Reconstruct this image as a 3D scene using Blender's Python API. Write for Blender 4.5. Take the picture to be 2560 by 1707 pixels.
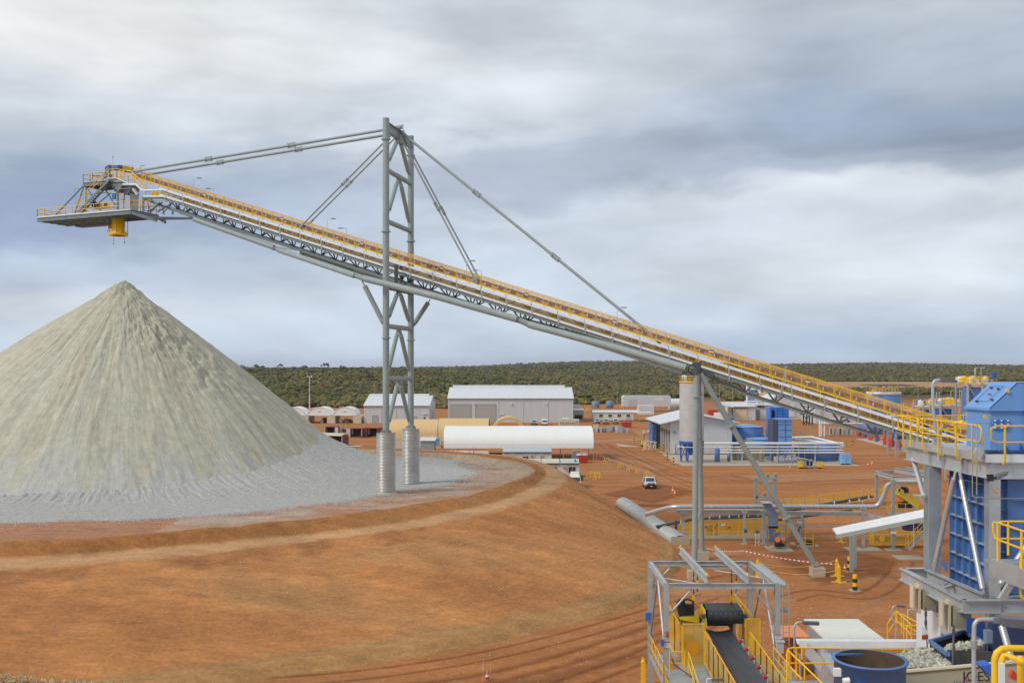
import bpy, math, random
import numpy as np
from mathutils import Vector, Matrix, noise as mnoise
R = math.radians
random.seed(7); rng = np.random.default_rng(7)
scene = bpy.context.scene
for o in list(bpy.data.objects): bpy.data.objects.remove(o)
COL = scene.collection

# ------------------------------------------------------------------ camera
H = 20.0; F = 2560.0; V0 = 920.0
cd = bpy.data.cameras.new('camera'); cam = bpy.data.objects.new('camera', cd); COL.objects.link(cam)
cd.sensor_width = 36; cd.lens = 36; cd.shift_y = 66.5 / 2560
cd.clip_start = 0.5; cd.clip_end = 30000
cam.location = (0, 0, H); cam.rotation_euler = (R(90), 0, 0)
scene.camera = cam

# ------------------------------------------------------------------ world
SUN_EL, SUN_AZ = 42, -62          # azimuth from +Y, negative = left
w = bpy.data.worlds.new("World"); scene.world = w; w.use_nodes = True
nt = w.node_tree; N = nt.nodes; L = nt.links
for n in list(N): N.remove(n)
def nd(t, **k):
    n = N.new(t)
    for a, b in k.items(): setattr(n, a, b)
    return n
def mth(op, a, b=None, c=None):
    n = nd('ShaderNodeMath', operation=op)
    for i, x in enumerate((a, b, c)):
        if x is None: continue
        if isinstance(x, (int, float)): n.inputs[i].default_value = x
        else: L.new(x, n.inputs[i])
    return n.outputs[0]
out = nd('ShaderNodeOutputWorld'); bg = nd('ShaderNodeBackground')
tc = nd('ShaderNodeTexCoord'); sep = nd('ShaderNodeSeparateXYZ')
L.new(tc.outputs['Generated'], sep.inputs[0])
az = mth('ARCTAN2', sep.outputs[0], sep.outputs[1]); el = mth('ARCSINE', sep.outputs[2])
# clouds are laid out by azimuth and elevation round the whole sky
cmb = nd('ShaderNodeCombineXYZ'); L.new(az, cmb.inputs[0]); L.new(mth('MULTIPLY', el, 3.2), cmb.inputs[1])
n1 = nd('ShaderNodeTexNoise'); L.new(cmb.outputs[0], n1.inputs['Vector'])
n1.inputs['Scale'].default_value = 3.1; n1.inputs['Detail'].default_value = 7; n1.inputs['Roughness'].default_value = .50; n1.inputs['Distortion'].default_value = .35
n2 = nd('ShaderNodeTexNoise'); L.new(cmb.outputs[0], n2.inputs['Vector'])
n2.inputs['Scale'].default_value = 9; n2.inputs['Detail'].default_value = 8; n2.inputs['Roughness'].default_value = .55; n2.inputs['Distortion'].default_value = .6
warp = mth('ADD', mth('MULTIPLY', mth('SUBTRACT', n1.outputs[0], .5), .15), mth('MULTIPLY', mth('SUBTRACT', n2.outputs[0], .5), .06))
elw = mth('ADD', el, mth('MULTIPLY', warp, mth('MINIMUM', mth('MULTIPLY', el, 7), 1)))
t = mth('MULTIPLY', elw, 1/0.42)
def s2l(c):
    return tuple(((x/255)/12.92 if x/255 <= .04045 else ((x/255+.055)/1.055)**2.4) for x in c)
def ramp(stops):
    r = nd('ShaderNodeValToRGB'); r.color_ramp.interpolation = 'EASE'
    e = r.color_ramp.elements
    while len(e) > 1: e.remove(e[0])
    first = True
    for v, c in sorted(stops, key=lambda s: -s[0]):
        pos = math.atan((V0 - v) / F) / .42
        if first: e[0].position = max(pos, 0); e[0].color = (*s2l(c), 1); first = False
        else:
            x = e.new(min(pos, 1)); x.color = (*s2l(c), 1)
    L.new(t, r.inputs[0]); return r.outputs[0]
lf = ramp([(915,(188,201,219)),(840,(194,206,221)),(760,(200,210,221)),(690,(178,190,208)),(600,(146,160,188)),(520,(152,166,190)),(430,(176,186,200)),(300,(203,209,216)),(120,(228,230,231)),(0,(218,222,223)),(-250,(196,201,206))])
ce = ramp([(915,(186,200,219)),(800,(194,207,222)),(650,(197,208,221)),(545,(196,206,218)),(465,(172,182,198)),(400,(176,186,200)),(310,(205,212,220)),(190,(216,221,226)),(60,(198,204,211)),(-250,(186,192,198))])
ri = ramp([(915,(188,202,219)),(870,(172,187,212)),(800,(192,204,218)),(700,(208,216,224)),(600,(200,209,219)),(530,(206,212,219)),(455,(164,174,189)),(400,(148,159,178)),(320,(153,166,188)),(220,(168,178,191)),(100,(176,185,196)),(0,(181,190,198)),(-250,(176,183,190))])
def mixc(f, a, b):
    m = nd('ShaderNodeMix', data_type='RGBA'); m.clamp_factor = True
    if isinstance(f, (int, float)): m.inputs[0].default_value = f
    else: L.new(f, m.inputs[0])
    L.new(a, m.inputs[6]); L.new(b, m.inputs[7]); return m.outputs[2]
azw = mth('ADD', az, mth('MULTIPLY', warp, .8))
f1 = mth('SMOOTH_MIN', mth('MAXIMUM', mth('MULTIPLY', mth('ADD', azw, .36), 3.0), 0), 1, .1)
f2 = mth('SMOOTH_MIN', mth('MAXIMUM', mth('MULTIPLY', mth('ADD', azw, -.04), 4.5), 0), 1, .1)
cl = mixc(f2, mixc(f1, lf, ce), ri)
det = nd('ShaderNodeTexNoise'); L.new(cmb.outputs[0], det.inputs['Vector'])
det.inputs['Scale'].default_value = 5.5; det.inputs['Detail'].default_value = 9; det.inputs['Roughness'].default_value = .52; det.inputs['Distortion'].default_value = .25
mul = mth('ADD', mth('MULTIPLY', det.outputs[0], .85), .575)
vm = nd('ShaderNodeVectorMath', operation='SCALE'); L.new(cl, vm.inputs[0]); L.new(mul, vm.inputs['Scale'])
sky = nd('ShaderNodeTexSky', sky_type='NISHITA'); sky.sun_disc = False
sky.sun_elevation = R(SUN_EL); sky.sun_rotation = R(SUN_AZ)
sv = nd('ShaderNodeVectorMath', operation='SCALE'); L.new(sky.outputs[0], sv.inputs[0]); sv.inputs['Scale'].default_value = .1
fin = mixc(.93, sv.outputs[0], vm.outputs[0])
L.new(fin, bg.inputs[0]); bg.inputs[1].default_value = .94; L.new(bg.outputs[0], out.inputs[0])

# ------------------------------------------------------------------ sun
sd = bpy.data.lights.new('sun', 'SUN'); sd.energy = 1.5; sd.angle = R(14); sd.color = (1, .955, .88)
so = bpy.data.objects.new('sun', sd); COL.objects.link(so)
sdir = Vector((math.sin(R(SUN_AZ))*math.cos(R(SUN_EL)), math.cos(R(SUN_AZ))*math.cos(R(SUN_EL)) , math.sin(R(SUN_EL))))
# sun is behind the left shoulder of the viewer
sdir.y = -abs(sdir.y); so.rotation_euler = sdir.to_track_quat('Z', 'Y').to_euler()
sky.sun_rotation = math.atan2(sdir.x, sdir.y)
scene.view_settings.view_transform = 'Standard'; scene.view_settings.look = 'None'
scene.view_settings.exposure = 0.3; scene.view_settings.gamma = 1
scene.render.resolution_x = 1024; scene.render.resolution_y = 682
scene.render.engine = 'CYCLES'

# ------------------------------------------------------------------ points
def P(u, v, Y): return Vector(((u-1280)/F*Y, Y, H-(v-V0)/F*Y))
def G(u, v, z=0.0):
    Y = (H-z)*F/(v-V0); return Vector(((u-1280)/F*Y, Y, z))
def vec(*a): return Vector(a)
UP = Vector((0, 0, 1))
# conveyor frame: s along the belt (down to the right), w toward the viewer
DX = Vector((.907, -.421, 0)); DX.normalize(); NW = Vector((DX.y, -DX.x, 0))
A0 = Vector((-51.8, 134.6, 0)) - NW*1.7
def Cs(u, wd):
    k = (u-1280)/F
    return (k*(A0.y+wd*NW.y)-A0.x-wd*NW.x)/(DX.x-k*DX.y)
def CX(s, wd, z): p = A0+DX*s+NW*wd; return Vector((p.x, p.y, z))
def C(u, v, wd):
    s = Cs(u, wd); p = CX(s, wd, 0); p.z = H-(v-V0)/F*p.y; return p

# ------------------------------------------------------------------ materials
MATS = {}
def mat(name, col, rough=.6, metal=0, var=.12, scale=2.0, bump=0, streak=None, dirt=0, dirtcol=(.30,.15,.07), alpha=None, attr=False, fine=0, spec=.4):
    if name in MATS: return MATS[name]
    m = bpy.data.materials.new(name); m.use_nodes = True; T = m.node_tree; n = T.nodes; l = T.links
    b = n['Principled BSDF']; b.inputs['Roughness'].default_value = rough; b.inputs['Metallic'].default_value = metal
    b.inputs['Specular IOR Level'].default_value = spec
    g = n.new('ShaderNodeNewGeometry'); mp = n.new('ShaderNodeMapping'); l.new(g.outputs['Position'], mp.inputs[0])
    if streak: mp.inputs['Rotation'].default_value = (0, 0, streak[3] if len(streak) > 3 else 0); mp.inputs['Scale'].default_value = streak[:3]
    nz = n.new('ShaderNodeTexNoise'); nz.inputs['Scale'].default_value = scale; nz.inputs['Detail'].default_value = 6; nz.inputs['Roughness'].default_value = .6
    l.new(mp.outputs[0], nz.inputs['Vector'])
    mr = n.new('ShaderNodeMapRange'); l.new(nz.outputs[0], mr.inputs[0]); mr.inputs[1].default_value = .25; mr.inputs[2].default_value = .75
    mr.inputs[3].default_value = 1-var; mr.inputs[4].default_value = 1+var
    fac = mr.outputs[0]
    if fine:
        nf = n.new('ShaderNodeTexNoise'); nf.inputs['Scale'].default_value = fine; nf.inputs['Detail'].default_value = 3; nf.inputs['Roughness'].default_value=.7
        l.new(g.outputs['Position'], nf.inputs['Vector'])
        m2 = n.new('ShaderNodeMapRange'); l.new(nf.outputs[0], m2.inputs[0]); m2.inputs[1].default_value = .25; m2.inputs[2].default_value = .75
        m2.inputs[3].default_value = 1-var; m2.inputs[4].default_value = 1+var
        mm = n.new('ShaderNodeMath'); mm.operation = 'MULTIPLY'; l.new(fac, mm.inputs[0]); l.new(m2.outputs[0], mm.inputs[1]); fac = mm.outputs[0]
    if attr:
        a = n.new('ShaderNodeAttribute'); a.attribute_name = 'Col'; base = a.outputs['Color']
    else:
        rgb = n.new('ShaderNodeRGB'); rgb.outputs[0].default_value = (*col, 1); base = rgb.outputs[0]
    if dirt:
        nd_ = n.new('ShaderNodeTexNoise'); nd_.inputs['Scale'].default_value = scale*.7; nd_.inputs['Detail'].default_value = 8; nd_.inputs['Roughness'].default_value=.7
        l.new(mp.outputs[0], nd_.inputs['Vector'])
        dr = n.new('ShaderNodeMapRange'); l.new(nd_.outputs[0], dr.inputs[0]); dr.inputs[1].default_value = .5; dr.inputs[2].default_value = .72; dr.inputs[4].default_value = dirt
        mx = n.new('ShaderNodeMix'); mx.data_type = 'RGBA'; l.new(dr.outputs[0], mx.inputs[0]); l.new(base, mx.inputs[6]); mx.inputs[7].default_value = (*dirtcol, 1); base = mx.outputs[2]
    vm = n.new('ShaderNodeVectorMath'); vm.operation = 'SCALE'; l.new(base, vm.inputs[0]); l.new(fac, vm.inputs['Scale'])
    l.new(vm.outputs[0], b.inputs['Base Color'])
    if bump:
        bp = n.new('ShaderNodeBump'); bp.inputs['Strength'].default_value = min(1, bump); bp.inputs['Distance'].default_value = .15
        nb = n.new('ShaderNodeTexNoise'); nb.inputs['Scale'].default_value = scale*3; nb.inputs['Detail'].default_value = 8; nb.inputs['Roughness'].default_value = .65
        l.new(mp.outputs[0], nb.inputs['Vector']); l.new(nb.outputs[0], bp.inputs['Height']); l.new(bp.outputs[0], b.inputs['Normal'])
    if alpha is not None:
        tr = n.new('ShaderNodeBsdfTransparent'); ms = n.new('ShaderNodeMixShader'); ms.inputs[0].default_value = alpha
        l.new(tr.outputs[0], ms.inputs[1]); l.new(b.outputs[0], ms.inputs[2]); l.new(ms.outputs[0], n['Material Output'].inputs[0])
    MATS[name] = m; return m
STEEL = mat('painted_steel', (.315,.37,.36), .5, var=.09, scale=1.2, dirt=.22, dirtcol=(.26,.24,.20))
FST = mat('platform_steel', (.20,.235,.225), .55, var=.12, scale=1.5, dirt=.25, dirtcol=(.22,.17,.12))  # darker steel copy; backlit shade of decks and undersides put into the colour
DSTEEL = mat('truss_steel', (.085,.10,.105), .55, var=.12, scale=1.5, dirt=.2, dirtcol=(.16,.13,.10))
GALV = mat('galvanised_steel', (.50,.53,.54), .42, .35, var=.14, scale=1.4, dirt=.3, dirtcol=(.36,.31,.25))
GALVD = mat('weathered_galvanised', (.36,.39,.40), .5, .25, var=.16, scale=1.6, dirt=.4, dirtcol=(.30,.24,.18))
CORR = mat('corrugated_steel', (.55,.55,.52), .38, .45, var=.16, scale=1.1, dirt=.5, dirtcol=(.42,.36,.27))
WHITE = mat('white_steel', (.72,.75,.77), .45, var=.05, scale=.6, dirt=.12, dirtcol=(.5,.45,.4))
TRAY = mat('cable_tray', (.74,.78,.80), .45, 0, var=.07, scale=2, dirt=.15, dirtcol=(.5,.46,.4))
CREAM = mat('cream_panel', (.66,.58,.42), .6, var=.08, scale=.8, dirt=.2)
SHEDW = mat('shed_wall', (.60,.63,.645), .55, var=.07, scale=.3, streak=(6,6,.2), dirt=.2, dirtcol=(.47,.47,.45))
SHEDR = mat('shed_roof', (.68,.72,.74), .4, var=.05, scale=.4, streak=(5,.5,.5), dirt=.12, dirtcol=(.5,.44,.38))
DOORM = mat('roller_door', (.42,.42,.39), .6, var=.03, scale=.5, streak=(.2,.2,8))
FABW = mat('white_fabric', (.86,.86,.83), .7, var=.025, scale=.25, streak=(1.5,.3,.3), dirt=.06, dirtcol=(.6,.55,.45))
FABT = mat('tan_fabric', (.72,.50,.24), .7, var=.06, scale=.4, streak=(4,.3,.3))
YEL = mat('yellow_paint', (.92,.54,.012), .42, var=.08, scale=3, dirt=.2, dirtcol=(.5,.25,.06))
YMESH = mat('yellow_mesh', (.90,.52,.03), .6, var=.06, alpha=.46)
PMESH = mat('guard_mesh', (.66,.40,.20), .65, var=.08, alpha=.36)
BLUE = mat('blue_paint', (.095,.21,.47), .48, var=.18, scale=1.5, dirt=.42, dirtcol=(.22,.25,.30))
LBLUE = mat('light_blue_paint', (.17,.35,.68), .4, var=.09, scale=1.5, dirt=.2, dirtcol=(.35,.36,.38))
DBLUE = mat('dark_blue_paint', (.035,.11,.38), .45, var=.1, scale=2)
SBLUE = mat('slate_blue_paint', (.20,.27,.36), .5, var=.1, scale=2)
NAVY = mat('navy_trim', (.03,.06,.16), .5)
RED = mat('red_paint', (.55,.06,.035), .5, var=.1, scale=2, dirt=.15)
MAROON = mat('maroon_container', (.23,.06,.055), .6, var=.15, scale=1, dirt=.2)
ORANGE = mat('orange_paint', (.80,.20,.05), .5, var=.08, scale=2)
DORANGE = mat('dark_orange_panel', (.52,.12,.03), .6, var=.08, scale=2)
BLACK = mat('black_rubber', (.025,.026,.03), .6, var=.2, scale=2, dirt=.2, dirtcol=(.07,.07,.07))
BELT = mat('belt_rubber', (.055,.06,.07), .45, var=.25, scale=1.2, streak=(3,.4,.4), dirt=.3, dirtcol=(.13,.13,.13))
RUST = mat('rusty_chain', (.18,.08,.035), .8, var=.2, scale=8)
DARK = mat('dark_interior', (.03,.028,.026), .9)
BROWN = mat('brown_belt', (.055,.034,.020), .8, var=.2, scale=3)
GLASS = mat('window_glass', (.03,.045,.06), .12, var=.1, spec=.8)
CONC = mat('concrete', (.50,.43,.33), .85, var=.12, scale=1.5, bump=.3, dirt=.4, dirtcol=(.38,.22,.12))
GREY = mat('grey_paint', (.22,.23,.24), .5, var=.1)
LGREY = mat('light_grey_panel', (.52,.52,.54), .55, var=.05, scale=1, dirt=.1)
BEIGE = mat('beige_paint', (.36,.34,.24), .5, var=.08, scale=2, dirt=.25, dirtcol=(.25,.2,.13))
GREEN = mat('green_plastic', (.04,.22,.09), .5)
LAMP = mat('lamp_head', (.16,.17,.19), .4, .3)
LAMPW = mat('white_lamp', (.85,.85,.82), .3)
CARW = mat('white_car_paint', (.78,.79,.80), .25, var=.02, spec=.6)
TYRE = mat('tyre_rubber', (.02,.02,.02), .8)
REDW = mat('red_idler', (.42,.02,.05), .5)
STRIPE = mat('lime_marking', (.55,.75,.05), .5)

# ------------------------------------------------------------------ mesh builder
class MB:
    def __init__(s): s.v = []; s.f = []; s.mi = []; s.sm = []; s.cur = 0; s.pr = []
    def add(s, vs, fs, smooth=False):
        o = len(s.v); fo = len(s.f); s.v.extend([tuple(p) for p in vs])
        for f in fs: s.f.append(tuple(i+o for i in f)); s.mi.append(s.cur); s.sm.append(smooth)
        s.pr.append((o, len(s.v), fo, len(s.f)))
        return s
    def hexa(s, b, t): # bottom 4, top 4 ccw
        return s.add(list(b)+list(t), [(3,2,1,0),(4,5,6,7),(0,1,5,4),(1,2,6,5),(2,3,7,6),(3,0,4,7)])
    def box(s, c, d, M=None):
        x, y, z = d[0]/2, d[1]/2, d[2]/2
        pts = [Vector((a*x, b*y, q*z)) for q in (-1, 1) for a, b in ((-1,-1),(1,-1),(1,1),(-1,1))]
        if M is None: pts = [p+Vector(c) for p in pts]
        else: pts = [M @ p + Vector(c) for p in pts]
        return s.hexa(pts[:4], pts[4:])
    def cb(s, x0, x1, y0, y1, z0, z1): return s.box(((x0+x1)/2,(y0+y1)/2,(z0+z1)/2), (abs(x1-x0),abs(y1-y0),abs(z1-z0)))
    def frame(s, p, q, up=UP):
        p, q = Vector(p), Vector(q); d = (q-p); ln = d.length; d.normalize()
        u = Vector(up)
        if abs(d.dot(u)) > .985: u = Vector((0, 1, 0)) if abs(d.y) < .9 else Vector((1, 0, 0))
        a = d.cross(u).normalized(); b = a.cross(d).normalized()
        return p, q, a, b
    def bar(s, p, q, wd, h=None, up=UP):
        h = wd if h is None else h
        p, q, a, b = s.frame(p, q, up); a = a*wd/2; b = b*h/2
        return s.hexa([p-a-b, p+a-b, p+a+b, p-a+b], [q-a-b, q+a-b, q+a+b, q-a+b])
    def ibeam(s, p, q, h, wd, t=.02, up=UP):
        p, q, a, b = s.frame(p, q, up)
        s.bar(p+b*(h/2-t/2), q+b*(h/2-t/2), wd, t, up=b); s.bar(p-b*(h/2-t/2), q-b*(h/2-t/2), wd, t, up=b)
        return s.bar(p, q, t, h-2*t, up=b)
    def chan(s, p, q, h, wd, t=.02, side=1, up=UP):
        p, q, a, b = s.frame(p, q, up); o = a*(wd/2*side)
        s.bar(p+b*(h/2-t/2)+o, q+b*(h/2-t/2)+o, wd, t, up=b); s.bar(p-b*(h/2-t/2)+o, q-b*(h/2-t/2)+o, wd, t, up=b)
        return s.bar(p, q, t, h-2*t, up=b)
    def tube(s, p, q, r, n=10, r2=None, cap=True):
        r2 = r if r2 is None else r2
        p, q, a, b = s.frame(p, q)
        cs = [(math.cos(2*math.pi*i/n), math.sin(2*math.pi*i/n)) for i in range(n)]
        vs = [p+a*c*r+b*d*r for c, d in cs]+[q+a*c*r2+b*d*r2 for c, d in cs]
        s.add(vs, [(i, (i+1) % n, n+(i+1) % n, n+i) for i in range(n)], True)
        if cap: s.add(vs, [tuple(range(n-1, -1, -1)), tuple(range(n, 2*n))])
        return s
    def pipe(s, pts, r, n=8, bend=0):
        pts = [Vector(p) for p in pts]
        if bend:
            np_ = [pts[0]]
            for i in range(1, len(pts)-1):
                a, b, c = pts[i-1], pts[i], pts[i+1]
                d1 = (a-b); d2 = (c-b); k = min(bend, d1.length*.45, d2.length*.45)
                s0 = b+d1.normalized()*k; s1 = b+d2.normalized()*k
                for j in range(6):
                    t_ = j/5; np_.append(s0*(1-t_)**2+b*2*t_*(1-t_)+s1*t_*t_)
            np_.append(pts[-1]); pts = np_
        rings = []; prev = None
        for i, p in enumerate(pts):
            d = ((pts[i]-pts[i-1]) if i else Vector()) ; e = ((pts[i+1]-pts[i]) if i < len(pts)-1 else Vector())
            if d.length: d.normalize()
            if e.length: e.normalize()
            t_ = (d+e).normalized()
            if prev is None:
                u = UP if abs(t_.z) < .95 else Vector((0, 1, 0))
                a = t_.cross(u).normalized()
            else:
                a = (prev - t_*prev.dot(t_)).normalized()
            b = t_.cross(a); prev = a
            rings.append([p+a*math.cos(2*math.pi*k/n)*r+b*math.sin(2*math.pi*k/n)*r for k in range(n)])
        vs = [x for rg in rings for x in rg]; fs = []
        for i in range(len(rings)-1):
            for k in range(n): fs.append((i*n+k, i*n+(k+1) % n, (i+1)*n+(k+1) % n, (i+1)*n+k))
        s.add(vs, fs, True); m = len(vs)
        return s.add(vs, [tuple(range(n-1, -1, -1)), tuple(range(m-n, m))])
    def lathe(s, c, prof, n=24, a0=0, a1=2*math.pi, smooth=True, axis=None):
        c = Vector(c); full = abs(a1-a0-2*math.pi) < 1e-6; m = n if full else n+1
        vs = []
        for r, z in prof:
            for i in range(m):
                a = a0+(a1-a0)*i/n; vs.append(c+Vector((r*math.cos(a), r*math.sin(a), z)))
        fs = []
        for j in range(len(prof)-1):
            for i in range(n):
                k = (i+1) % m if full else i+1
                fs.append((j*m+i, j*m+k, (j+1)*m+k, (j+1)*m+i))
        return s.add(vs, fs, smooth)
    def prism(s, poly, off): # planar polygon extruded by vector
        poly = [Vector(p) for p in poly]; off = Vector(off); n = len(poly)
        vs = poly+[p+off for p in poly]
        nrm = Vector()
        for i in range(n): nrm += poly[i].cross(poly[(i+1) % n])
        fs = [tuple(range(n-1, -1, -1)), tuple(range(n, 2*n))]+[(i, (i+1) % n, n+(i+1) % n, n+i) for i in range(n)]
        if nrm.dot(off) < 0: fs = [f[::-1] for f in fs]
        return s.add(vs, fs)
    def quad(s, a, b, c, d): return s.add([a, b, c, d], [(0,1,2,3)])
    def build(s, name, material, parent=None, label=None, split=True):
        off = wloc(parent) if parent is not None else Vector()
        ms = material if isinstance(material, (list, tuple)) else [material]
        V = np.array(s.v, float).reshape(-1, 3)-np.array(off)
        # pieces that do not touch become parts of their own
        nf = len(s.f); groups = [list(range(nf))]
        if split and parent is not None and 1 < len(s.pr) < 260:
            bb = []
            for a, b, fa, fb in s.pr:
                q = V[a:b]; bb.append((q.min(0)-.04, q.max(0)+.04))
            k = len(bb); par = list(range(k))
            def find(i):
                while par[i] != i: par[i] = par[par[i]]; i = par[i]
                return i
            lo = np.array([x[0] for x in bb]); hi = np.array([x[1] for x in bb])
            for i in range(k):
                for j in np.nonzero(((lo[i] <= hi) & (hi[i] >= lo)).all(1))[0]:
                    if j > i: par[find(int(j))] = find(i)
            cl = {}
            for i in range(k): cl.setdefault(find(i), []).append(i)
            if 1 < len(cl) <= 60: groups = [[f for i in g for f in range(s.pr[i][2], s.pr[i][3])] for g in cl.values()]
        first = None
        for g in groups:
            used = sorted({i for f in g for i in s.f[f]}); mp = {v: i for i, v in enumerate(used)}
            me = bpy.data.meshes.new(name)
            me.from_pydata(V[used].tolist(), [], [tuple(mp[i] for i in s.f[f]) for f in g])
            for m in ms: me.materials.append(m)
            me.polygons.foreach_set('material_index', [s.mi[f] for f in g]); me.polygons.foreach_set('use_smooth', [s.sm[f] for f in g])
            me.update()
            o = bpy.data.objects.new(name, me); COL.objects.link(o)
            if parent is not None: o.parent = parent
            if label: o['label'] = label
            first = first or o
        return first
def wloc(o):
    p = Vector(o.location)
    while o.parent: o = o.parent; p = p+Vector(o.location)
    return p
def tag(o, label, cat, group=None, kind=None):
    o['label'] = label; o['category'] = cat
    if group: o['group'] = group
    if kind: o['kind'] = kind
    return o
def thing(name, label, cat, loc, group=None):
    o = bpy.data.objects.new(name, None); COL.objects.link(o); o.location = loc
    o.empty_display_size = .2
    return tag(o, label, cat, group)
def struct(o, kind='structure', label=None):
    o['kind'] = kind
    if label: o['label'] = label
    return o
def clone(root, loc, label=None, rz=None, scale=None):
    c = root.copy(); COL.objects.link(c); c.location = loc
    if rz is not None: c.rotation_euler = (0, 0, rz)
    if scale: c.scale = scale
    if label: c['label'] = label
    def rec(src, dst):
        for ch in KIDS(src):
            d = ch.copy(); COL.objects.link(d); d.parent = dst; rec(ch, d)
    rec(root, c)
    return c
def KIDS(o): return [x for x in bpy.data.objects if x.parent == o]
# ------------------------------------------------------------------ ground and hills
def sm(a, b, x):
    t = np.clip((x-a)/(b-a), 0, 1); return t*t*(3-2*t)
def lat_noise(x, y, seed=0, octv=4):
    r_ = np.random.default_rng(seed); tot = np.zeros_like(x, dtype=float); amp = 1.0; k = 1.0
    for o_ in range(octv):
        T = r_.random((64, 64)); xi = np.floor(x*k).astype(int); yi = np.floor(y*k).astype(int)
        fx = x*k-xi; fy = y*k-yi; fx = fx*fx*(3-2*fx); fy = fy*fy*(3-2*fy)
        a = T[xi % 64, yi % 64]; b = T[(xi+1) % 64, yi % 64]; c = T[xi % 64, (yi+1) % 64]; d = T[(xi+1) % 64, (yi+1) % 64]
        tot += amp*((a*(1-fx)+b*fx)*(1-fy)+(c*(1-fx)+d*fx)*fy-.5); amp *= .5; k *= 2.03
    return tot
def ground_z(x, y):
    x = np.asarray(x, float); y = np.asarray(y, float)
    yy = np.maximum(y, 1); k = x/yy
    # near ridge on the left, gentler rise to the right, far ridge behind
    lft = 1-sm(-.11, .05, k)
    z = lft*14.5*sm(500, 1250, y)
    z += (1-lft)*(18.5*sm(620, 2400, y))
    far = sm(1800, 3600, y)
    prof = 16*np.exp(-((k-.11)/.12)**2)+9*np.exp(-((k-.36)/.09)**2)+5
    z += far*prof*(1-lft*.75)
    z += lat_noise(x/260+40, y/260, 3)*4*sm(560, 1100, y)
    z -= sm(4200, 9000, y)*60
    return z
ys = np.unique(np.concatenate([np.linspace(-60, 60, 13), np.linspace(60, 520, 93), np.linspace(520, 1500, 90), np.linspace(1500, 4500, 80), np.linspace(4500, 12000, 12)]))
ks = np.linspace(-1, 1, 161)
vs = []; nx = len(ks)
for y in ys:
    half = max(130, 0.78*y+60)
    for k in ks: vs.append((k*half, y, 0))
vs = np.array(vs); vs[:, 2] = ground_z(vs[:, 0], vs[:, 1])
plant = (vs[:, 1] < 480); 
fs = [(j*nx+i, j*nx+i+1, (j+1)*nx+i+1, (j+1)*nx+i) for j in range(len(ys)-1) for i in range(nx-1)]
me = bpy.data.meshes.new('ground'); me.from_pydata(vs.tolist(), [], fs)
GND = mat('red_dirt', (.40,.165,.060), .95, var=.24, scale=.11, bump=.55, streak=(.5,2.4,1,.22), dirt=.75, dirtcol=(.48,.26,.13), fine=1.6, spec=.12)
# scrub floor farther out, mixed by distance
T = GND.node_tree; n_ = T.nodes; l_ = T.links; b_ = n_['Principled BSDF']
src = b_.inputs['Base Color'].links[0].from_socket
g_ = n_.new('ShaderNodeNewGeometry'); sx = n_.new('ShaderNodeSeparateXYZ'); l_.new(g_.outputs['Position'], sx.inputs[0])
mr_ = n_.new('ShaderNodeMapRange'); l_.new(sx.outputs[1], mr_.inputs[0]); mr_.inputs[1].default_value = 560; mr_.inputs[2].default_value = 700
mx_ = n_.new('ShaderNodeMix'); mx_.data_type = 'RGBA'; l_.new(mr_.outputs[0], mx_.inputs[0]); l_.new(src, mx_.inputs[6]); mx_.inputs[7].default_value = (.115,.085,.038,1)
l_.new(mx_.outputs[2], b_.inputs['Base Color'])
me.materials.append(GND)
for p in me.polygons: p.use_smooth = True
o = bpy.data.objects.new('ground', me); COL.objects.link(o); struct(o, label='red dirt plant yard running out to scrub covered hills')

# dirt roads, bare patches and wheel ruts laid just above the ground
PZ = 0.004
def soften(mm, wob):
    if mm.get('soft'): return mm
    mm['soft'] = 1; T = mm.node_tree; n_ = T.nodes; l_ = T.links; at = n_.new('ShaderNodeAttribute'); at.attribute_name = 'edge'
    g = n_.new('ShaderNodeNewGeometry'); nz = n_.new('ShaderNodeTexNoise'); nz.inputs['Scale'].default_value = .8; nz.inputs['Detail'].default_value = 8; l_.new(g.outputs['Position'], nz.inputs['Vector'])
    ad = n_.new('ShaderNodeMath'); ad.operation = 'ADD'; l_.new(at.outputs['Fac'], ad.inputs[0]); l_.new(nz.outputs[0], ad.inputs[1])
    mr = n_.new('ShaderNodeMapRange'); l_.new(ad.outputs[0], mr.inputs[0]); mr.inputs[1].default_value = .60; mr.inputs[2].default_value = 1.5; mr.inputs[4].default_value = .95 if mm.name[:3] != 'rut' else .62
    l_.new(mr.outputs[0], n_['Principled BSDF'].inputs['Alpha']); return mm
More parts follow.
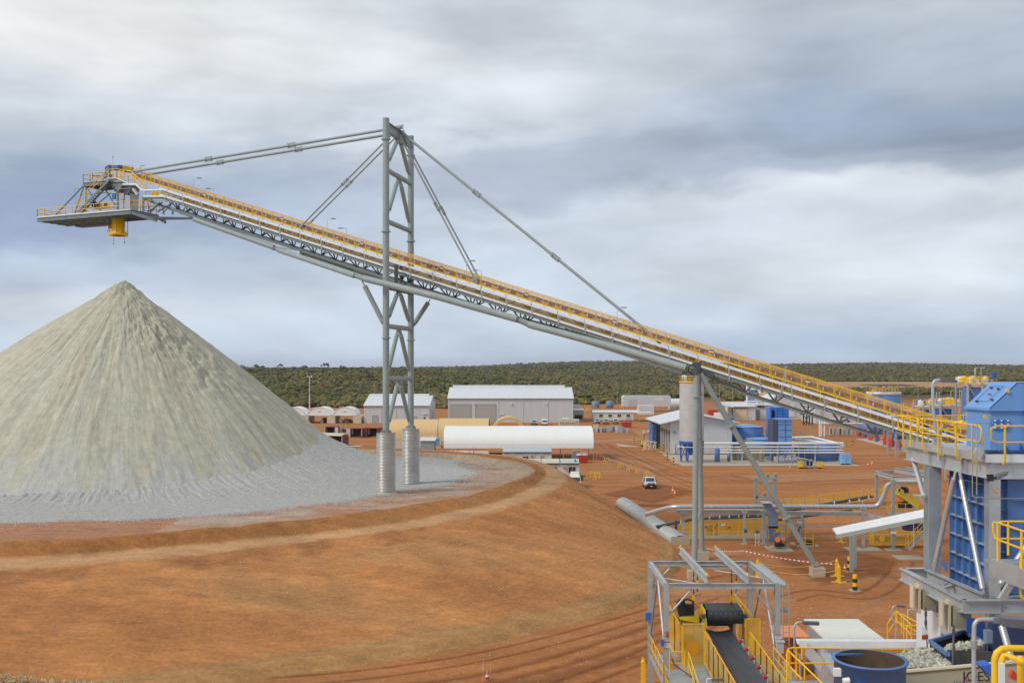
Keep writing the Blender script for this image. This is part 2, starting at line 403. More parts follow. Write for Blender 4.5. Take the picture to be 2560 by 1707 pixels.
def patch(name, pts, col, dz=.012, label=None, wob=1.0, soft=1.6):
    global PZ; PZ += .0035
    mm = mat(name+'_soil_%d' % len(MATS), col, .95, var=.25, scale=.3, bump=.3, streak=(.4,2,1,.1), spec=.1)
    if not wob: return struct(MB().add([(p.x, p.y, PZ) for p in pts], [tuple(range(len(pts)))]).build(name, mm, None), label=label)
    soften(mm, wob); A_ = np.array([(p.x, p.y) for p in pts]); lo, hi = A_.min(0)-1, A_.max(0)+1; c = max(.5, max(hi-lo)/70)
    gx, gy = np.meshgrid(np.arange(lo[0], hi[0]+c, c), np.arange(lo[1], hi[1]+c, c)); ins = np.zeros(gx.shape, bool); ds = np.full(gx.shape, 1e9)
    for i in range(len(A_)):
        (xa, ya), (xb, yb) = A_[i], A_[(i+1) % len(A_)]
        cr_ = ((ya > gy) != (yb > gy)); ins ^= cr_ & (gx < (xb-xa)*(gy-ya)/(yb-ya+1e-12)+xa)
        t = np.clip(((gx-xa)*(xb-xa)+(gy-ya)*(yb-ya))/((xb-xa)**2+(yb-ya)**2), 0, 1); ds = np.minimum(ds, np.hypot(gx-xa-t*(xb-xa), gy-ya-t*(yb-ya)))
    e = np.where(ins, np.clip(ds/soft, 0, 1), 0); R_, C_ = gx.shape; ok = e > 0
    idx = np.arange(R_*C_).reshape(R_, C_); q = ok[:-1, :-1] | ok[1:, :-1] | ok[:-1, 1:] | ok[1:, 1:]
    fs = np.stack([idx[:-1, :-1][q], idx[:-1, 1:][q], idx[1:, 1:][q], idx[1:, :-1][q]], -1)
    us, inv = np.unique(fs, return_inverse=True); me = bpy.data.meshes.new(name)
    me.from_pydata(np.stack([gx.ravel()[us], gy.ravel()[us], np.full(len(us), PZ)], -1).tolist(), [], inv.reshape(fs.shape).tolist()); me.materials.append(mm)
    me.attributes.new('edge', 'FLOAT', 'POINT').data.foreach_set('value', e.ravel()[us].astype(np.float32))
    o = bpy.data.objects.new(name, me); COL.objects.link(o); return struct(o, label=label)
PALE = (.46,.25,.13); BRN = (.26,.105,.045)
patch('concrete_pad', [G(1539,1108.5), G(1598,1116), G(1600,1116.5), G(1545,1116.5)], (.55,.42,.36), .02, 'pale concrete slab beside the gable building', 0)
patch('concrete_apron', [G(1640,1118), G(1655,1117), G(1690,1142), G(1672,1144), G(1640,1126)], (.50,.34,.19), .02, 'sandy concrete apron along the open bays', 0)
patch('dirt_road', [G(1395,1104), G(1610,1093), G(1900,1092), G(1900,1098), G(1610,1101), G(1400,1110)], PALE, .01, 'pale graded road across the yard')
patch('dirt_track', [G(1477,1131), G(1560,1160), G(1640,1198), G(1720,1246), G(1690,1244), G(1610,1202), G(1540,1166), G(1470,1136)], (.42,.27,.17), .014, 'pale roadside track behind the yellow barriers')
patch('muddy_road', [G(1470,1265), G(1600,1258), G(1900,1262), G(2280,1250), G(2280,1262), G(1900,1272), G(1600,1268), G(1470,1275)], BRN, .012, 'dark wet strip of road crossing the yard')
patch('gravel_spill', [G(2195,1436), G(2225,1446), G(2222,1500), G(2165,1530), G(2120,1545), G(2100,1538), G(2160,1508), G(2205,1480)], (.46,.32,.20), .014, 'pale gravel spill curving over the red dirt')
def rut(label, pts, w_=.45, col=BRN):
    for s_ in (-.95, .95):
        p3 = [G(u, v) for u, v in pts]; cr_ = []
        for i in range(len(p3)-1):
            p0, p1, p2, p4 = p3[max(i-1, 0)], p3[i], p3[i+1], p3[min(i+2, len(p3)-1)]
            for j in range(6): t = j/6; cr_.append(.5*((2*p1)+(p2-p0)*t+(2*p0-5*p1+4*p2-p4)*t*t+(3*p1-p0-3*p2+p4)*t**3))
        cr_.append(p3[-1]); vv = []; global PZ; PZ += .002
        for i, p in enumerate(cr_):
            d = (cr_[min(i+1, len(cr_)-1)]-cr_[max(i-1, 0)]).normalized(); nn = Vector((-d.y, d.x, 0))
            for f in (-.7, 0, .7): q = p+nn*(s_+f*w_); vv.append((q.x, q.y, PZ))
        k = len(cr_); mb = MB(); mb.add(vv, [(3*i+j, 3*i+j+1, 3*i+j+4, 3*i+j+3) for i in range(k-1) for j in (0, 1)]); o = mb.build('wheel_rut', soften(RUTM, 1), None)
        o.data.attributes.new('edge', 'FLOAT', 'POINT').data.foreach_set('value', [(0, 1, 0)[i % 3] if 3 < i < 3*k-3 else 0 for i in range(3*k)]); struct(o, label=label)
RUTM = mat('rut_soil', (.33,.13,.050), .95, var=.3, scale=1.2, bump=.4, spec=.15)
def strip(name, us, v0, v1, col, label, z0=0.0):
    mb = MB(); pts = []
    for u in us: pts.append((u, v0)); pts.append((u, v1))
    vv = []
    for u, v in pts:
        Y = 600.0
        for _ in range(60):
            z = float(ground_z((u-1280)/F*Y, Y)); Yn = (H-z)*F/(v-V0); Y = .6*Y+.4*min(Yn, 3000)
        p = Vector(((u-1280)/F*Y, Y, float(ground_z((u-1280)/F*Y, Y))+.5)); vv.append(p)
    k = len(us); mb.add(vv, [(2*i, 2*i+1, 2*i+3, 2*i+2) for i in range(k-1)])
    return struct(mb.build(name, mat(name+'_soil', col, .95, var=.12, scale=.01, spec=.1)), label=label)

for nm, pts, c in (('damp_patch', [(1480,1235),(1640,1205),(1760,1228),(1640,1262)], (.31,.125,.05)), ('damp_patch', [(1900,1380),(2120,1372),(2270,1400),(2230,1440),(2050,1470),(1960,1420)], (.31,.12,.05)), ('dusty_patch', [(1490,1120),(1700,1170),(1640,1186),(1500,1140)], (.47,.24,.12)), ('dusty_patch', [(1800,1185),(2200,1176),(2280,1196),(1900,1212)], (.46,.22,.10)),
    ('dusty_patch', [(1560,1075),(1900,1068),(1900,1084),(1580,1090)], (.46,.23,.11)), ('damp_patch', [(800,1760),(1300,1690),(1640,1600),(1640,1650),(1200,1770)], (.30,.12,.05))):
    patch(nm, [G(*q) for q in pts], c, .008, ('damp dark dirt' if nm[1] == 'a' else 'dry dusty dirt')+' patch on the yard', 2.5, soft=3.0)
for lb, q in (('curved wheel ruts crossing the yard from the white vault to the gable corner', [(1505,1108),(1520,1120),(1560,1138),(1610,1160),(1670,1190),(1760,1225)]),
    ('second set of curved wheel ruts beside the first', [(1530,1110),(1560,1126),(1610,1148),(1680,1176),(1760,1196),(1850,1202)]),
    ('wheel ruts running past the lone ute', [(1480,1246),(1560,1240),(1640,1232),(1720,1228),(1900,1240)]),
    ('wheel ruts across the open ground behind the reclaim line', [(1760,1190),(1900,1206),(2050,1210),(2200,1204),(2280,1200)]),
    ('wheel ruts under the cable bridge', [(1960,1500),(2040,1480),(2160,1490),(2230,1450),(2260,1400)])): rut(lb, q)
for k, (dv, w_) in enumerate(((-4,.4),(52,.9),(118,.6))):
    rut('long muddy wheel ruts running beside the bank toe', [(640+k*60,1712+dv*.9),(900+k*20,1690+dv*.8),(1150,1655+dv),(1350,1612+dv),(1520,1566+dv*.9),(1640,1530+dv*.8),(1780,1490+dv*.5)], w_)

# ------------------------------------------------------------------ embankment (polar loft)
CC = Vector((-40, 125, 0))
def curve(pts, closed=True):
    a = []
    for p in pts:
        d = Vector((p[0], p[1], 0))-CC; a.append((math.degrees(math.atan2(d.y, d.x)), d.length, p[2]))
    a.sort(); th = np.array([x[0] for x in a]); r = np.array([x[1] for x in a]); z = np.array([x[2] for x in a])
    th = np.concatenate([th[-2:]-360, th, th[:2]+360]); r = np.concatenate([r[-2:], r, r[:2]]); z = np.concatenate([z[-2:], z, z[:2]])
    def f(t): return np.interp(t, th, r), np.interp(t, th, z)
    return f
def g3(u, v, z): p = G(u, v, z); return (p.x, p.y, z)
ZP = 6.3; PC = P(311, 703, 134.6)
Lf = [(-104, 125), (-95, 170), (-60, 192), (-90, 88), (-62, 76)]
cA = curve([g3(0,1350,ZP), g3(408,1330,ZP), g3(700,1302,ZP), g3(940,1273,ZP), g3(1140,1243,ZP), g3(1220,1222,ZP), g3(1285,1200,ZP), g3(1302,1186,ZP), g3(1262,1170,ZP), g3(1200,1157,ZP), g3(1100,1147,ZP), g3(980,1142,ZP), g3(876,1138,ZP), (-45,168,ZP), (-75,168,ZP), (-98,150,ZP), (-104,122,ZP), (-85,94,ZP), (-62,86,ZP)])
cB = curve([g3(0,1351.5,ZP), g3(408,1331.5,ZP), g3(700,1303.5,ZP), g3(940,1274.5,ZP), g3(1140,1244.5,6.4), g3(1225,1221,6.5), g3(1310,1192,6.9), g3(1336,1176,7.15), g3(1280,1151,7.1), g3(1180,1139,7.1), g3(1052,1131,7.1), g3(852,1119,7.1), (-45,171.5,7.1), (-76,171.5,7.1), (-101,152,7), (-107,122,6.6), (-86,92,ZP), (-62,84.8,ZP)])
cC = curve([g3(0,1398,5.0), g3(408,1373,5.05), g3(700,1344,5.15), g3(940,1318,5.3), g3(1140,1280,5.6), g3(1300,1236,5.9), g3(1350,1207,6.1), (4.6,136,6.5), (0,150,7.05), (-10,160.5,7.05), (-24,166,7.05), (-45,174,7), (-77,174,7), (-104,155,6.9), (-109,122,6.2), (-88,90,5.2), (-62,82.5,5)])
cD = curve([g3(0,1420,5.0), g3(408,1390,5.0), g3(700,1358,5.1), g3(940,1329,5.2), g3(1140,1297,5.45), g3(1300,1254,5.75), g3(1380,1225,5.95), g3(1417,1196,6.1), (6.2,139,6.3), (1.6,152,6.8), (-9,162,6.8), (-24,168,6.8), (-45,176,6.8), (-78,176,6.8), (-107,157,6.6), (-112,122,6), (-91,87,5.1), (-62,79.5,5)])
cE = curve([(-55,57,0), g3(400,1742,0), g3(700,1695,0), g3(940,1660,0), g3(1180,1616,0), g3(1380,1572,0), g3(1611,1514,0), g3(1690,1440,0), (18.3,110,0), (17.2,122,0), (15.0,136,0), (9.8,150,0), (3,160,0), (-10,172,0), (-24,178,0), (-45,187,0), (-84,187,0), (-119,160,0), (-124,122,0), (-100,72,0)])
NT = 540; th = np.linspace(-180, 180, NT, endpoint=False)
def smooth_per(a, k=5):
    ker = np.hanning(k+2)[1:-1]; ker /= ker.sum(); m = k//2
    return np.convolve(np.concatenate([a[-m:], a, a[:m]]), ker, 'valid')
CU = []
for c in (cA, cB, cC, cD, cE):
    r_, z_ = c(th); CU.append((smooth_per(r_, 9), smooth_per(z_, 9)))
rows = []  # (r, z, colour)
cPAD = np.array((.43,.215,.125)); cSL = np.array((.41,.185,.066)); cTR = np.array((.56,.32,.16)); cBIG = np.array((.53,.235,.088)); cBERM = np.array((.44,.235,.095))
cRED = np.array((.36,.15,.055))
rA, zA = CU[0]
for f in np.linspace(.02, 1, 44): rows.append((rA*f, zA*0+ZP, cPAD if f > .3 else cPAD))
def seg(i, j, n, ca, cb, skip=True):
    ra, za = CU[i]; rb, zb = CU[j]
    for q in range(1, n+1):
        f = q/n; rows.append((ra+(rb-ra)*f, za+(zb-za)*f, ca if q < n else cb))
seg(0, 1, 2, cPAD*1.08, cSL); seg(1, 2, 5, cSL, cTR); seg(2, 3, 4, cTR, cTR*.96)
ra, za = CU[3]; rb, zb = CU[4]
for q in range(1, 41):
    f = q/40; zz = za+(zb-za)*f
    # slope a little steeper on top, easing at the foot, with a low windrow at the toe
    zz = zz+np.sin(f*math.pi)*.35
    if q in (37, 38): zz = zz+.22
    c_ = cBIG if q < 35 else cBERM
    rows.append((ra+(rb-ra)*f, zz, c_))
rows.append((rb+.4, zb-.5, cRED))
NR = len(rows); tr = np.radians(th)
V = np.zeros((NR, NT, 3)); Cc = np.zeros((NR, NT, 4)); Cc[..., 3] = 1
nsA = lat_noise(np.tile(th/14, (NR, 1)), np.tile(np.arange(NR)[:, None]/5.0, (1, NT)), 21, 5)
for j, (r_, z_, c_) in enumerate(rows):
    V[j, :, 0] = CC.x+r_*np.cos(tr); V[j, :, 1] = CC.y+r_*np.sin(tr); V[j, :, 2] = z_
    Cc[j, :, :3] = c_
XX, YY = V[..., 0], V[..., 1]
V[..., 2] += lat_noise(XX/3.1+30, YY/3.1+30, 5, 4)*.16
# drainage rills down the faces
rid = lat_noise(np.tile(th*1.3, (NR, 1)), np.tile(np.arange(NR)[:, None]/26.0, (1, NT)), 8, 3)
jj = np.arange(NR)[:, None]; face = ((jj > 55)).astype(float)
V[..., 2] += rid*.12*face
far_in = ((jj > 44) & (jj < 52)).astype(float)*(np.abs((np.tile(th, (NR, 1))-70)) < 75)
V[..., 2] += lat_noise(np.tile(th*1.6, (NR, 1)), np.tile(jj/9.0, (1, NT)), 33, 2)*.14*far_in
# broad stains in the clay: greenish buff bands low down, browner wash under the track
band = lat_noise(XX/16+9, YY/5.5+4, 14, 4); st = (jj > 60) & (jj < 90)
wb = np.clip(band*1.6, 0, 1)*st
for q, cc in enumerate((.43, .235, .10)): Cc[..., q] = Cc[..., q]*(1-wb*.75)+cc*wb*.75
wd2 = np.clip(-band*1.8, 0, 1)*((jj > 55) & (jj < 96)).astype(float)
for q, cc in enumerate((.31, .125, .045)): Cc[..., q] = Cc[..., q]*(1-wd2*.45)+cc*wd2*.45
band2 = lat_noise(XX/5+9, YY/2.2+4, 15, 4); wr = np.clip(band2*1.1, -.5, .5)*((jj > 46)).astype(float)
Cc[..., :3] *= (1+wr*.22)[..., None]
wash = np.clip(lat_noise(np.tile(th/2.2+50, (NR, 1)), np.tile(jj/3.0, (1, NT)), 16, 4)*2.2+.25, 0, 1)*((jj > 54) & (jj < 61)).astype(float)*(XX < -8)
for q, cc in enumerate((.235, .105, .048)): Cc[..., q] = Cc[..., q]*(1-wash*.5)+cc*wash*.5
pd = np.hypot(XX-PC.x, YY-PC.y); dust = (jj < 45)*np.clip(1-(np.abs(pd-49)/7.0), 0, 1)*np.clip(lat_noise(XX/4+3, YY/2+3, 71, 4)*1.6+.55, 0, 1)*(XX > -30)
for q, cc in enumerate((.50, .44, .37)): Cc[..., q] = Cc[..., q]*(1-dust*.8)+cc*dust*.8
ring = ((jj >= 42) & (jj <= 45))*(YY > 120)
for q, cc in enumerate((.47, .36, .26)): Cc[..., q] = Cc[..., q]*(1-ring*.8)+cc*ring*.8
me = bpy.data.meshes.new('embankment')
fs = [(j*NT+i, j*NT+(i+1) % NT, (j+1)*NT+(i+1) % NT, (j+1)*NT+i) for j in range(NR-1) for i in range(NT)]
me.from_pydata(V.reshape(-1, 3).tolist(), [], [f[::-1] for f in fs])
me.attributes.new('Col', 'FLOAT_COLOR', 'POINT').data.foreach_set('color', Cc.reshape(-1))
EMB = mat('clay_bank', (1,1,1), .95, var=.2, scale=.5, bump=.9, streak=(.6,1.6,1,.15), attr=True, fine=3.2, spec=.1)
def polar_streaks(m, cx, cy, sa, sr, lo, hi, br=0):
    T = m.node_tree; n_ = T.nodes; l_ = T.links; b_ = n_['Principled BSDF']; src = b_.inputs['Base Color'].links[0].from_socket
    g = n_.new('ShaderNodeNewGeometry'); vs_ = n_.new('ShaderNodeVectorMath'); vs_.operation = 'SUBTRACT'; l_.new(g.outputs['Position'], vs_.inputs[0]); vs_.inputs[1].default_value = (cx, cy, 0)
    sp = n_.new('ShaderNodeSeparateXYZ'); l_.new(vs_.outputs[0], sp.inputs[0]); at = n_.new('ShaderNodeMath'); at.operation = 'ARCTAN2'; l_.new(sp.outputs[1], at.inputs[0]); l_.new(sp.outputs[0], at.inputs[1])
    cb = n_.new('ShaderNodeCombineXYZ'); l_.new(sp.outputs[0], cb.inputs[0]); l_.new(sp.outputs[1], cb.inputs[1]); ln = n_.new('ShaderNodeVectorMath'); ln.operation = 'LENGTH'; l_.new(cb.outputs[0], ln.inputs[0])
    ma = n_.new('ShaderNodeMath'); ma.operation = 'MULTIPLY'; l_.new(at.outputs[0], ma.inputs[0]); ma.inputs[1].default_value = sa
    mr = n_.new('ShaderNodeMath'); mr.operation = 'MULTIPLY'; l_.new(ln.outputs['Value'], mr.inputs[0]); mr.inputs[1].default_value = sr
    c2 = n_.new('ShaderNodeCombineXYZ'); l_.new(ma.outputs[0], c2.inputs[0]); l_.new(mr.outputs[0], c2.inputs[1])
    nz = n_.new('ShaderNodeTexNoise'); nz.inputs['Scale'].default_value = 1; nz.inputs['Detail'].default_value = 8; nz.inputs['Roughness'].default_value = .62; nz.inputs['Distortion'].default_value = .4; l_.new(c2.outputs[0], nz.inputs['Vector'])
    rg = n_.new('ShaderNodeMapRange'); l_.new(nz.outputs[0], rg.inputs[0]); rg.inputs[1].default_value = .3; rg.inputs[2].default_value = .7; rg.inputs[3].default_value = lo; rg.inputs[4].default_value = hi
    vm = n_.new('ShaderNodeVectorMath'); vm.operation = 'SCALE'; l_.new(src, vm.inputs[0]); l_.new(rg.outputs[0], vm.inputs['Scale']); l_.new(vm.outputs[0], b_.inputs['Base Color'])
    bp = n_.new('ShaderNodeBump'); bp.inputs['Strength'].default_value = .6; bp.inputs['Distance'].default_value = .12; l_.new(nz.outputs[0], bp.inputs['Height'])
    if b_.inputs['Normal'].links: l_.new(b_.inputs['Normal'].links[0].from_socket, bp.inputs['Normal'])
    l_.new(bp.outputs[0], b_.inputs['Normal'])
me.materials.append(EMB); polar_streaks(EMB, CC.x, CC.y, 26, 2.6, .86, 1.12)
for p in me.polygons: p.use_smooth = True
o = bpy.data.objects.new('embankment', me); COL.objects.link(o); struct(o, label='round ochre earth embankment with a flat pad and ring track')

# ------------------------------------------------------------------ stockpile
PC = P(311, 703, 134.6); AP = PC.z
NTp = 900; NRp = 150
th = np.linspace(-math.pi, math.pi, NTp, endpoint=False)
# right flank steeper than left
slope = .76+.07*np.cos(th+.25)-.02*np.cos(2*th)
hh = AP-ZP
rr = np.linspace(0, 1, NRp)**1.15
Vp = np.zeros((NRp, NTp, 3)); Cp = np.zeros((NRp, NTp, 4)); Cp[..., 3] = 1
TH = np.tile(th, (NRp, 1)); RR = np.tile(rr[:, None], (1, NTp))*41
base = AP-RR*slope[None, :]
# rounded apex, concave foot, slight belly on the shoulder
zz = base-.55*(1-np.exp(-RR*.0))+0
zz = zz + .35*np.exp(-RR/1.3)
zz += .55*np.sin(np.clip(RR/30, 0, 1)*math.pi)
foot = ZP-1.6
zz = foot+np.log1p(np.exp((zz-foot)/1.1))*1.1
# gullies: radial ridges that meander, growing down the slope
XA = RR*np.cos(TH); YA = RR*np.sin(TH); amp = sm(1.5, 12, RR)*(1-.55*sm(26, 40, RR))
ang = TH+lat_noise(RR/6+3, TH*5+8, 2, 4)*.045
g1 = lat_noise(ang*11+100, RR/12+9, 11, 4); g2 = lat_noise(ang*34+100, RR/5+5, 12, 3)
zz += amp*(g1*.36+g2*.12)
zz += lat_noise(RR*np.cos(TH)/.8+90, RR*np.sin(TH)/.8+90, 13, 3)*.13*sm(0, 3, RR)
# crusted slabs on the upper right
cr = np.exp(-((TH+.75)/.42)**2)*np.exp(-((RR-8.5)/4.5)**2)+.8*np.exp(-((TH+.45)/.3)**2)*np.exp(-((RR-15)/4)**2)
q = lat_noise(TH*13+60+lat_noise(RR*.9, TH*9+20, 5, 2)*2, RR*1.15+40, 17, 3); zz += cr*(np.floor((q+.5)*5)/5-.5)*.9
Vp[..., 0] = PC.x+RR*np.cos(TH); Vp[..., 1] = PC.y+RR*np.sin(TH)
lean = np.exp(-RR/2.2); Vp[..., 0] += lean*.0
Vp[..., 2] = zz+lean*lat_noise(XA*1.1+30, YA*1.1+30, 6, 3)*1.3
sand = np.array((.53,.50,.39)); sand2 = np.array((.51,.465,.36)); greyc = np.array((.50,.49,.46))
mixn = np.clip(lat_noise(ang*11+77, RR/13+20, 19, 4)*2.0+.25, 0, 1)[..., None]
colr = sand*(1-mixn)+sand2*mixn
m2 = np.clip(lat_noise(ang*7+33, RR/16+6, 23, 4)*2.4+sm(10, 34, RR)*.45-.1, 0, 1)[..., None]*.6
colr = colr*(1-m2)+np.array((.49,.475,.395))*m2
colr *= (1+g2[..., None]*.10)*(1+lat_noise(XA*1.7+90, YA*1.7+90, 55, 4)[..., None]*.14)
ed = sm(25.0, 32.5, RR+lat_noise(TH*26+10, RR/9, 29, 4)*7.0+lat_noise(XA*3+50, YA*3+50, 77, 2)*5)[..., None]
colr = colr*(1-ed)+greyc*ed
Cp[..., :3] = colr
me = bpy.data.meshes.new('sand_stockpile')
fs = [(j*NTp+i, (j+1)*NTp+i, (j+1)*NTp+(i+1) % NTp, j*NTp+(i+1) % NTp) for j in range(NRp-1) for i in range(NTp)]
me.from_pydata(Vp.reshape(-1, 3).tolist(), [], fs)
me.attributes.new('Col', 'FLOAT_COLOR', 'POINT').data.foreach_set('color', Cp.reshape(-1))
ORE = mat('crushed_ore', (1,1,1), .95, var=.12, scale=1.3, bump=.5, attr=True, fine=7, spec=.1); me.materials.append(ORE); polar_streaks(ORE, PC.x, PC.y, 75, .16, .92, 1.07)
for p in me.polygons: p.use_smooth = True
o = bpy.data.objects.new('ore_stockpile', me); COL.objects.link(o)
tag(o, 'tall grey-beige conical stockpile of crushed ore under the conveyor head', 'stockpile')

# gravel apron: coarse blue-grey stone fringe with a broken, speckled edge
NTg = 1400; NRg = 70; th = np.linspace(-math.pi, math.pi, NTg, endpoint=False)
TH = np.tile(th, (NRg, 1)); f = np.linspace(0, 1, NRg)[:, None]
rout = 47.0+1.5*np.sin(th*2+1)+lat_noise(th*6+20, th*0+3, 31, 3)*2.2
rout -= 3.0*np.clip(np.cos(th-.3), 0, 1)
RG = 24+(rout[None, :]-24)*f
AMP = 1.5+2.9*np.clip(np.cos(TH-.25), 0, 1)**1.5
zg = ZP+.13+AMP*np.clip(1-(RG-26)/15.0, 0, 1.2)**2.0
zg += lat_noise(RG*np.cos(TH)/.7+80, RG*np.sin(TH)/.7+80, 37, 3)*.07+lat_noise(TH*90+9, RG/5, 38, 3)*.22*np.clip((37-RG)/6, 0, 1)
zg = np.where(f > .985, ZP-.05, zg)
Vg = np.stack([PC.x+RG*np.cos(TH), PC.y+RG*np.sin(TH), zg], -1)
me = bpy.data.meshes.new('gravel_apron')
fs = [(j*NTg+i, (j+1)*NTg+i, (j+1)*NTg+(i+1) % NTg, j*NTg+(i+1) % NTg) for j in range(NRg-1) for i in range(NTg)]
me.from_pydata(Vg.reshape(-1, 3).tolist(), [], fs)
GRV = mat('loose_gravel', (.53,.52,.50), .9, var=.26, scale=9, bump=.8, fine=3.5, spec=.15)
me.materials.append(GRV)
o = bpy.data.objects.new('gravel_apron', me); COL.objects.link(o)
struct(o, 'stuff', 'blue-grey loose gravel fringe around the foot of the stockpile')
# scattered stones: gravel edge and dirt
def stones(name, cen, mats, label, smin, smax):
    n = len(cen); base = np.array([(1,0,0),(0,1,0),(-1,0,0),(0,-1,0),(0,0,.8),(0,0,-.4)], float)
    fb = np.array([(0,1,4),(1,2,4),(2,3,4),(3,0,4),(1,0,5),(2,1,5),(3,2,5),(0,3,5)])
    s = rng.uniform(smin, smax, (n, 1, 1)); a = rng.uniform(0, 6.28, n)
    v = base[None]*s*rng.uniform(.6, 1.3, (n, 6, 1)); c_, s_ = np.cos(a)[:, None], np.sin(a)[:, None]
    vx = v[..., 0]*c_-v[..., 1]*s_; vy = v[..., 0]*s_+v[..., 1]*c_
    vv = np.stack([vx, vy, v[..., 2]], -1)+np.array(cen)[:, None, :]
    ff = (fb[None]+np.arange(n)[:, None, None]*6).reshape(-1, 3)
    me = bpy.data.meshes.new(name); me.from_pydata(vv.reshape(-1, 3).tolist(), [], ff.tolist()); me.materials.append(mats)
    o = bpy.data.objects.new(name, me); COL.objects.link(o); return struct(o, 'stuff', label)
cen = []
while len(cen) < 15000:
    a = random.uniform(-math.pi, .9); i = int((a+math.pi)/(2*math.pi)*NTg) % NTg
    r_ = rout[i]+random.expovariate(1/1.1)-.8
    x, y = PC.x+r_*math.cos(a), PC.y+r_*math.sin(a)
    cen.append((x, y, ZP+.06))
stones('scattered_gravel', cen, mat('pale_stone', (.55,.54,.52), .9, var=.3, scale=5), 'loose pale stones strewn past the gravel edge', .03, .075)
cen = []
from mathutils.bvhtree import BVHTree
bm_pts = [tuple(p) for p in V.reshape(-1, 3)]
bvh = BVHTree.FromPolygons(bm_pts, [(j*NT+i, j*NT+(i+1) % NT, (j+1)*NT+(i+1) % NT, (j+1)*NT+i) for j in range(NR-1) for i in range(NT)])
def on_land(x, y):
    h = bvh.ray_cast(Vector((x, y, 60)), Vector((0, 0, -1)))
    return h[0].z if h[0] is not None else 0.0
while len(cen) < 4200:
    x = random.uniform(-50, 26); y = random.uniform(58, 120)
    cen.append((x, y, max(on_land(x, y), 0)+.02))
stones('field_stones', cen, mat('buff_stone', (.55,.42,.28), .9, var=.3, scale=5), 'small buff stones dotted over the clay bank', .02, .085)

# ------------------------------------------------------------------ scrub on the hills
t_ = (1+5**.5)/2
ico = np.array([(-1,t_,0),(1,t_,0),(-1,-t_,0),(1,-t_,0),(0,-1,t_),(0,1,t_),(0,-1,-t_),(0,1,-t_),(t_,0,-1),(t_,0,1),(-t_,0,-1),(-t_,0,1)])/math.sqrt(1+t_*t_)
icf = np.array([(0,11,5),(0,5,1),(0,1,7),(0,7,10),(0,10,11),(1,5,9),(5,11,4),(11,10,2),(10,7,6),(7,1,8),(3,9,4),(3,4,2),(3,2,6),(3,6,8),(3,8,9),(4,9,5),(2,4,11),(6,2,10),(8,6,7),(9,8,1)])
def bush(name, xyz, size, lobes, col, label, jit=.34, flat=.7):
    n = len(xyz); k = n*lobes
    c = np.repeat(xyz, lobes, 0); s = np.repeat(size, lobes)
    off = rng.normal(0, .42, (k, 3))*s[:, None]; off[:, 2] = np.abs(off[:, 2])*.5+s*.28
    r_ = s*rng.uniform(.30, .62, k)
    v = ico[None]*r_[:, None, None]*(1+rng.normal(0, jit, (k, 12, 1))); v[..., 2] *= flat
    v += (c+off)[:, None, :]
    f = (icf[None]+np.arange(k)[:, None, None]*12).reshape(-1, 3)
    cc = np.repeat(col, lobes, 0)*rng.uniform(.72, 1.35, (k, 1)); cc = np.repeat(cc, 12, 0)*rng.uniform(.75, 1.3, (k*12, 1))
    me = bpy.data.meshes.new(name)
    me.vertices.add(k*12); me.vertices.foreach_set('co', v.reshape(-1).astype(np.float32))
    nf = len(f); me.loops.add(nf*3); me.loops.foreach_set('vertex_index', f.reshape(-1).astype(np.int32))
    me.polygons.add(nf); me.polygons.foreach_set('loop_start', np.arange(0, nf*3, 3, dtype=np.int32)); me.polygons.foreach_set('loop_total', np.full(nf, 3, dtype=np.int32))
    me.update(calc_edges=True)
    ca = np.ones((k*12, 4), np.float32); ca[:, :3] = cc
    me.attributes.new('Col', 'FLOAT_COLOR', 'POINT').data.foreach_set('color', ca.reshape(-1))
    me.materials.append(LEAF)
    o = bpy.data.objects.new(name, me); COL.objects.link(o); return struct(o, 'stuff', label)
LEAF = mat('scrub_leaves', (1,1,1), .8, var=.15, scale=1.5, attr=True, spec=.15)
def hue(n, x, y):
    m = np.clip(lat_noise(x/70+10, y/120+10, 41, 4)*1.6+.5, 0, 1)[:, None]
    a = np.array((.115,.108,.032)); b = np.array((.175,.152,.045)); c = np.array((.165,.115,.050)); d = np.array((.062,.068,.028))
    q = rng.random((n, 1)); base = a*(1-m)+b*m
    base = np.where(q < .18, c, base); base = np.where(q > .82, d, base); return base
def bare(x, y):  # cleared strips and clearings that show soil
    k = x/y; 
    c1 = (np.abs(y-(655+lat_noise(x/60, y*0, 4, 2)*40)) < 38) & (k > .055) & (k < .21)
    c2 = (y > 900) & (y < 1230) & (k > .285)
    return c1 | c2
# near belt
n = 25000; y = 1/rng.uniform(1/1500, 1/505, n); x = rng.uniform(-.34, .56, n)*y
front = 520+lat_noise(x/40+5, x*0+2, 6, 3)*30+np.where(x/y < -.02, 0, 45)+np.where(x/y > .12, 60, 0)+np.where(x/y > .26, 120, 0)
ok = (y > front) & ~bare(x, y) & (lat_noise(x/22+50, y/22+50, 61, 3) > -.30-sm(560, 700, y)*.1)
x, y = x[ok], y[ok]; xyz = np.stack([x, y, ground_z(x, y)], -1)
bush('scrubland', xyz, rng.uniform(1.3, 3.5, len(x)), 4, hue(len(x), x, y), 'olive green mallee scrub covering the near hillside')
# far belt, larger masses
n = 36000; y = 1/rng.uniform(1/4300, 1/1150, n); x = rng.uniform(-.34, .56, n)*y
ok = ~((y < 1230) & (x/y > .285)); x, y = x[ok], y[ok]
xyz = np.stack([x, y, ground_z(x, y)-.5], -1); hc = hue(len(x), x, y)*.85
bush('distant_scrubland', xyz, rng.uniform(2.6, 5.6, len(x))*(.6+y/4000), 2, hc, 'dark olive scrub fading over the far hills')
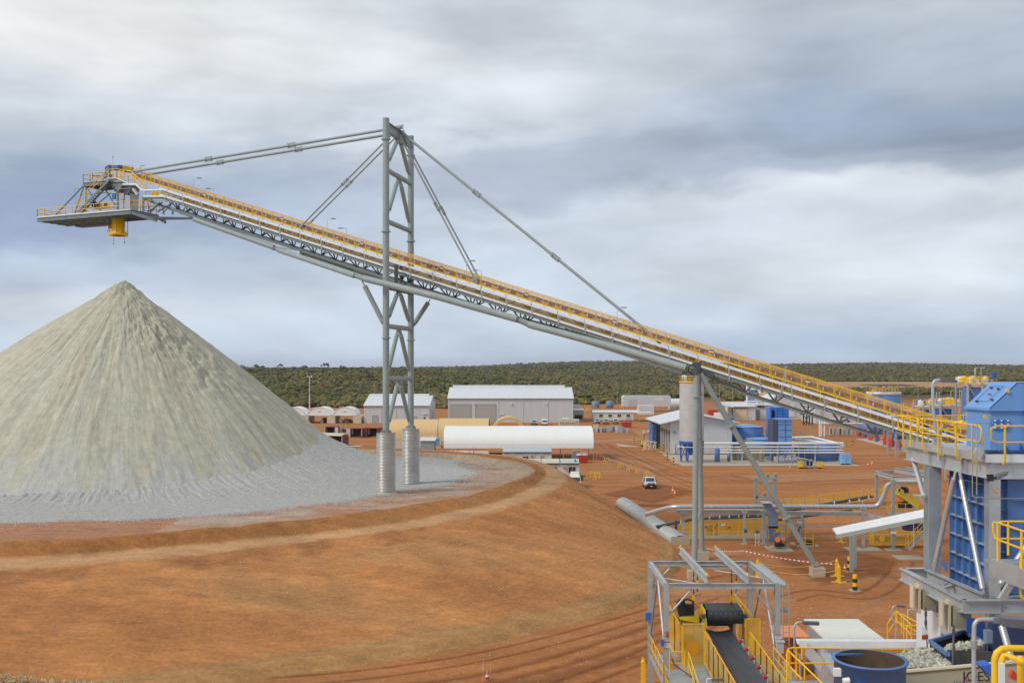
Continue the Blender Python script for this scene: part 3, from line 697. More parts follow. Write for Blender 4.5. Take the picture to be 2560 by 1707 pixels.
# skyline mallee trees one can tell apart: thin trunk, flat umbrella crown
BARK = mat('mallee_bark', (.16,.12,.09), .9)
def mallee(x, y, h, label):
    z = float(ground_z(x, y)); t = thing('mallee_tree', label, 'tree', (x, y, z), 'taller mallee trees above the scrub')
    m = MB(); lean = random.uniform(-.12, .12)*h
    m.tube((x, y, z-.5), (x+lean*.5, y, z+h*.55), h*.022, 6, h*.014)
    for k in range(4):
        a = k*1.6+random.random(); m.tube((x+lean*.5, y, z+h*.53), (x+lean+math.cos(a)*h*.26, y+math.sin(a)*h*.2, z+h*.86), h*.012, 5, h*.006)
    m.build('trunk', BARK, t)
    xs = []; nl = 26
    for k in range(nl):
        a = random.uniform(0, 6.28); r_ = h*.42*math.sqrt(random.random()); xs.append((x+lean+r_*math.cos(a), y+r_*math.sin(a)*.8, z+h*(.80+.12*random.random()-.25*(r_/(h*.42))**2)))
    xyz = np.array(xs); k = nl
    v = ico[None]*(h*rng.uniform(.05, .12, k))[:, None, None]*(1+rng.normal(0, .35, (k, 12, 1))); v[..., 2] *= .6; v += xyz[:, None, :]
    mb = MB(); mb.add(v.reshape(-1, 3).tolist(), (icf[None]+np.arange(k)[:, None, None]*12).reshape(-1, 3).tolist())
    cr_ = mb.build('crown', mat('mallee_leaves', (.085,.090,.035), .8, var=.35, scale=.5), t)
    return t
tl = [(606,1210,'first mallee tree on the skyline right of the stockpile'),(640,1180,''),(655,1215,''),(700,1230,''),(735,1190,''),(760,1240,''),(812,1200,'flat topped tree standing out on the skyline left of the tower'),(855,1220,''),(905,1230,''),(1005,1300,'')]
wd_ = ['low broad crown', 'leaning stem', 'sparse crown', 'pair of bare limbs', 'dense dark crown', 'narrow crown', 'flat umbrella crown', 'ragged crown', 'short stem', 'small crown']
for i, (u, Y, l) in enumerate(tl):
    x = (u-1280)/F*Y
    mallee(x, Y, [9, 10, 8, 10, 7.5, 8, 12, 8.5, 7, 8][i], ['low skyline mallee nearest the stockpile flank','skyline mallee just left of the double lamp mast top','short skyline mallee right above the light mast','skyline mallee a little right of the light mast','small skyline mallee between the mast and the flat topped tree','skyline mallee just left of the tallest flat topped tree','tallest flat topped mallee on the skyline left of the tower','skyline mallee just right of the tallest flat topped one','small skyline mallee close to the left tower leg','skyline mallee seen between the two tower legs'][i])
strip('red_road', np.linspace(2040, 2720, 12), 955, 971, (.46,.25,.13), 'bare red airstrip running across the far scrub')
strip('haul_road', np.linspace(2060, 2720, 12), 972, 979, (.42,.30,.22), 'pale haul road below the bare airstrip')
# ------------------------------------------------------------------ corrugated piers
def culvert(c, z0, z1, r, label):
    t = thing('corrugated_pier', label, 'pier', (c.x, c.y, z0), 'corrugated piers under the tower')
    n = 41; prof = []
    for i in range(n*4+1):
        a = i/4*2*math.pi; prof.append((r+.045*math.cos(a), z0+(z1-z0)*i/(n*4)))
    MB().lathe((c.x, c.y, 0), prof, 40).build('pipe_shell', CORR, t)
    MB().lathe((c.x, c.y, 0), [(0, z1-.06), (r-.05, z1-.06), (r-.03, z1+.02), (r+.02, z1+.01)], 30).tube((c.x, c.y, z1-.1), (c.x, c.y, z1+.12), .62, 16).build('concrete_fill', CONC, t)
    MB().lathe((c.x, c.y, 0), [(r+.35, z0-.1), (r+.30, z0+.12), (r+.05, z0+.2)], 30).build('base_ring', mat('pier_footing', (.44,.40,.28), .9, var=.15), t)
    return t
LN = P(965, 1232, 112); LFr = P(1027, 1212, 120.6)
LN.z = 0; LFr.z = 0
culvert(LN, ZP, 12.9, 1.03, 'near corrugated steel pier standing in the gravel'); culvert(LFr, ZP-.1, 12.8, 1.03, 'far corrugated steel pier, right and behind the nearer one')

# ------------------------------------------------------------------ tower
LNz = 12.9
TW = thing('support_tower', 'tall grey-green two-legged tubular tower carrying the conveyor by stays', 'tower', (LN.x, LN.y, LNz))
LR = .36
def leg(c, z0, z1, name='leg'):
    m = MB().tube((c.x, c.y, z0), (c.x, c.y, z1), LR, 20).build(name, STEEL, TW)
    f = MB()
    for z in (z1-2.3, 34.9, 23.3): f.tube((c.x, c.y, z-.06), (c.x, c.y, z+.06), LR+.16, 20)
    f.tube((c.x, c.y, z0), (c.x, c.y, z0+.12), LR+.25, 16)
    for k in range(6):
        a = k*math.pi/3; f.bar((c.x+.3*math.cos(a), c.y+.3*math.sin(a), z0+.2), (c.x+.55*math.cos(a), c.y+.55*math.sin(a), z0+.1), .03, .3)
    f.build('flange', STEEL, m)
    return m
leg(LN, LNz, 47.3); leg(LFr, LNz, 47.3)
def lp(f, z): return Vector((LN.x+(LFr.x-LN.x)*f, LN.y+(LFr.y-LN.y)*f, z))
MID = lp(.5, 0)
for z in (41.7, 36.1, 24.6, 18.8):
    MB().tube(lp(.03, z), lp(.97, z), .28, 14).build('cross_tube', STEEL, TW)
def aframe(zt, zb):
    for f0, f1 in ((.47, .07), (.53, .93)):
        a, b = lp(f0, zt), lp(f1, zb); d = (b-a)
        m = MB(); m.tube(a+d*.13, b-d*.10, .25, 14); m.bar(a, a+d*.16, .06, .34, up=Vector((1, 0, 0))); m.bar(b-d*.13, b, .06, .34, up=Vector((1, 0, 0)))
        m.build('diagonal_brace', STEEL, TW)
aframe(46.0, 42.6); aframe(41.5, 37.0); aframe(28.7, 25.4); aframe(24.4, 19.6); aframe(18.6, 13.7)
m = MB(); m.ibeam(lp(.03, 46.4), lp(.97, 46.4), 1.0, .6, .05); m.bar(lp(.3, 46.95), lp(.7, 46.95), .62, .06)
m.bar(lp(.42, 45.9), lp(.58, 45.9), .5, .7); m.build('head_beam', STEEL, TW)
m = MB(); zc_ = 29.0; m.ibeam(lp(.03, zc_), lp(.97, zc_), .7, .45, .04)
for f in (.36, .43, .57, .64): m.bar(lp(f, zc_+.3), lp(f, zc_+2.6), .22, .26)
m.build('seat_beam', DSTEEL, TW)

# conveyor reference line
pa, pb = C(620, 557, 1.7), C(1740, 912, 1.7); sa, sb = Cs(620, 1.7), Cs(1740, 1.7)
SL = (pb.z-pa.z)/(sb-sa)
def zc(s): return pa.z+SL*(s-sa)
def K(s, wd, h=0): return CX(s, wd, zc(s)+h)
S0, S1 = Cs(400, 1.7), Cs(2450, 1.7)
# stays
def stay(pts, r, couple, label=None):
    pts = [Vector(p) for p in pts]; m = MB(); 
    for a, b in zip(pts[:-1], pts[1:]): m.tube(a, b, r, 12)
    o = m.build('stay_pipe', STEEL, TW, label)
    c = MB()
    for q in couple:
        a, b = pts[0], pts[-1]; p = a.lerp(b, q); d = (b-a).normalized(); sd_ = d.cross(UP).normalized()
        up_ = sd_.cross(d)
        for g_ in (-.55, .05): 
            c.bar(p+d*g_, p+d*(g_+.55), .14, r*3.4); 
        for g_ in (-.42, .42): c.tube(p+d*g_-sd_*.24, p+d*g_+sd_*.24, r*.8, 10)
    for e, sg in ((pts[0], 1), (pts[-1], -1)):
        d = (pts[-1]-pts[0]).normalized()*sg; c.bar(e-d*.25, e+d*.75, .12, r*2.7)
    c.build('pin_coupling', STEEL, o)
stay([P(1003, 318, 115.6), C(335, 429, 1.2)], .17, (.375, .69), 'near of the two long forestays running left to the head platform')
stay([P(1006, 331, 117.3), C(366, 437, -1.2)], .17, (.37, .68), 'far of the two long forestays running left to the head platform')
stay([P(994, 322, 115.6), C(752, 566, 1.15)], .095, (.53,))
stay([P(1000, 333, 117.3), C(774, 558, -1.15)], .095, (.55,))
stay([P(1000, 342, 115.6), C(1190, 702, 1.15)], .10, (.49,))
stay([P(1010, 346, 117.3), C(1201, 702, -1.15)], .10, (.51,))
stay([P(1006, 334, 116.4), C(1648, 853, 0.6)], .155, (.31, .62), 'long single backstay running down to the right')
# spreader pipes
def spread(pts, r=.36):
    m = MB(); pts = [Vector(p) for p in pts]
    for a, b in zip(pts[:-1], pts[1:]): m.tube(a, b, r, 18)
    return m.build('spreader_pipe', STEEL, TW)
spread([C(486, 548, 1.0), C(686, 619, 1.3)], .33)
spread([C(697, 625, 1.6), P(888, 689, 113.0)], .33)
spread([P(910, 696, 111.6), P(1094, 742, 107.9), P(1293, 798, 104.9)], .36)
spread([P(1322, 811, 104.4), P(1520, 864, 100.7), P(1716, 920, 97.2)], .36)
spread([C(757, 633, -1.2), P(905, 686, 123.2), P(1027, 722, 121.4)], .33)
spread([P(1027, 722, 121.4), P(1290, 796, 114.6), P(1738, 915, 106.5)], .33)
g = MB()
for a, b in ((C(684,619,1.3), C(700,626,1.6)), (P(886,688,113), P(912,697,111.6)), (P(1290,797,105), P(1325,812,104.4))):
    d = (b-a); g.bar(a-d*.15, b+d*.15, .10, .62); g.bar(a, b, .5, .1)
g.bar(C(690,617,1.4), C(752,628,.9), .3, .12); g.bar(P(905,690,112.4), P(968,707,116), .35, .14); g.ibeam(lp(-.02, 28.9), lp(.3, 29.2), .3, .3)
g.bar(C(752,622,.9), C(752,636,-1.0), .3, .5); g.build('splice_plate', STEEL, TW)
for a, b in ((P(905, 702, 112.3), P(961, 812, 112)), (P(1076, 748, 120.6), P(1034, 812, 120.6))):
    d = b-a; m = MB(); m.tube(a+d*.12, b-d*.06, .27, 14); m.bar(a, a+d*.16, .3, .1); m.bar(b-d*.1, b+d*.05, .06, .4, up=Vector((1,0,0))); m.build('knee_brace', STEEL, TW)

# ------------------------------------------------------------------ conveyor
CV = thing('stacking_conveyor', 'long inclined stacking conveyor with yellow guards rising left over the yard', 'conveyor', K(S0, 0, 0))
def run(name, wd, h, ht, th_, material, s0=None, s1=None, fn='bar'):
    s0 = S0 if s0 is None else s0; s1 = S1 if s1 is None else s1
    m = MB(); k = max(1, int((s1-s0)/9))
    ss = [s0+(s1-s0)*i/k for i in range(k+1)]
    for a, b in zip(ss[:-1], ss[1:]):
        gap = .0
        if fn == 'bar': m.bar(K(a, wd, h), K(b-gap, wd, h), th_, ht)
        else: m.chan(K(a, wd, h), K(b, wd, h), ht, th_, .03)
    return m.build(name, material, CV)
run('walkway_edge', 1.75, .02, .22, .05, TRAY)
run('walkway_edge', -1.75, .0, .22, .05, FST)
m = MB(); m.bar(K(S0, 1.25, .02), K(S1, 1.25, .02), .95, .05); m.build('walkway_grating', FST, CV)
m = MB(); m.bar(K(S0, -1.25, .02), K(S1, -1.25, .02), .95, .05); m.build('walkway_grating', FST, CV)
run('cable_tray', 1.80, .82, .26, .10, TRAY)
for wd in (1.55, -1.55): run('top_chord', wd, -.34, .30, .18, FST)
SB = Cs(1700, 1.7)       # truss left of the trestle, and the lighter one right of it
for wd in (.75, -.75):
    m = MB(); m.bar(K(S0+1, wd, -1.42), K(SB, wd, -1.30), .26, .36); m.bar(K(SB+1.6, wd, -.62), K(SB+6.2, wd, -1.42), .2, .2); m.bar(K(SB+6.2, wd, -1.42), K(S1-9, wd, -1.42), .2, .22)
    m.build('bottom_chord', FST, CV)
s = S0+2.2; k = 0
while s < S1-8:
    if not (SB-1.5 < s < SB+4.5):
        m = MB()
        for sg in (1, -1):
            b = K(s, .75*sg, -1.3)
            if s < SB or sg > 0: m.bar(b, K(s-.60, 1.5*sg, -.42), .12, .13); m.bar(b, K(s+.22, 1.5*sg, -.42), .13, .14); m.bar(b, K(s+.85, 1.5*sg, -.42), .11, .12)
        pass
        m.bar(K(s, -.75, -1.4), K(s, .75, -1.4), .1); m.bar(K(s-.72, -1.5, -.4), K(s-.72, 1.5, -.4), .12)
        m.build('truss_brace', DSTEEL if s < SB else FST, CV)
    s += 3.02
# hanger posts joining the two trays
s = S0+.9
while s < S1-2:
    m = MB(); m.bar(K(s-.05, 1.86, 1.0), K(s+.05, 1.80, -.42), .10, .05); m.bar(K(s+.10, 1.84, .7), K(s+.14, 1.80, .1), .04); m.build('hanger', GALV, CV); s += 3.02
# mesh guards, rails, idlers and the belt
GP = 1.5; i = 0; s = S0-5.3; FG = MB(); FPs = MB(); RG_ = MB(); RB_ = MB()
for sg in (1, -1):
    m = MB()
    m.bar(K(S0-5.4, .98*sg, 1.20), K(S1-1, .98*sg, 1.20), .07, .15); m.bar(K(S0-5.4, .98*sg, 2.15), K(S1-1, .98*sg, 2.15), .06, .065)
    m.bar(K(S0+.5, 1.22*sg, .68), K(S1-1, 1.22*sg, .68), .05, .07); m.bar(K(S0+.5, 1.22*sg, .22), K(S1-1, 1.22*sg, .22), .05, .08)
    m.build('guard_rail', YEL, CV)
while s < S1-1:
    m = MB(); p = MB()
    for sg in (1,):
        m.bar(K(s, .98*sg, 1.0), K(s, .98*sg, 2.15), .07, .11); m.bar(K(s+.13, .98*sg, 1.25), K(s+.13, .98*sg, 2.15), .03, .04)
        p.quad(K(s+.05, .98*sg, 1.26), K(s+GP, .98*sg, 1.26), K(s+GP, .98*sg, 2.13), K(s+.05, .98*sg, 2.13))
    FG.quad(K(s, -.98, 1.26), K(s+GP, -.98, 1.26), K(s+GP, -.98, 2.13), K(s, -.98, 2.13)); FPs.bar(K(s, -.98, 1.0), K(s, -.98, 2.15), .055, .075)
    gp = p.build('guard_panel', PMESH, CV)
    m.build('post', YEL, gp)
    if s > S0:
        m = MB(); m.bar(K(s+.3, 1.22, .12), K(s+.3, 1.22, 1.15), .07, .13); m.bar(K(s+.95, 1.22, .15), K(s+.95, 1.22, .62), .05, .09); 
        m.build('lower_post', YEL, gp)
        if int(i) % 2 == 0:
            m = MB(); m.quad(K(s, 1.20, .16), K(s+3, 1.20, .16), K(s+3, 1.20, .70), K(s, 1.20, .70)); m.build('return_guard', PMESH, CV)
            m = MB(); m.bar(K(s+.4, .5, .22), K(s+1.0, -.4, .78), .12); m.bar(K(s+1.9, -.4, .22), K(s+1.5, .4, .78), .11); m.bar(K(s+2.4, .3, .42), K(s+2.9, .6, .42), .3, .3); m.bar(K(s+2.1, .6, .2), K(s+2.3, .6, .8), .1); m.build('return_bracket', BROWN, CV)
    s += GP; i += 1
FG.build('far_guard', PMESH, CV, split=False); FPs.bar(K(S0-5.3, -.98, 1.7), K(S1-1, -.98, 1.7), .02).build('far_guard_frame', YEL, CV, split=False)
s = S0-4.8
while s < S1-1.5:
    m = MB(); m.bar(K(s, -.75, 1.25), K(s, .75, 1.25), .10, .12); m.bar(K(s-.18, .35, 1.36), K(s+.30, .35, 1.36), .5, .22)
    for sg in (1, -1): m.tube(K(s, .22*sg, 1.42), K(s, .66*sg, 1.60), .07, 8)
    d = m.build('idler', BROWN, CV)
    m = MB(); m.bar(K(s-.02, .84, 1.34), K(s+.02, .82, 1.68), .09, .10); m.build('idler_bracket', LAMPW, d)
    s += GP
m = MB(); sec = [(-.68, 1.68), (-.25, 1.50), (.25, 1.50), (.68, 1.68)]
for (w0, h0), (w1, h1) in zip(sec[:-1], sec[1:]):
    a, b = S0-5, S1-1
    m.hexa([K(a, w0, h0-.05), K(a, w1, h1-.05), K(b, w1, h1-.05), K(b, w0, h0-.05)], [K(a, w0, h0+.03), K(a, w1, h1+.03), K(b, w1, h1+.03), K(b, w0, h0+.03)])
m.bar(K(S0-5, .72, 1.60), K(S1-1, .72, 1.60), .05, .13)
m.build('belt', BROWN, CV); MB().bar(K(S0-2, 0, .45), K(S1, 0, .45), 1.2, .04).build('return_belt', BROWN, CV)
# lamps and small plates along the walkway
def wlamp(u, wd, tall, lab=None, dirs=1):
    s = Cs(u, wd); b = K(s, wd, .6); t_ = K(s, wd, 0)+vec(0, 0, tall); m = MB()
    m.pipe([b, t_, t_+vec(.12*dirs, 0, .12), t_+vec(.55*dirs, 0, .15)], .028, 6)
    o = m.build('lamp_pole', GALV, CV); MB().box(t_+vec(.72*dirs, 0, .14), (.55, .18, .09)).build('lamp_head', LAMP, o)
for u, w_, t_, d_ in ((484, 1.8, 3.3, 1), (534, -1.6, 2.6, -1), (818, 1.8, 3.3, 1), (866, -1.6, 2.7, -1), (1166, 1.8, 3.3, 1), (1204, -1.6, 2.6, -1), (1543, 1.8, 3.2, 1)): wlamp(u, w_, t_, None, d_)
m = MB(); b = K(Cs(1950, 1.9), 1.9, -.3); tp = P(1965, 917, b.y); m.bar(b, tp, .08); m.bar(b+vec(.15,0,0), b+vec(.6,0,2.2), .06); m.box(tp, (.3, .1, .1)); m.build('lamp_mast', GALV, CV)
for u in (508, 702, 900, 1100, 1312, 1532, 1774, 2014):
    m = MB(); s = Cs(u, 1.0); m.bar(K(s, 1.02, 1.86), K(s+.42, 1.02, 1.86), .02, .14); m.build('warning_plate', mat('dark_plate', (.22,.10,.10), .6, var=.2), CV)
    m2 = MB(); m2.bar(K(s, 1.02, 1.74), K(s+.42, 1.02, 1.74), .02, .12); m2.build('notice_plate', LAMPW, CV)

# ------------------------------------------------------------------ handrail helper
def rail(pts, h, mt, parent, name='handrail', r=.03, sp=1.5, mid=True, closed_ends=True, label=None, base=0.0):
    m = MB(); pts = [Vector(p) for p in pts]
    tops = [p+vec(0,0,h) for p in pts]
    if closed_ends:
        e0 = (pts[1]-pts[0]).normalized()*-.18; e1 = (pts[-1]-pts[-2]).normalized()*.18
        loop = [tops[0]+vec(0,0,-.05)]+tops[1:-1]+[tops[-1]]
    m.pipe(tops, r, 6)
    if mid: m.pipe([p+vec(0,0,h*.52) for p in pts], r*.9, 6)
    for a, b in zip(pts[:-1], pts[1:]):
        n = max(1, int(round((b-a).length/sp)))
        for i in range(n+1):
            p = a.lerp(b, i/n); m.tube(p+vec(0,0,base), p+vec(0,0,h), r*1.15, 6)
    return m.build(name, mt, parent, label)

# ------------------------------------------------------------------ head station
def Z(x, y, w_): return C(80+x/4.356, 360+y/4.356, w_)
HP = thing('head_platform', 'grey head platform with yellow handrails, stairs and drive at the left conveyor end', 'platform', Z(930, 760, 1.5))
wn, wf = 2.3, -2.6
zd = Z(700, 745, wn).z
def D(x, w_, dz=0.0):  # a point over the lower deck at pixel column x (on the near side) moved across
    s = Cs(80+x/4.356, wn); return CX(s, w_, zd+dz)
m = MB(); sl, sr = Cs(80+60/4.356, wn), Cs(80+1075/4.356, wn)
m.hexa([CX(sl, wn, zd-.09), CX(sr, wn, zd-.09), CX(sr, wf, zd-.09), CX(sl, wf, zd-.09)], [CX(sl, wn, zd-.02), CX(sr, wn, zd-.02), CX(sr, wf, zd-.02), CX(sl, wf, zd-.02)])
m.build('deck', FST, HP)
m = MB(); m.bar(CX(sl, wn+.03, zd+.02), CX(sr, wn+.03, zd+.02), .04, .16); m.build('toe_board', TRAY, HP)
m = MB()
for w_ in (wn, wf, 0, -1.3, 1.2): m.ibeam(CX(sl, w_, zd-.36), CX(sr, w_, zd-.36), .5, .22, .03)
for k in range(9):
    s = sl+(sr-sl)*k/8; m.bar(CX(s, wn, zd-.36), CX(s, wf, zd-.36), .14, .4)
m.bar(CX(sr-.3, wn, zd-.30), CX(sr+3.0, .75, zd-1.45), .2, .4); m.bar(CX(sr-.3, wf, zd-.30), CX(sr+3.0, -.75, zd-1.45), .2, .4)
m.build('deck_beam', FST, HP)
m = MB()
for w_ in (.75, -.75): m.bar(CX(sr-4, w_*1.6, zd-.55), Z(1760, 812, w_), .2, .26); m.bar(Z(1220, 600, w_), Z(1760, 800, w_), .2, .24)
for x in (1260, 1400, 1500, 1590): m.bar(Z(x, 640, .9), Z(x+40, 770, .75), .09); m.bar(Z(x+130, 640, .9), Z(x+20, 760, .75), .09)
m.bar(Z(1260, 740, .8), Z(1420, 640, .9), .12); m.bar(Z(1370, 740, -.8), Z(1520, 650, -.9), .12)
m.build('nose_truss', DSTEEL, HP)
# outer half deck that hangs lower at the far edge
m = MB(); m.hexa([D(150,wf-1.4,-.75), D(560,wf-1.4,-.75), D(560,wf,-.75), D(150,wf,-.75)], [D(150,wf-1.4,-.35), D(560,wf-1.4,-.35), D(560,wf,-.35), D(150,wf,-.35)])
m.build('side_outrigger', DSTEEL, HP)
# upper floor
zu = Z(700, 412, 1.6).z; su0, su1, su2 = Cs(80+568/4.356, 1.6), Cs(80+840/4.356, 1.6), Cs(80+1050/4.356, 1.6)
m = MB(); m.bar(CX(su0, 0, zu-.03), CX(su1, 0, zu-.03), 3.6, .05)
m.build('upper_deck', FST, HP)
m = MB()
for w_ in (1.75, -1.75): m.ibeam(CX(su0, w_, zu-.28), CX(su1, w_, zu-.28), .46, .2, .03)
m.bar(CX(su0, 1.75, zu-.28), CX(su0, -1.75, zu-.28), .16, .46)
for w_ in (1.6, -1.6):
    m.bar(Z(590, 460, w_), CX(Cs(80+590/4.356, 1.6), w_, zd), .16); m.bar(Z(830, 385, w_), Z(780, 500, w_), .14)
    m.bar(Z(570, 445, w_), CX(Cs(80+235/4.356, 1.6), w_, zd), .14)
m.bar(CX(su0+.4, 1.6, zu-1.6), CX(su1, 1.6, zu-1.6), .08); m.build('upper_frame', FST, HP)
m = MB(); k_ = 1.7
m.bar(Z(830, 378, k_), Z(930, 372, k_), .5, .12); m.bar(Z(925, 372, k_), Z(1060, 432, k_), .5, .12); m.build('top_landing', TRAY, HP)
m = MB()
for a, b in (((835,395),(930,385)), ((925,385),(1000,410)), ((1000,410),(1065,450))): m.bar(Z(*a, k_), Z(*b, k_), .2, .28)
m.bar(Z(500, 740, 2.1), Z(835, 395, 2.1), .07, .26); m.bar(Z(530, 765, 1.3), Z(868, 410, 1.3), .07, .26)
m.build('stair_stringer', FST, HP)
m = MB()
for k in range(16):
    f = (k+.5)/16; m.box(Z(508+f*330, 748-f*340, 1.7), (.75, .34, .05), Matrix.Rotation(math.atan2(NW.y, NW.x), 3, 'Z'))
m.build('stair_tread', FST, HP)
m = MB()
for w_ in (2.15, 1.25):
    for dy in (-88, -128): m.pipe([Z(505, 735+dy*.5 if dy < -100 else 735+dy*.55, w_), Z(505, 735+dy, w_), Z(835, 385+dy, w_)], .04, 6)
    for k in range(5): m.bar(Z(515+k*78, 730-k*80, w_), Z(515+k*78, 602-k*80, w_), .045)
m.build('stair_rail', YEL, HP)
# head frame, housings
m = MB()
for w_ in (1.35, -1.35):
    m.bar(Z(935, 450, w_), Z(935, 770, w_), .22); m.bar(Z(998, 545, w_), Z(998, 745, w_), .14); m.bar(Z(1212, 570, w_), Z(1212, 740, w_), .22)
    m.bar(Z(860, 440, w_), Z(938, 560, w_), .12); m.bar(Z(800, 500, w_), Z(905, 670, w_), .14); m.bar(Z(860, 535, w_), Z(730, 640, w_), .11)
    m.bar(Z(1250, 570, w_), Z(1370, 660, w_), .14)
    m.prism([Z(870,430,w_), Z(1000,430,w_), Z(960,500,w_), Z(935,520,w_)], NW*.08)
m.bar(Z(840, 440, 0), Z(1080, 440, 0), 2.9, .18)
m.build('head_frame', FST, HP)
m = MB(); m.hexa([Z(1092,745,.7), Z(1155,745,.7), Z(1155,745,-.9), Z(1092,745,-.9)], [Z(1060,540,.7), Z(1165,560,.7), Z(1165,560,-.9), Z(1060,540,-.9)]); m.prism([Z(860,440,.8), Z(1080,440,.8), Z(1040,560,.8), Z(900,520,.8)], NW*-1.7)
m.build('chute_housing', FST, HP)
m = MB(); m.bar(Z(985, 540, 1.4), Z(985, 610, 1.4), .5, .45); m.bar(Z(1105, 490, 1.6), Z(1155, 555, 1.6), .4, .3); m.bar(Z(940,490,1.5), Z(1100,480,1.5), .05,.05); m.build('switch_box', LGREY, HP)
m = MB(); m.bar(Z(893, 540, 1.2), Z(893, 600, 1.2), .42, .4); m.build('blue_panel', BLUE, HP)
m = MB(); m.lathe(Z(1010, 545, 1.2), [(0,-.12),(.1,-.12),(.16,0),(.1,.12),(0,.12)], 10); m.lathe(Z(965, 540, 1.2), [(0,-.1),(.12,-.1),(.12,.1),(0,.1)], 10); m.build('hose_reel', RED, HP)
# drive, motor, head pulley on the top floor
m = MB(); m.box(Z(825, 300, .4)+vec(0,0,.0), (.55, .5, 1.3)); m.tube(Z(850, 262, .8), Z(850, 262, -.3), .42, 14); m.box(Z(835,355,.6), (1.1,.6,.5)); m.box(Z(915, 262, .3), (1.1, .8, .55)); m.tube(Z(955, 262, .8), Z(955, 262, -.2), .3, 12)
m.build('drive_motor', BLUE, HP)
m = MB(); m.bar(Z(980, 270, 0), Z(1060, 280, 0), 1.5, .75); m.build('pulley_hood', BROWN, HP)
m = MB(); m.bar(Z(660,320,.8), Z(660,385,.8), .06); m.bar(Z(655,318,.8), Z(830,312,.8), .06); m.bar(Z(670,350,0), Z(830,345,0), .35, .06); m.build('service_beam', BLACK, HP)
m = MB(); m.bar(Z(1085, 288, .8), Z(1100, 235, .8), .05); m.bar(Z(1165, 305, .8), Z(1185, 255, .8), .05); m.bar(Z(1020, 235, .8), Z(1100, 235, .8), .05)
m.build('hood_frame', STEEL, HP)
m = MB(); m.quad(Z(985,236,.9), Z(1100,236,.9), Z(1082,292,.9), Z(985,292,.9)); m.quad(Z(1105,256,.9), Z(1188,256,.9), Z(1165,306,.9), Z(1105,300,.9)); m.quad(Z(900,290,1.5),Z(1010,290,1.5),Z(1010,370,1.5),Z(900,370,1.5)); m.build('drive_guard', YMESH, HP)
# masts
m = MB(); m.tube(Z(875, 385, 1.9), Z(876, 125, 1.9), .03, 6); m.box(Z(884, 143, 1.9), (.22, .1, .14)); m.build('mast', GALV, HP)
m = MB(); m.pipe([Z(480, 690, 2.3), Z(466, 480, 2.3), Z(500, 484, 2.3)], .03, 6); m.box(Z(490, 487, 2.3), (.5, .2, .09)); m.build('mast', GALV, HP)
m = MB(); m.pipe([Z(1165, 268, -1.3), Z(1190, 236, -1.3), Z(1240, 240, -1.3)], .03, 6); m.box(Z(1213, 237, -1.3), (.6, .2, .09)); m.build('mast', GALV, HP)
# handrails, both decks
rail([CX(sl, wn, zd), CX(sr, wn, zd)], 1.15, YEL, HP, r=.045, sp=1.35)
rail([CX(sl, wn, zd), CX(sl, wf, zd)], 1.15, YEL, HP, r=.045, sp=1.3)
rail([CX(sl, wf, zd), CX(sr+1, wf, zd)], 1.15, YEL, HP, r=.045, sp=1.35)
rail([CX(sr, wn, zd), CX(sr+4, -.4, zd)], 1.15, YEL, HP, r=.045, sp=1.2)
rail([CX(su0, 1.75, zu), CX(su1, 1.75, zu)], 1.15, YEL, HP, r=.045, sp=1.2)
rail([CX(su0, 1.75, zu), CX(su0, -1.75, zu)], 1.15, YEL, HP, r=.045, sp=1.2)
rail([CX(su0, -1.75, zu), CX(su2, -1.75, zu)], 1.15, YEL, HP, r=.045, sp=1.2)
rail([Z(835, 378, 1.9), Z(925, 370, 1.9), Z(1000, 385, 1.9)], 1.2, YEL, HP, r=.045, sp=.8)
m = MB()
for dy in (0, 42):
    m.pipe([Z(1010, 288+dy, 1.7), Z(1075, 300+dy, 1.7), Z(1240, 445+dy, 1.7)], .055, 6)
    m.pipe([Z(1040, 285+dy, .9), Z(1095, 297+dy, .9), Z(1255, 440+dy, .9)], .045, 6)
for k in range(5): m.bar(Z(1040+k*48, 290+k*38, 1.7), Z(1040+k*48, 385+k*38, 1.7), .06)
m.build('stair_rail', YEL, HP)
m = MB(); m.pipe([Z(990, 442, 1.8), Z(1135, 442, 1.8), Z(1200, 508, 1.8), Z(1435, 500, 1.8), K(Cs(412,1.8)+.4, 1.8, .82)], .14, 8)
m.pipe([Z(1215, 573, 1.75), Z(1425, 572, 1.75), K(S0+1.2, 1.75, .0)], .13, 8); m.build('tray_end', TRAY, HP)
m = MB(); m.bar(Z(1240,590,1.5), Z(1420,590,1.5), .2, .2)
m.build('gallery_beam', STEEL, HP)
m = MB()
for k in range(7): m.bar(Z(1240+k*42, 490+k*3, 1.5), Z(1240+k*42, 560+k*2, 1.5), .05)
m.bar(Z(1220, 520, 1.5), Z(1480, 535, 1.5), .05); m.bar(Z(1220, 470, 1.3), Z(1500, 485, 1.3), .05); m.quad(Z(1300,520,1.2),Z(1440,530,1.2),Z(1440,570,1.2),Z(1300,560,1.2)); m.build('gallery_rail', YEL, HP)
m = MB(); m.bar(Z(640, 700, 0), Z(900, 690, 0), 1.6, .1); m.quad(Z(690, 650,.9),Z(890,650,.9),Z(890,705,.9),Z(690,705,.9)); m.build('take_up_guard', YMESH, HP)
m = MB(); m.tube(Z(680,660,.8), Z(680,660,-.8), .42, 14); m.tube(Z(735,665,.8), Z(735,665,-.8), .33, 14); m.tube(Z(805,662,.8), Z(805,662,-.8), .25, 14); m.build('snub_pulley', DARK, HP)
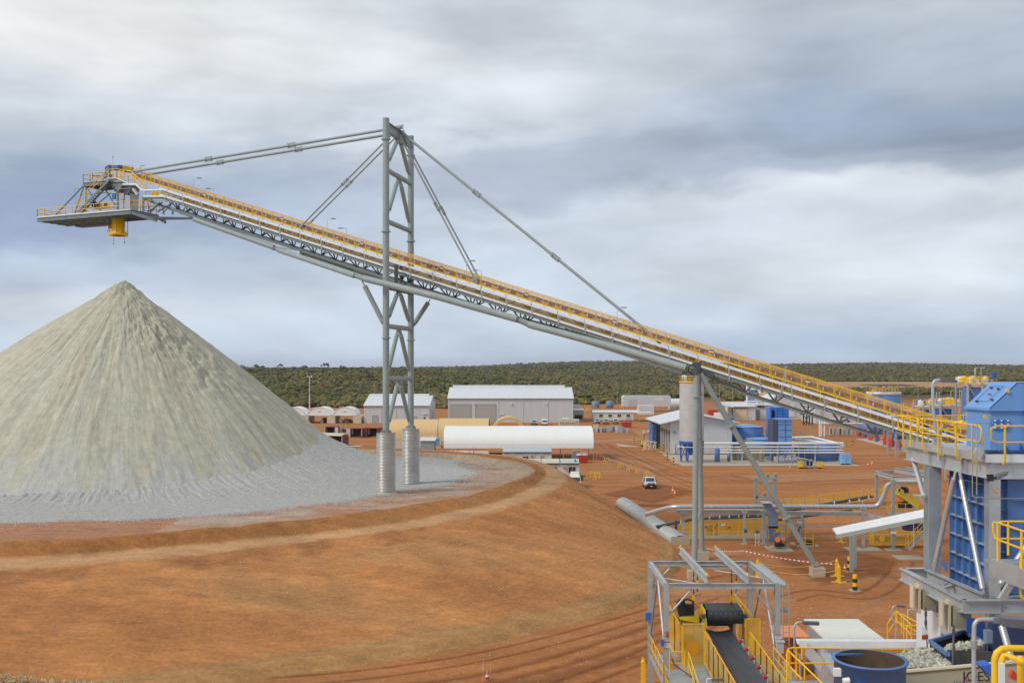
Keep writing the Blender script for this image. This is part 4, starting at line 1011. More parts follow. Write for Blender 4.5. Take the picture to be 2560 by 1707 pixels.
# yellow discharge chute with hanging probes
ct = Z(942, 800, 0); cb = Z(942, 975, 0); r_ = (68/4.356)*ct.y/F
DC = thing('discharge_chute', 'round yellow discharge chute hanging over the stockpile tip', 'chute', tuple(cb))
MB().lathe((ct.x, ct.y, 0), [(0, ct.z+.3), (r_, ct.z+.3), (r_, cb.z), (r_*1.05, cb.z-.05), (r_*.96, cb.z-.05), (r_*.96, ct.z)], 28).build('barrel', YEL, DC)
m = MB(); m.lathe((cb.x, cb.y, 0), [(r_, cb.z-.28), (r_*1.47, cb.z-.30), (r_*1.5, cb.z+.02), (r_*1.42, cb.z+.05), (r_, cb.z+.02)], 28)
for a in (0, 60, 120, 180, 240, 300):
    x, y = cb.x+r_*1.45*math.cos(R(a)), cb.y+r_*1.45*math.sin(R(a)); m.bar((x, y, cb.z), (x, y, cb.z+(.75 if a in (0, 180) else .35)), .12)
m.bar((cb.x, cb.y-r_*1.1, cb.z-.2), (cb.x, cb.y-r_*1.02, cb.z+1.0), .12); m.build('skirt_ring', YEL, DC)
m = MB()
for x in (-1, 1): m.tube((cb.x+x*r_*1.45, cb.y, cb.z+.7), (cb.x+x*r_*1.42, cb.y, ct.z+.3), .035, 6)
m.build('chain', DARK, DC)
m = MB()
for x, dz in ((-.8, -1.3), (.98, -1.2)): m.tube((cb.x+x*r_, cb.y, cb.z-.2), (cb.x+x*r_, cb.y, cb.z+dz), .025, 6); m.lathe((cb.x+x*r_, cb.y, cb.z+dz), [(0,.0),(.1,-.02),(.1,-.12),(0,-.14)], 8)
m.build('level_probe', GREY, DC)
m = MB(); m.box(Z(850, 908, .4), (.4, .3, .35)); m.pipe([Z(845, 925,.4), Z(822, 945,.4), Z(830, 965,.4)], .03, 6); m.bar(Z(812,886,.4), Z(850,880,.4), .05); m.build('beacon', RED, DC)

# ------------------------------------------------------------------ trestle at the right
cn = P(1736, 1448, 97.0); cf = P(1755, 1397, 107.2)
TR = thing('trestle', 'grey-green tubular trestle with a slanting leg propping the conveyor', 'trestle', (cn.x, cn.y, 0))
zt = 19.9
def col(c, top, r): 
    m = MB(); m.tube((c.x, c.y, .9), top, r, 18); o = m.build('column', STEEL, TR)
    m = MB(); d = Vector(top)-Vector((c.x, c.y, .9)); q = Vector((c.x, c.y, .9))+d*((17.3-.9)/d.z)
    m.tube(q-d.normalized()*.07, q+d.normalized()*.07, r+.13, 18); m.tube((c.x, c.y, .85), (c.x, c.y, .95), r+.18, 14); m.build('flange', STEEL, o)
col(cn, P(1742, 925, 97.3), .285); col(cf, P(1746, 930, 104.5), .27)
ln = P(2043, 1437, 98.5); a = P(1750, 933, 97.4); b = Vector((ln.x, ln.y, .7)); m = MB(); m.tube(a, b, .27, 18); o = m.build('slanting_leg', STEEL, TR)
m = MB()
for f in (.265, .735): q = a.lerp(b, f); d = (b-a).normalized(); m.tube(q-d*.06, q+d*.06, .42, 18)
m.build('flange', STEEL, o)
m = MB(); m.tube(P(1742, 1302, 97.0), P(1750, 1281, 106), .16, 12); m.tube(P(1742, 1100, 97.2), P(1748, 1090, 105), .16, 12); m.build('tie_tube', STEEL, TR)
m = MB(); m.bar(P(1742, 925, 97.3), P(1746, 930, 104.5), .5, .55); m.bar(K(SB+1.4, 1.4, -.5), K(SB+3.4, 1.4, -.5), .5, .5); m.box(P(1742, 912, 97.6), (.75, .5, .5)); m.tube(P(1740,922,97.3),P(1740,935,97.3),.42,16)
m.build('bearing_seat', DSTEEL, TR)
m = MB(); m.pipe([P(1731, 935, 97), P(1721, 930, 97), P(1722, 916, 97), P(1733, 910, 97)], .07, 6); m.build('cable_loop', BLACK, TR)
m = MB()
for c in (cn, cf, ln): m.cb(c.x-.62, c.x+.62, c.y-.6, c.y+.6, -.2, .85)
m.build('concrete_footing', CONC, TR)
# ------------------------------------------------------------------ buildings in the yard
def shed(label, x0, x1, y0, dep, ze, zr, doors=(), ov=.35, monitor=None, name='storage_shed', wall=SHEDW, roof=SHEDR, spouts=(), group=None):
    t = thing(name, label, 'shed', ((x0+x1)/2, y0, 0), group); y1 = y0+dep; ym = (y0+y1)/2
    m = MB()
    m.cb(x0, x1, y0, y0+.2, 0, ze); m.cb(x0, x1, y1-.2, y1, 0, ze)
    for x in (x0, x1-.2): m.prism([(x, y0+.2, 0), (x, y1-.2, 0), (x, y1-.2, ze), (x, ym, zr-.1), (x, y0+.2, ze)], (.2, 0, 0))
    m.build('wall', wall, t, split=False)
    m = MB(); k = (zr-ze)/(ym-y0)
    for sg, ya in ((1, y0-ov), (-1, y1+ov)):
        za = ze-ov*k+.02
        m.hexa([(x0-.3, ya, za), (x1+.3, ya, za), (x1+.3, ym, zr), (x0-.3, ym, zr)], [(x0-.3, ya, za+.14), (x1+.3, ya, za+.14), (x1+.3, ym, zr+.14), (x0-.3, ym, zr+.14)])
    r_ = m.build('roof', roof, t, split=False)
    if monitor:
        a, b, hh_ = monitor; m = MB(); m.prism([(a, ym-1.6, zr-.3), (a, ym+1.6, zr-.3), (a, ym+1.4, zr+hh_-.1), (a, ym, zr+hh_), (a, ym-1.4, zr+hh_-.1)], (b-a, 0, 0)); m.build('ridge_vent', WHITE, r_)
    MB().cb(x0-.3, x1+.3, y0-ov-.12, y0-ov, ze-ov*k-.08, ze-ov*k+.14).build('gutter', GREY, r_)
    for (a, b, zt) in doors:
        d = MB().cb(a, b, y0-.06, y0, .02, zt).build('roller_door', DOORM, t); m = MB()
        m.cb(a-.15, a, y0-.1, y0, 0, zt+.15); m.cb(b, b+.15, y0-.1, y0, 0, zt+.15); m.cb(a-.15, b+.15, y0-.103, y0, zt, zt+.15); m.build('door_frame', GREY, d)
    for x in spouts: MB().cb(x-.09, x+.09, y0-.16, y0-.02, .1, ze-.25).cb(x-.2, x+.2, y0-.3, y0-.02, ze-.5, ze-.2).build('downpipe', WHITE, t)
    return t
Yb = 376.0
def bx(u, Y=Yb): return (u-1280)/F*Y
BS = shed('largest light grey steel shed, two closed roller doors and a raised ridge vent', bx(1120), bx(1433), Yb, 29, 8.85, 12.6, doors=((bx(1127.5), bx(1177), 6.6), (bx(1189.5), bx(1239.5), 6.6)), monitor=(bx(1133)*1.04, bx(1412)*1.04, .9), spouts=[bx(u) for u in (1121, 1245.5, 1307.5, 1370, 1432)])
for u in (1185, 1278, 1365): MB().box((bx(u), Yb-.3, 6.9), (.5, .5, .35)).build('flood_lamp', LAMPW, BS)
MB().cb(bx(1249.5), bx(1259.5), Yb-.35, Yb, 2.9, 3.15).build('awning', WHITE, BS); MB().cb(bx(1247.5), bx(1252.5), Yb-.05, Yb, 0, 2.2).build('door', LGREY, BS)
Yl = 372.0
LS = shed('smaller light grey steel shed half hidden behind the tower legs', bx(910, Yl), bx(1073, Yl), Yl, 30, 6.3, 9.6, monitor=(bx(925, Yl)*1.04, bx(1076, Yl)*1.02-1, .7), doors=((bx(932, Yl), bx(944.5, Yl), 2.6),), spouts=[bx(u, Yl) for u in (953, 990)])
MB().cb(bx(1056, Yl), bx(1066, Yl), Yl-.4, Yl, 3.3, 3.6).build('awning', WHITE, LS); MB().cb(bx(1059, Yl), bx(1063.5, Yl), Yl-.08, Yl, 1.3, 2.2).build('window', GLASS, LS)
MB().cb(bx(1034, Yl), bx(1044, Yl), Yl-.05, Yl, .02, 2.6).build('roller_door', DOORM, LS)

# containers
def container(label, c, wd, ln_, h, material, rz=0, group='shipping containers', open_=None, base=0, name='shipping_container'):
    t = thing(name, label, 'container', (c[0], c[1], base), group); x, y, z = c[0], c[1], base
    M_ = Matrix.Rotation(rz, 3, 'Z'); O = Vector((x, y, z))
    def q(a, b, cc): return O+M_ @ Vector((a, b, cc))
    def bxx(m, x0, x1, y0, y1, z0, z1): m.hexa([q(x0,y0,z0), q(x1,y0,z0), q(x1,y1,z0), q(x0,y1,z0)], [q(x0,y0,z1), q(x1,y0,z1), q(x1,y1,z1), q(x0,y1,z1)])
    m = MB(); a = wd/2
    bxx(m, -a, a, 0, ln_, .05, .2); bxx(m, -a, a, 0, ln_, h-.1, h)
    def wall_(x0, y0, x1, y1):
        n = max(4, int(math.hypot(x1-x0, y1-y0)/.28)); d = Vector((x1-x0, y1-y0, 0))/n; nn = Vector((-d.y, d.x, 0)).normalized()*.05
        pts = []
        for i in range(n+1):
            p = Vector((x0, y0, 0))+d*i; pts.append(p+(nn if i % 2 else nn*0))
        for p0, p1 in zip(pts[:-1], pts[1:]):
            m.quad(q(p0.x, p0.y, .15), q(p1.x, p1.y, .15), q(p1.x, p1.y, h-.05), q(p0.x, p0.y, h-.05))
    wall_(-a+.03, 0, -a+.03, ln_); wall_(a-.03, ln_, a-.03, 0); wall_(-a, ln_-.03, a, ln_-.03)
    if not open_: wall_(a, .03, -a, .03)
    for sx in (-a, a-.12): bxx(m, sx, sx+.12, -.01, .11, .05, h-.01)
    m.build('shell', material, t, split=False)
    if open_:
        m = MB(); bxx(m, -a+.15, a-.15, 1.5, ln_-.2, .22, h-.2); m.build('dark_interior', DARK, t)
        for k_, (sd, ang) in enumerate(open_):
            m = MB(); ex = sd*(wd/2); dx, dy = sd*math.cos(ang)*1.15, -math.sin(ang)*1.15
            m.hexa([q(ex,0,.15), q(ex+dx,dy,.15), q(ex+dx,dy-.06,.15), q(ex,-.06,.15)], [q(ex,0,h-.1), q(ex+dx,dy,h-.1), q(ex+dx,dy-.06,h-.1), q(ex,-.06,h-.1)]); m.build('door', LGREY, t)
        m = MB()
        for zz_ in (.8, 1.4, 2.0): bxx(m, -a+.15, -a+.6, .5, 1.4, zz_, zz_+.05); bxx(m, a-.6, a-.15, .5, 1.4, zz_, zz_+.05); bxx(m, -a+.2, -a+.5, .6, 1.2, zz_+.05, zz_+.35); bxx(m, a-.5, a-.2, .6, 1.2, zz_+.05, zz_+.3)
        m.build('shelf', CREAM, t)
    return t
def cont_at(label, u, v, wpx, mat_, **k):
    p = G(u, v); wd = wpx/F*p.y; return container(label, (p.x, p.y), wd, k.pop('ln', 6), k.pop('h', 2.6), mat_, **k)
cont_at('small maroon container, doors open, farthest from the piers', 825, 1088.5, 26, MAROON, open_=((-1, 1.9), (1, .5)), rz=-.05)
cont_at('maroon container with open pale doors, in the middle of the maroon row', 890, 1093, 31, MAROON, open_=((-1, .1), (1, 1.1)), rz=-.25)
cont_at('maroon container with red side wall, closest to the near pier', 930, 1092, 31, MAROON, open_=((-1, .1),), rz=-.38)
c_ = cont_at('low maroon container under a yellowish canopy by the stockpile foot', 826, 1116, 62, MAROON, open_=((1, 1.6),), h=2.75, rz=-.1)
p = G(826, 1116); m = MB(); m.hexa([(p.x-4.5, p.y-1.6, 2.95), (p.x+3, p.y-1.6, 2.75), (p.x+3, p.y+5.5, 2.95), (p.x-4.5, p.y+5.5, 3.25)], [(p.x-4.5, p.y-1.6, 3.02), (p.x+3, p.y-1.6, 2.82), (p.x+3, p.y+5.5, 3.02), (p.x-4.5, p.y+5.5, 3.32)]); m.build('canopy', CREAM, c_)
Yc = 371
for i, (u, lb) in enumerate(((730, 'cream container end carrying the dome shelter beside the stockpile flank'), (837-32, 'cream container between the two inner dome shelters'), (905-32, 'cream container next to the small grey shed'))):
    x = (u+24-1280)/F*Yc if i else (761-1280)/F*Yc; x = [(761-1280), (827.5-1280), (893-1280)][i]/F*Yc
    container(lb, (x, Yc), 2.9, 12, 2.75, CREAM, group='cream containers under the dome shelters')
for i, (u, lb) in enumerate(((732, 'white dome shelter partly behind the stockpile'), (798, 'white dome shelter in the middle of the three'), (862, 'white dome shelter closest to the small grey shed'))):
    x = (u-1280)/F*Yc; r_ = 27.5/F*Yc; t = thing('dome_shelter', lb, 'shelter', (x, Yc, 2.8), 'white dome shelters over the containers')
    prof = [(x+r_*1.02*math.cos(a), Yc+.3, 2.85+r_*.74*math.sin(a)) for a in np.linspace(0, math.pi, 19)]
    MB().prism(prof, (0, 11, 0)).build('fabric_cover', FABW, t)
    m = MB(); m.pipe([(x+r_*1.04*math.cos(a), Yc+.25, 2.85+r_*.76*math.sin(a)) for a in np.linspace(0, math.pi, 19)], .10, 6); m.build('edge_hoop', WHITE, t)
    MB().cb(x-r_-.7, x+r_+.7, Yc-.1, Yc+.1, 2.78, 2.95).build('base_beam', WHITE, t)
    MB().cb(x-.5, x+.5, Yc+.22, Yc+.3, 4.1, 4.3).build('vent_slot', GREY, t)
def junk(name, label, u, v, n, w_, h_, mats, cat='pallet', group=None):
    p = G(u, v); t = thing(name, label, cat, (p.x, p.y, 0), group)
    for i in range(n):
        x = p.x+random.uniform(-.5, .5)*w_; y = p.y+random.uniform(0, 2.5); s = random.uniform(.5, 1)
        MB().box((x, y, h_*s/2+.02), (w_/n*1.5, 1.2, h_*s), Matrix.Rotation(random.uniform(-.3, .3), 3, 'Z')).build('crate', random.choice(mats), t)
    return t
junk('pallet_load', 'dark crates and white drums stored under the middle dome shelter', 818, 1057, 6, 5, 1.9, [GREY, DARK, LGREY, WHITE])
junk('pallet_load', 'white bags and crates stored under the dome shelter by the grey shed', 868, 1057, 7, 5.5, 1.5, [WHITE, LGREY, GREY, MAROON])
junk('pallet_load', 'coloured drums lying between the maroon containers', 853, 1080, 6, 5, 1.1, [BLACK, GREEN, RED, GREY])

# fabric shelters
def barrel(name, label, x0, x1, y0, dep, ze, zt, material, legs=True, group=None):
    t = thing(name, label, 'shelter', ((x0+x1)/2, y0, 0), group); n = 22; vs = []
    for i in range(n+1):
        a = math.pi*i/n; yy = y0+dep/2-math.cos(a)*dep/2; z = ze+(zt-ze)*math.sin(a)**.8; vs.append((yy, z))
    m = MB(); o_ = [(x0, y, z) for y, z in vs]+[(x0, y, z-.12) for y, z in vs[::-1]]
    m.prism(o_, (x1-x0, 0, 0)); m.f = m.f; m.build('fabric_cover', material, t)
    m = MB()
    for x in (x0+.02, x1-.02): m.pipe([(x, y, z-.1) for y, z in vs], .09, 6)
    if legs:
        k = max(2, int((x1-x0)/6.4))
        for i in range(k+1):
            x = x0+.1+(x1-x0-.2)*i/k
            for y in (y0+.05, y0+dep-.05): m.tube((x, y, 0), (x, y, ze+.1), .08, 8)
            m.bar((x, y0+.05, ze-.7), (x+.7, y0+.05, ze-.05), .06); m.bar((x, y0+.05, ze-.7), (x-.7, y0+.05, ze-.05), .06)
        m.bar((x0, y0+.05, ze-.02), (x1, y0+.05, ze-.02), .08)
    m.build('frame', GALVD, t); return t
Yt = 222
TENT = barrel('barrel_shelter', 'long bright white barrel-vault fabric shelter on posts', bx(1108, Yt), bx(1485, Yt), Yt, 15, 2.75, 7.05, FABW)
m = MB(); m.box((bx(1472, Yt), Yt+1.2, 4.95), (1.0, .3, .2)); m.build('vent_cowl', WHITE, TENT)
Yn = 255
barrel('barrel_shelter', 'long tan fabric shelter behind the two corrugated piers', bx(960, Yn), bx(1094, Yn)-.08, Yn, 14, 3.0, 6.95, FABT, legs=False, group='tan fabric shelters')
barrel('barrel_shelter', 'short tan fabric shelter behind the white barrel roof', bx(1094, Yn)+.08, bx(1221, Yn), Yn, 14.5, 3.05, 7.15, FABT, legs=False, group='tan fabric shelters')
m_ = container('cream container row with blue notice under the tan shelters', (bx(1045, Yn-.5), Yn-.6), 20, 2.4, 2.9, CREAM, name='site_container')
MB().cb(bx(1087, Yn), bx(1097, Yn), Yn-.75, Yn-.64, .9, 2.6).build('notice_panel', mat('sky_blue_sign', (.10,.42,.75), .5), m_)
MB().cb(bx(1102, Yn), bx(1106, Yn), Yn-.75, Yn-.64, .3, 1.0).cb(bx(1104, Yn), bx(1106, Yn), Yn-.75, Yn-.64, 1.4, 1.9).build('notice_panel', RED, m_)
MB().lathe((bx(1082.5, Yn), Yn-1, 2.75), [(0,-.3),(.3,-.15),(.3,.15),(0,.3)], 10).build('globe_lamp', LAMPW, m_)
# end-on arch
Yr = 300; t = thing('fabric_arch', 'bare tan fabric arch seen end on in front of the large grey shed', 'shelter', (bx(1270, Yr), Yr, 0))
ro, cz = 49/F*Yr, -1.6; xc = bx(1271, Yr); pts = []
for a in np.linspace(R(14), R(166), 23): pts.append((xc+ro*math.cos(a), Yr, cz+ro*1.26*math.sin(a)))
pin = [(xc+(ro-.9)*math.cos(a), Yr, cz+(ro*1.26-.75)*math.sin(a)) for a in np.linspace(R(166), R(14), 23)]
m = MB(); m.prism(pts+pin, (0, 10, 0)); m.build('fabric_cover', FABT, t)
MB().cb(xc-4, xc-.5, Yr+3, Yr+5.4, 0, 2.4).build('stored_container', CREAM, t)

# portable offices
def office(label, x0, x1, y0, dep, ze, zr, wall, roofm, bays, wins, acs, doors=(), trim=NAVY, name='site_office'):
    t = thing(name, label, 'office', ((x0+x1)/2, y0, 0)); m = MB(); m.cb(x0, x1, y0, y0+dep, .25, ze); w_ = m.build('wall', wall, t)
    nb = len(bays)-1
    for i in range(nb):
        a, b = bays[i]+.08, bays[i+1]-.08; m = MB(); n = 10
        o_ = [(a, y0-.25+(dep+.5)*k/n, ze+.05+(zr-ze)*math.sin(math.pi*k/n)) for k in range(n+1)]
        m.prism(o_+[(a, y, z-.1) for _, y, z in o_[::-1]], (b-a, 0, 0)); r_ = m.build('roof', roofm[i % len(roofm)], t)
        m = MB(); m.cb(a, b, y0-.3, y0-.22, ze-.14, ze+.08); m.build('fascia', trim, r_)
    for (a, b, z0, z1) in wins:
        f = MB().cb(a, b, y0-.05, y0, z0, z1).build('window', GLASS, t); m = MB(); m.cb(a-.06, a, y0-.08, y0, z0-.06, z1+.06); m.cb(b, b+.06, y0-.08, y0, z0-.06, z1+.06); m.cb(a-.06, b+.06, y0-.083, y0, z0-.06, z0); m.cb(a-.06, b+.06, y0-.083, y0, z1, z1+.06); m.cb((a+b)/2-.02, (a+b)/2+.02, y0-.08, y0, z0, z1); m.build('frame', WHITE, f)
    for a, z in acs:
        f = MB().cb(a-.36, a+.36, y0-.5, y0, z-.22, z+.24).build('air_conditioner', CREAM, t); m = MB()
        for k in range(4): m.cb(a-.30, a+.30, y0-.52, y0-.5, z-.16+k*.09, z-.12+k*.09)
        m.build('grille', GREY, f, split=False)
    for (a, b, z1) in doors: MB().cb(a, b, y0-.06, y0, .3, z1).build('door', LGREY, t)
    return t
Yo = 187.0; X = lambda u, Y=Yo: (u-1280)/F*Y
WOF = mat('office_panel', (.70,.71,.68), .6, var=.03, scale=.6, streak=(5,5,.3))
RGR = mat('office_roof_grey', (.52,.54,.49), .6, var=.06, scale=.5, streak=(6,1,1)); RCR = mat('office_roof_cream', (.60,.57,.44), .6, var=.06, scale=.5, streak=(6,1,1)); RPK = mat('office_roof_pink', (.55,.42,.34), .6, var=.06, scale=.5, streak=(6,1,1)); RBL = mat('office_roof_blue', (.46,.52,.56), .55, var=.05, scale=.5, streak=(6,1,1))
office('white site office with three arched roof bays next to the ambulance', X(1286), X(1448), Yo, 3.4, 2.6, 3.3, WOF, [RGR, RCR, RGR], [X(1290), X(1353), X(1400), X(1449)],
       [(X(1376), X(1392), .75, 1.95), (X(1422), X(1439), .8, 2.0)], [(X(1365), 1.95), (X(1412), 1.95)])
MB().cb(X(1436), X(1440), Yo+.1, Yo+.5, 3.0, 3.3).build('roof_box', GREY, bpy.data.objects['site_office'])
Y2 = 207.0
office('white site office with one blue-grey arched roof under the white vault', X(1257, Y2), X(1379, Y2), Y2, 6, 3.0, 3.75, WOF, [RBL], [X(1256, Y2), X(1380, Y2)],
       [(X(1307, Y2), X(1321, Y2), 1.5, 2.2), (X(1281, Y2), X(1285, Y2), 1.3, 2.0)], [(X(1284, Y2), 2.2), (X(1330, Y2), 2.2), (X(1354, Y2), 2.2)])
office('low site office with a row of pinkish and cream roof bays', X(1099, Y2), X(1221, Y2), Y2, 6, 2.35, 3.0, WOF, [RPK, RGR, RCR, RGR, RPK], [X(1098, Y2), X(1133, Y2), X(1143, Y2), X(1172, Y2), X(1183, Y2), X(1222, Y2)], [(X(1209, Y2), X(1214, Y2), 1.3, 2.0)], [])
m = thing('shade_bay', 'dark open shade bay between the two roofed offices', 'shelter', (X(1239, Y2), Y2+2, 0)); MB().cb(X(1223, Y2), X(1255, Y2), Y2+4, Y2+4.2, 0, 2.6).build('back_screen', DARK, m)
MB().cb(X(1245, Y2), X(1254, Y2), Y2+1, Y2+3, 0, 2.3).build('water_tank', GREEN, m); MB().cb(X(1226, Y2), X(1243, Y2), Y2+1, Y2+3, 0, 1.2).build('table', BROWN, m)
def gshed(u0, u1, v, Y, label):
    x0, x1 = X(u0, Y), X(u1, Y); t = thing('tool_shed', label, 'shed', ((x0+x1)/2, Y, 0)); z = H-(v-V0)/F*Y
    MB().cb(x0, x1, Y, Y+4, 0, z-.5).build('wall', GALVD, t); MB().prism([(x0-.2, Y-.3, z-.5), (x0-.2, Y+4.3, z-.1), (x0-.2, Y+4.3, z), (x0-.2, Y-.3, z-.4)], (x1-x0+.4, 0, 0)).build('roof', SHEDR, t); return t
gshed(1051, 1086, 1096, 222, 'small corrugated grey tool shed right of the far pier')
office('small white kiosk with a navy sign band behind the far pier', X(1040, 214), X(1070, 214), 214, 3, 1.75, 2.0, WOF, [RGR], [X(1040, 214), X(1071, 214)], [(X(1060, 214), X(1066, 214), .9, 1.4)], [], name='kiosk')
office('small white kiosk with a navy sign band between the two piers', X(988, 214), X(1012, 214), 214, 3, 1.75, 2.9, WOF, [RCR], [X(988, 214), X(1013, 214)], [], [], name='kiosk')
# long white office far back
Y3 = 388; office('long white office with four dark windows behind the parked utes', X(1483, Y3), X(1584, Y3), Y3, 9, 3.3, 3.9, WOF, [SHEDR], [X(1480, Y3), X(1600, Y3)], [(X(u, Y3), X(u+9, Y3), 1.5, 2.5) for u in (1498, 1521, 1543.5, 1566)], [], doors=((X(1564, Y3), X(1578, Y3), 1.2),), trim=WHITE)
t = thing('covered_walkway', 'white roofed walkway at the end of the long office', 'shelter', (X(1605, 386), 386, 0)); MB().cb(X(1584, 386), X(1629, 386), 384, 390, 3.2, 3.4).build('roof', WHITE, t)
m = MB(); [m.tube((X(u, 386), 384.5, 0), (X(u, 386), 384.5, 3.2), .08, 6) for u in (1588, 1596, 1604, 1612, 1620, 1628)]; m.build('post', GALVD, t); rail([(X(1597, 384), 384, .6), (X(1628, 384), 384, .6)], 1.1, YEL, t, sp=1); MB().cb(X(1598, 386), X(1628, 386), 385, 389, .4, .6).build('deck', GALVD, t)
# switch room on stilts
Y4 = 470; t = thing('switch_room', 'grey elevated switch room with rounded roof edge on stilts', 'building', (X(1617, Y4), Y4, 0)); x0, x1 = X(1558, Y4), X(1677.5, Y4)
m = MB(); n = 8; pr = [(x0, 7.1)]; m.prism([(x0, Y4, 2.4), (x1, Y4, 2.4), (x1, Y4, 6.6), (x1-.5, Y4, 7.3), (x0+.5, Y4, 7.3), (x0, Y4, 6.6)], (0, 8, 0)); m.build('wall', SHEDW, t)
MB().cb(x0+2.5, x0+6.5, Y4-.06, Y4, 2.5, 5.7).build('door', LGREY, t); MB().cb(X(1637, Y4), X(1659, Y4), Y4-.07, Y4, 5.1, 6.3).build('sign_panel', WHITE, t)
m = MB(); [m.tube((X(u, Y4), Y4+.5, 0), (X(u, Y4), Y4+.5, 2.4), .13, 6) for u in range(1560, 1680, 13)]; m.build('stilt', GALVD, t)
for u in (1548, 1678): rail([(X(u, Y4), Y4-1, 1.3), (X(u+10, Y4), Y4-1, 1.3)], 1.4, YEL, t, sp=.8, r=.07)
t = thing('transformer_kiosk', 'low white kiosk with two rows of dark dots under the switch room', 'kiosk', (X(1615, 440), 440, 0)); MB().cb(X(1596, 440), X(1635, 440), 440, 444, 0, 4.1).build('body', WHITE, t)
m = MB(); [m.cb(X(1599+k*5.2, 440), X(1600.5+k*5.2, 440), 439.9, 440, z, z+.25) for k in range(7) for z in (1.9, 2.9)]; m.build('vent', GREY, t, split=False)
t = thing('white_tank', 'horizontal white tank beyond the silo', 'tank', (X(1690, 480), 480, 0)); MB().tube((X(1676, 480), 484, 3.0), (X(1706, 480), 484, 3.0), 2.6, 20).build('shell', WHITE, t); MB().cb(X(1680, 480), X(1702, 480), 482, 486, 0, 1).build('cradle', GALVD, t)
def tank(label, c, r, z0, z1, material, cone=.5, name='storage_tank', n=28, group=None, ribs=0, cat='tank', roofm=None):
    t = thing(name, label, cat, (c[0], c[1], z0), group); MB().lathe((c[0], c[1], 0), [(0, z0), (r, z0), (r, z1), (r*.97, z1)], n).build('shell', material, t)
    MB().lathe((c[0], c[1], 0), [(r*1.02, z1-.03), (r*1.02, z1+.06), (.02, z1+cone)], n, smooth=False).build('roof', roofm or material, t)
    if ribs:
        m = MB(); [m.lathe((c[0], c[1], 0), [(r+.002, z0+(z1-z0)*k/ribs-.04), (r+.05, z0+(z1-z0)*k/ribs-.04), (r+.05, z0+(z1-z0)*k/ribs+.04), (r+.002, z0+(z1-z0)*k/ribs+.04)], n) for k in range(1, ribs)]; m.build('hoop', material, t, split=False)
    return t
GBL = mat('grey_blue_tank', (.20,.29,.38), .5, var=.1, scale=1)
tank('grey-blue water tank closest to the largest shed', (X(1489, 455), 455), 1.65, 2.3, 5.2, GBL, .3, ribs=4, group='grey-blue water tanks'); tank('grey-blue water tank beside the pole', (X(1524.5, 455), 455), 1.65, 2.3, 5.2, GBL, .3, ribs=4, group='grey-blue water tanks')
t = thing('pump_skid', 'clutter of pipes and yellow rails under the grey-blue tanks', 'pump skid', (X(1500, 450), 450, 0)); m = MB()
for k in range(16): x = X(1470+k*5.5, 450); m.tube((x, 450+k % 3, 0), (x, 450+k % 3, random.uniform(1, 2.6)), .12, 6)
for z in (.9, 1.6, 2.2): m.bar((X(1468, 450), 451, z), (X(1556, 450), 451, z), .12)
m.build('pipe_frame', GALVD, t); rail([(X(1464, 448), 448, .9), (X(1478, 448), 448, 2.2), (X(1490, 448), 448, 2.2)], 1.1, YEL, t, sp=1, r=.06)
gshed(1434, 1459, 1022, 385, 'small pale shed with a dark opening against the largest shed'); o_ = bpy.data.objects['tool_shed.001']; MB().cb(X(1437, 385), X(1456, 385), 384.9, 385, .8, 2.4).build('opening', DARK, o_)
t = thing('signboard', 'tall white signboard beside the largest shed', 'sign', (X(1442, 395), 395, 0)); MB().cb(X(1434, 395), X(1450.5, 395), 395, 395.3, 2.0, 4.2+1.9).build('board', WHITE, t); MB().cb(X(1436, 395), X(1438, 395), 395, 395.2, 0, 2).cb(X(1447, 395), X(1449, 395), 395, 395.2, 0, 2).build('post', GALVD, t); MB().cb(X(1435, 395), X(1437, 395), 394.9, 395, 4.8, 5.2).build('mark', DARK, t); MB().cb(X(1446.5, 395), X(1449, 395), 394.9, 395, 3.1, 3.7).build('mark', RED, t)

# cream container with lettering
def text(s, size, loc, material, parent, name='lettering', rz=0, ext=.01, rx=90):
    cu = bpy.data.curves.new(name, 'FONT'); cu.body = s; cu.size = size; cu.extrude = ext; cu.align_x = 'CENTER'
    tmp = bpy.data.objects.new('tmp', cu); COL.objects.link(tmp); bpy.context.view_layer.update()
    me = bpy.data.meshes.new_from_object(tmp.evaluated_get(bpy.context.evaluated_depsgraph_get())); bpy.data.objects.remove(tmp)
    o = bpy.data.objects.new(name, me); me.materials.append(material); COL.objects.link(o)
    o.parent = parent; o.location = Vector(loc)-wloc(parent); o.rotation_euler = (R(rx), 0, rz); return o
Yp = 262; t = thing('sign_container', 'cream container lettered in thin dark capitals behind the white vault', 'container', (X(1422.5, Yp), Yp, 0))
xa, xb = X(1397, Yp), X(1448, Yp); zt_, zb_ = H-(1048-V0)/F*Yp, H-(1070-V0)/F*Yp
MB().cb(xa, xb, Yp, Yp+2.4, zb_-.2, zt_).build('shell', CREAM, t); MB().cb(xa, xb, Yp+.1, Yp+2.3, 0, zb_-.22).build('lower_shell', BEIGE, t)
text('PRIM=RO', 1.15, ((xa+xb)/2, Yp-.03, zb_+.75), GREY, t); MB().cb(xb-.75, xb-.3, Yp-.03, Yp, zt_-.9, zt_-.45).build('teal_mark', mat('teal', (.05,.4,.35), .5), t); MB().box(((xa+xb)/2-.8, Yp+1.2, zt_+.2), (1.6, 1.2, .35)).build('roof_unit', WHITE, t)

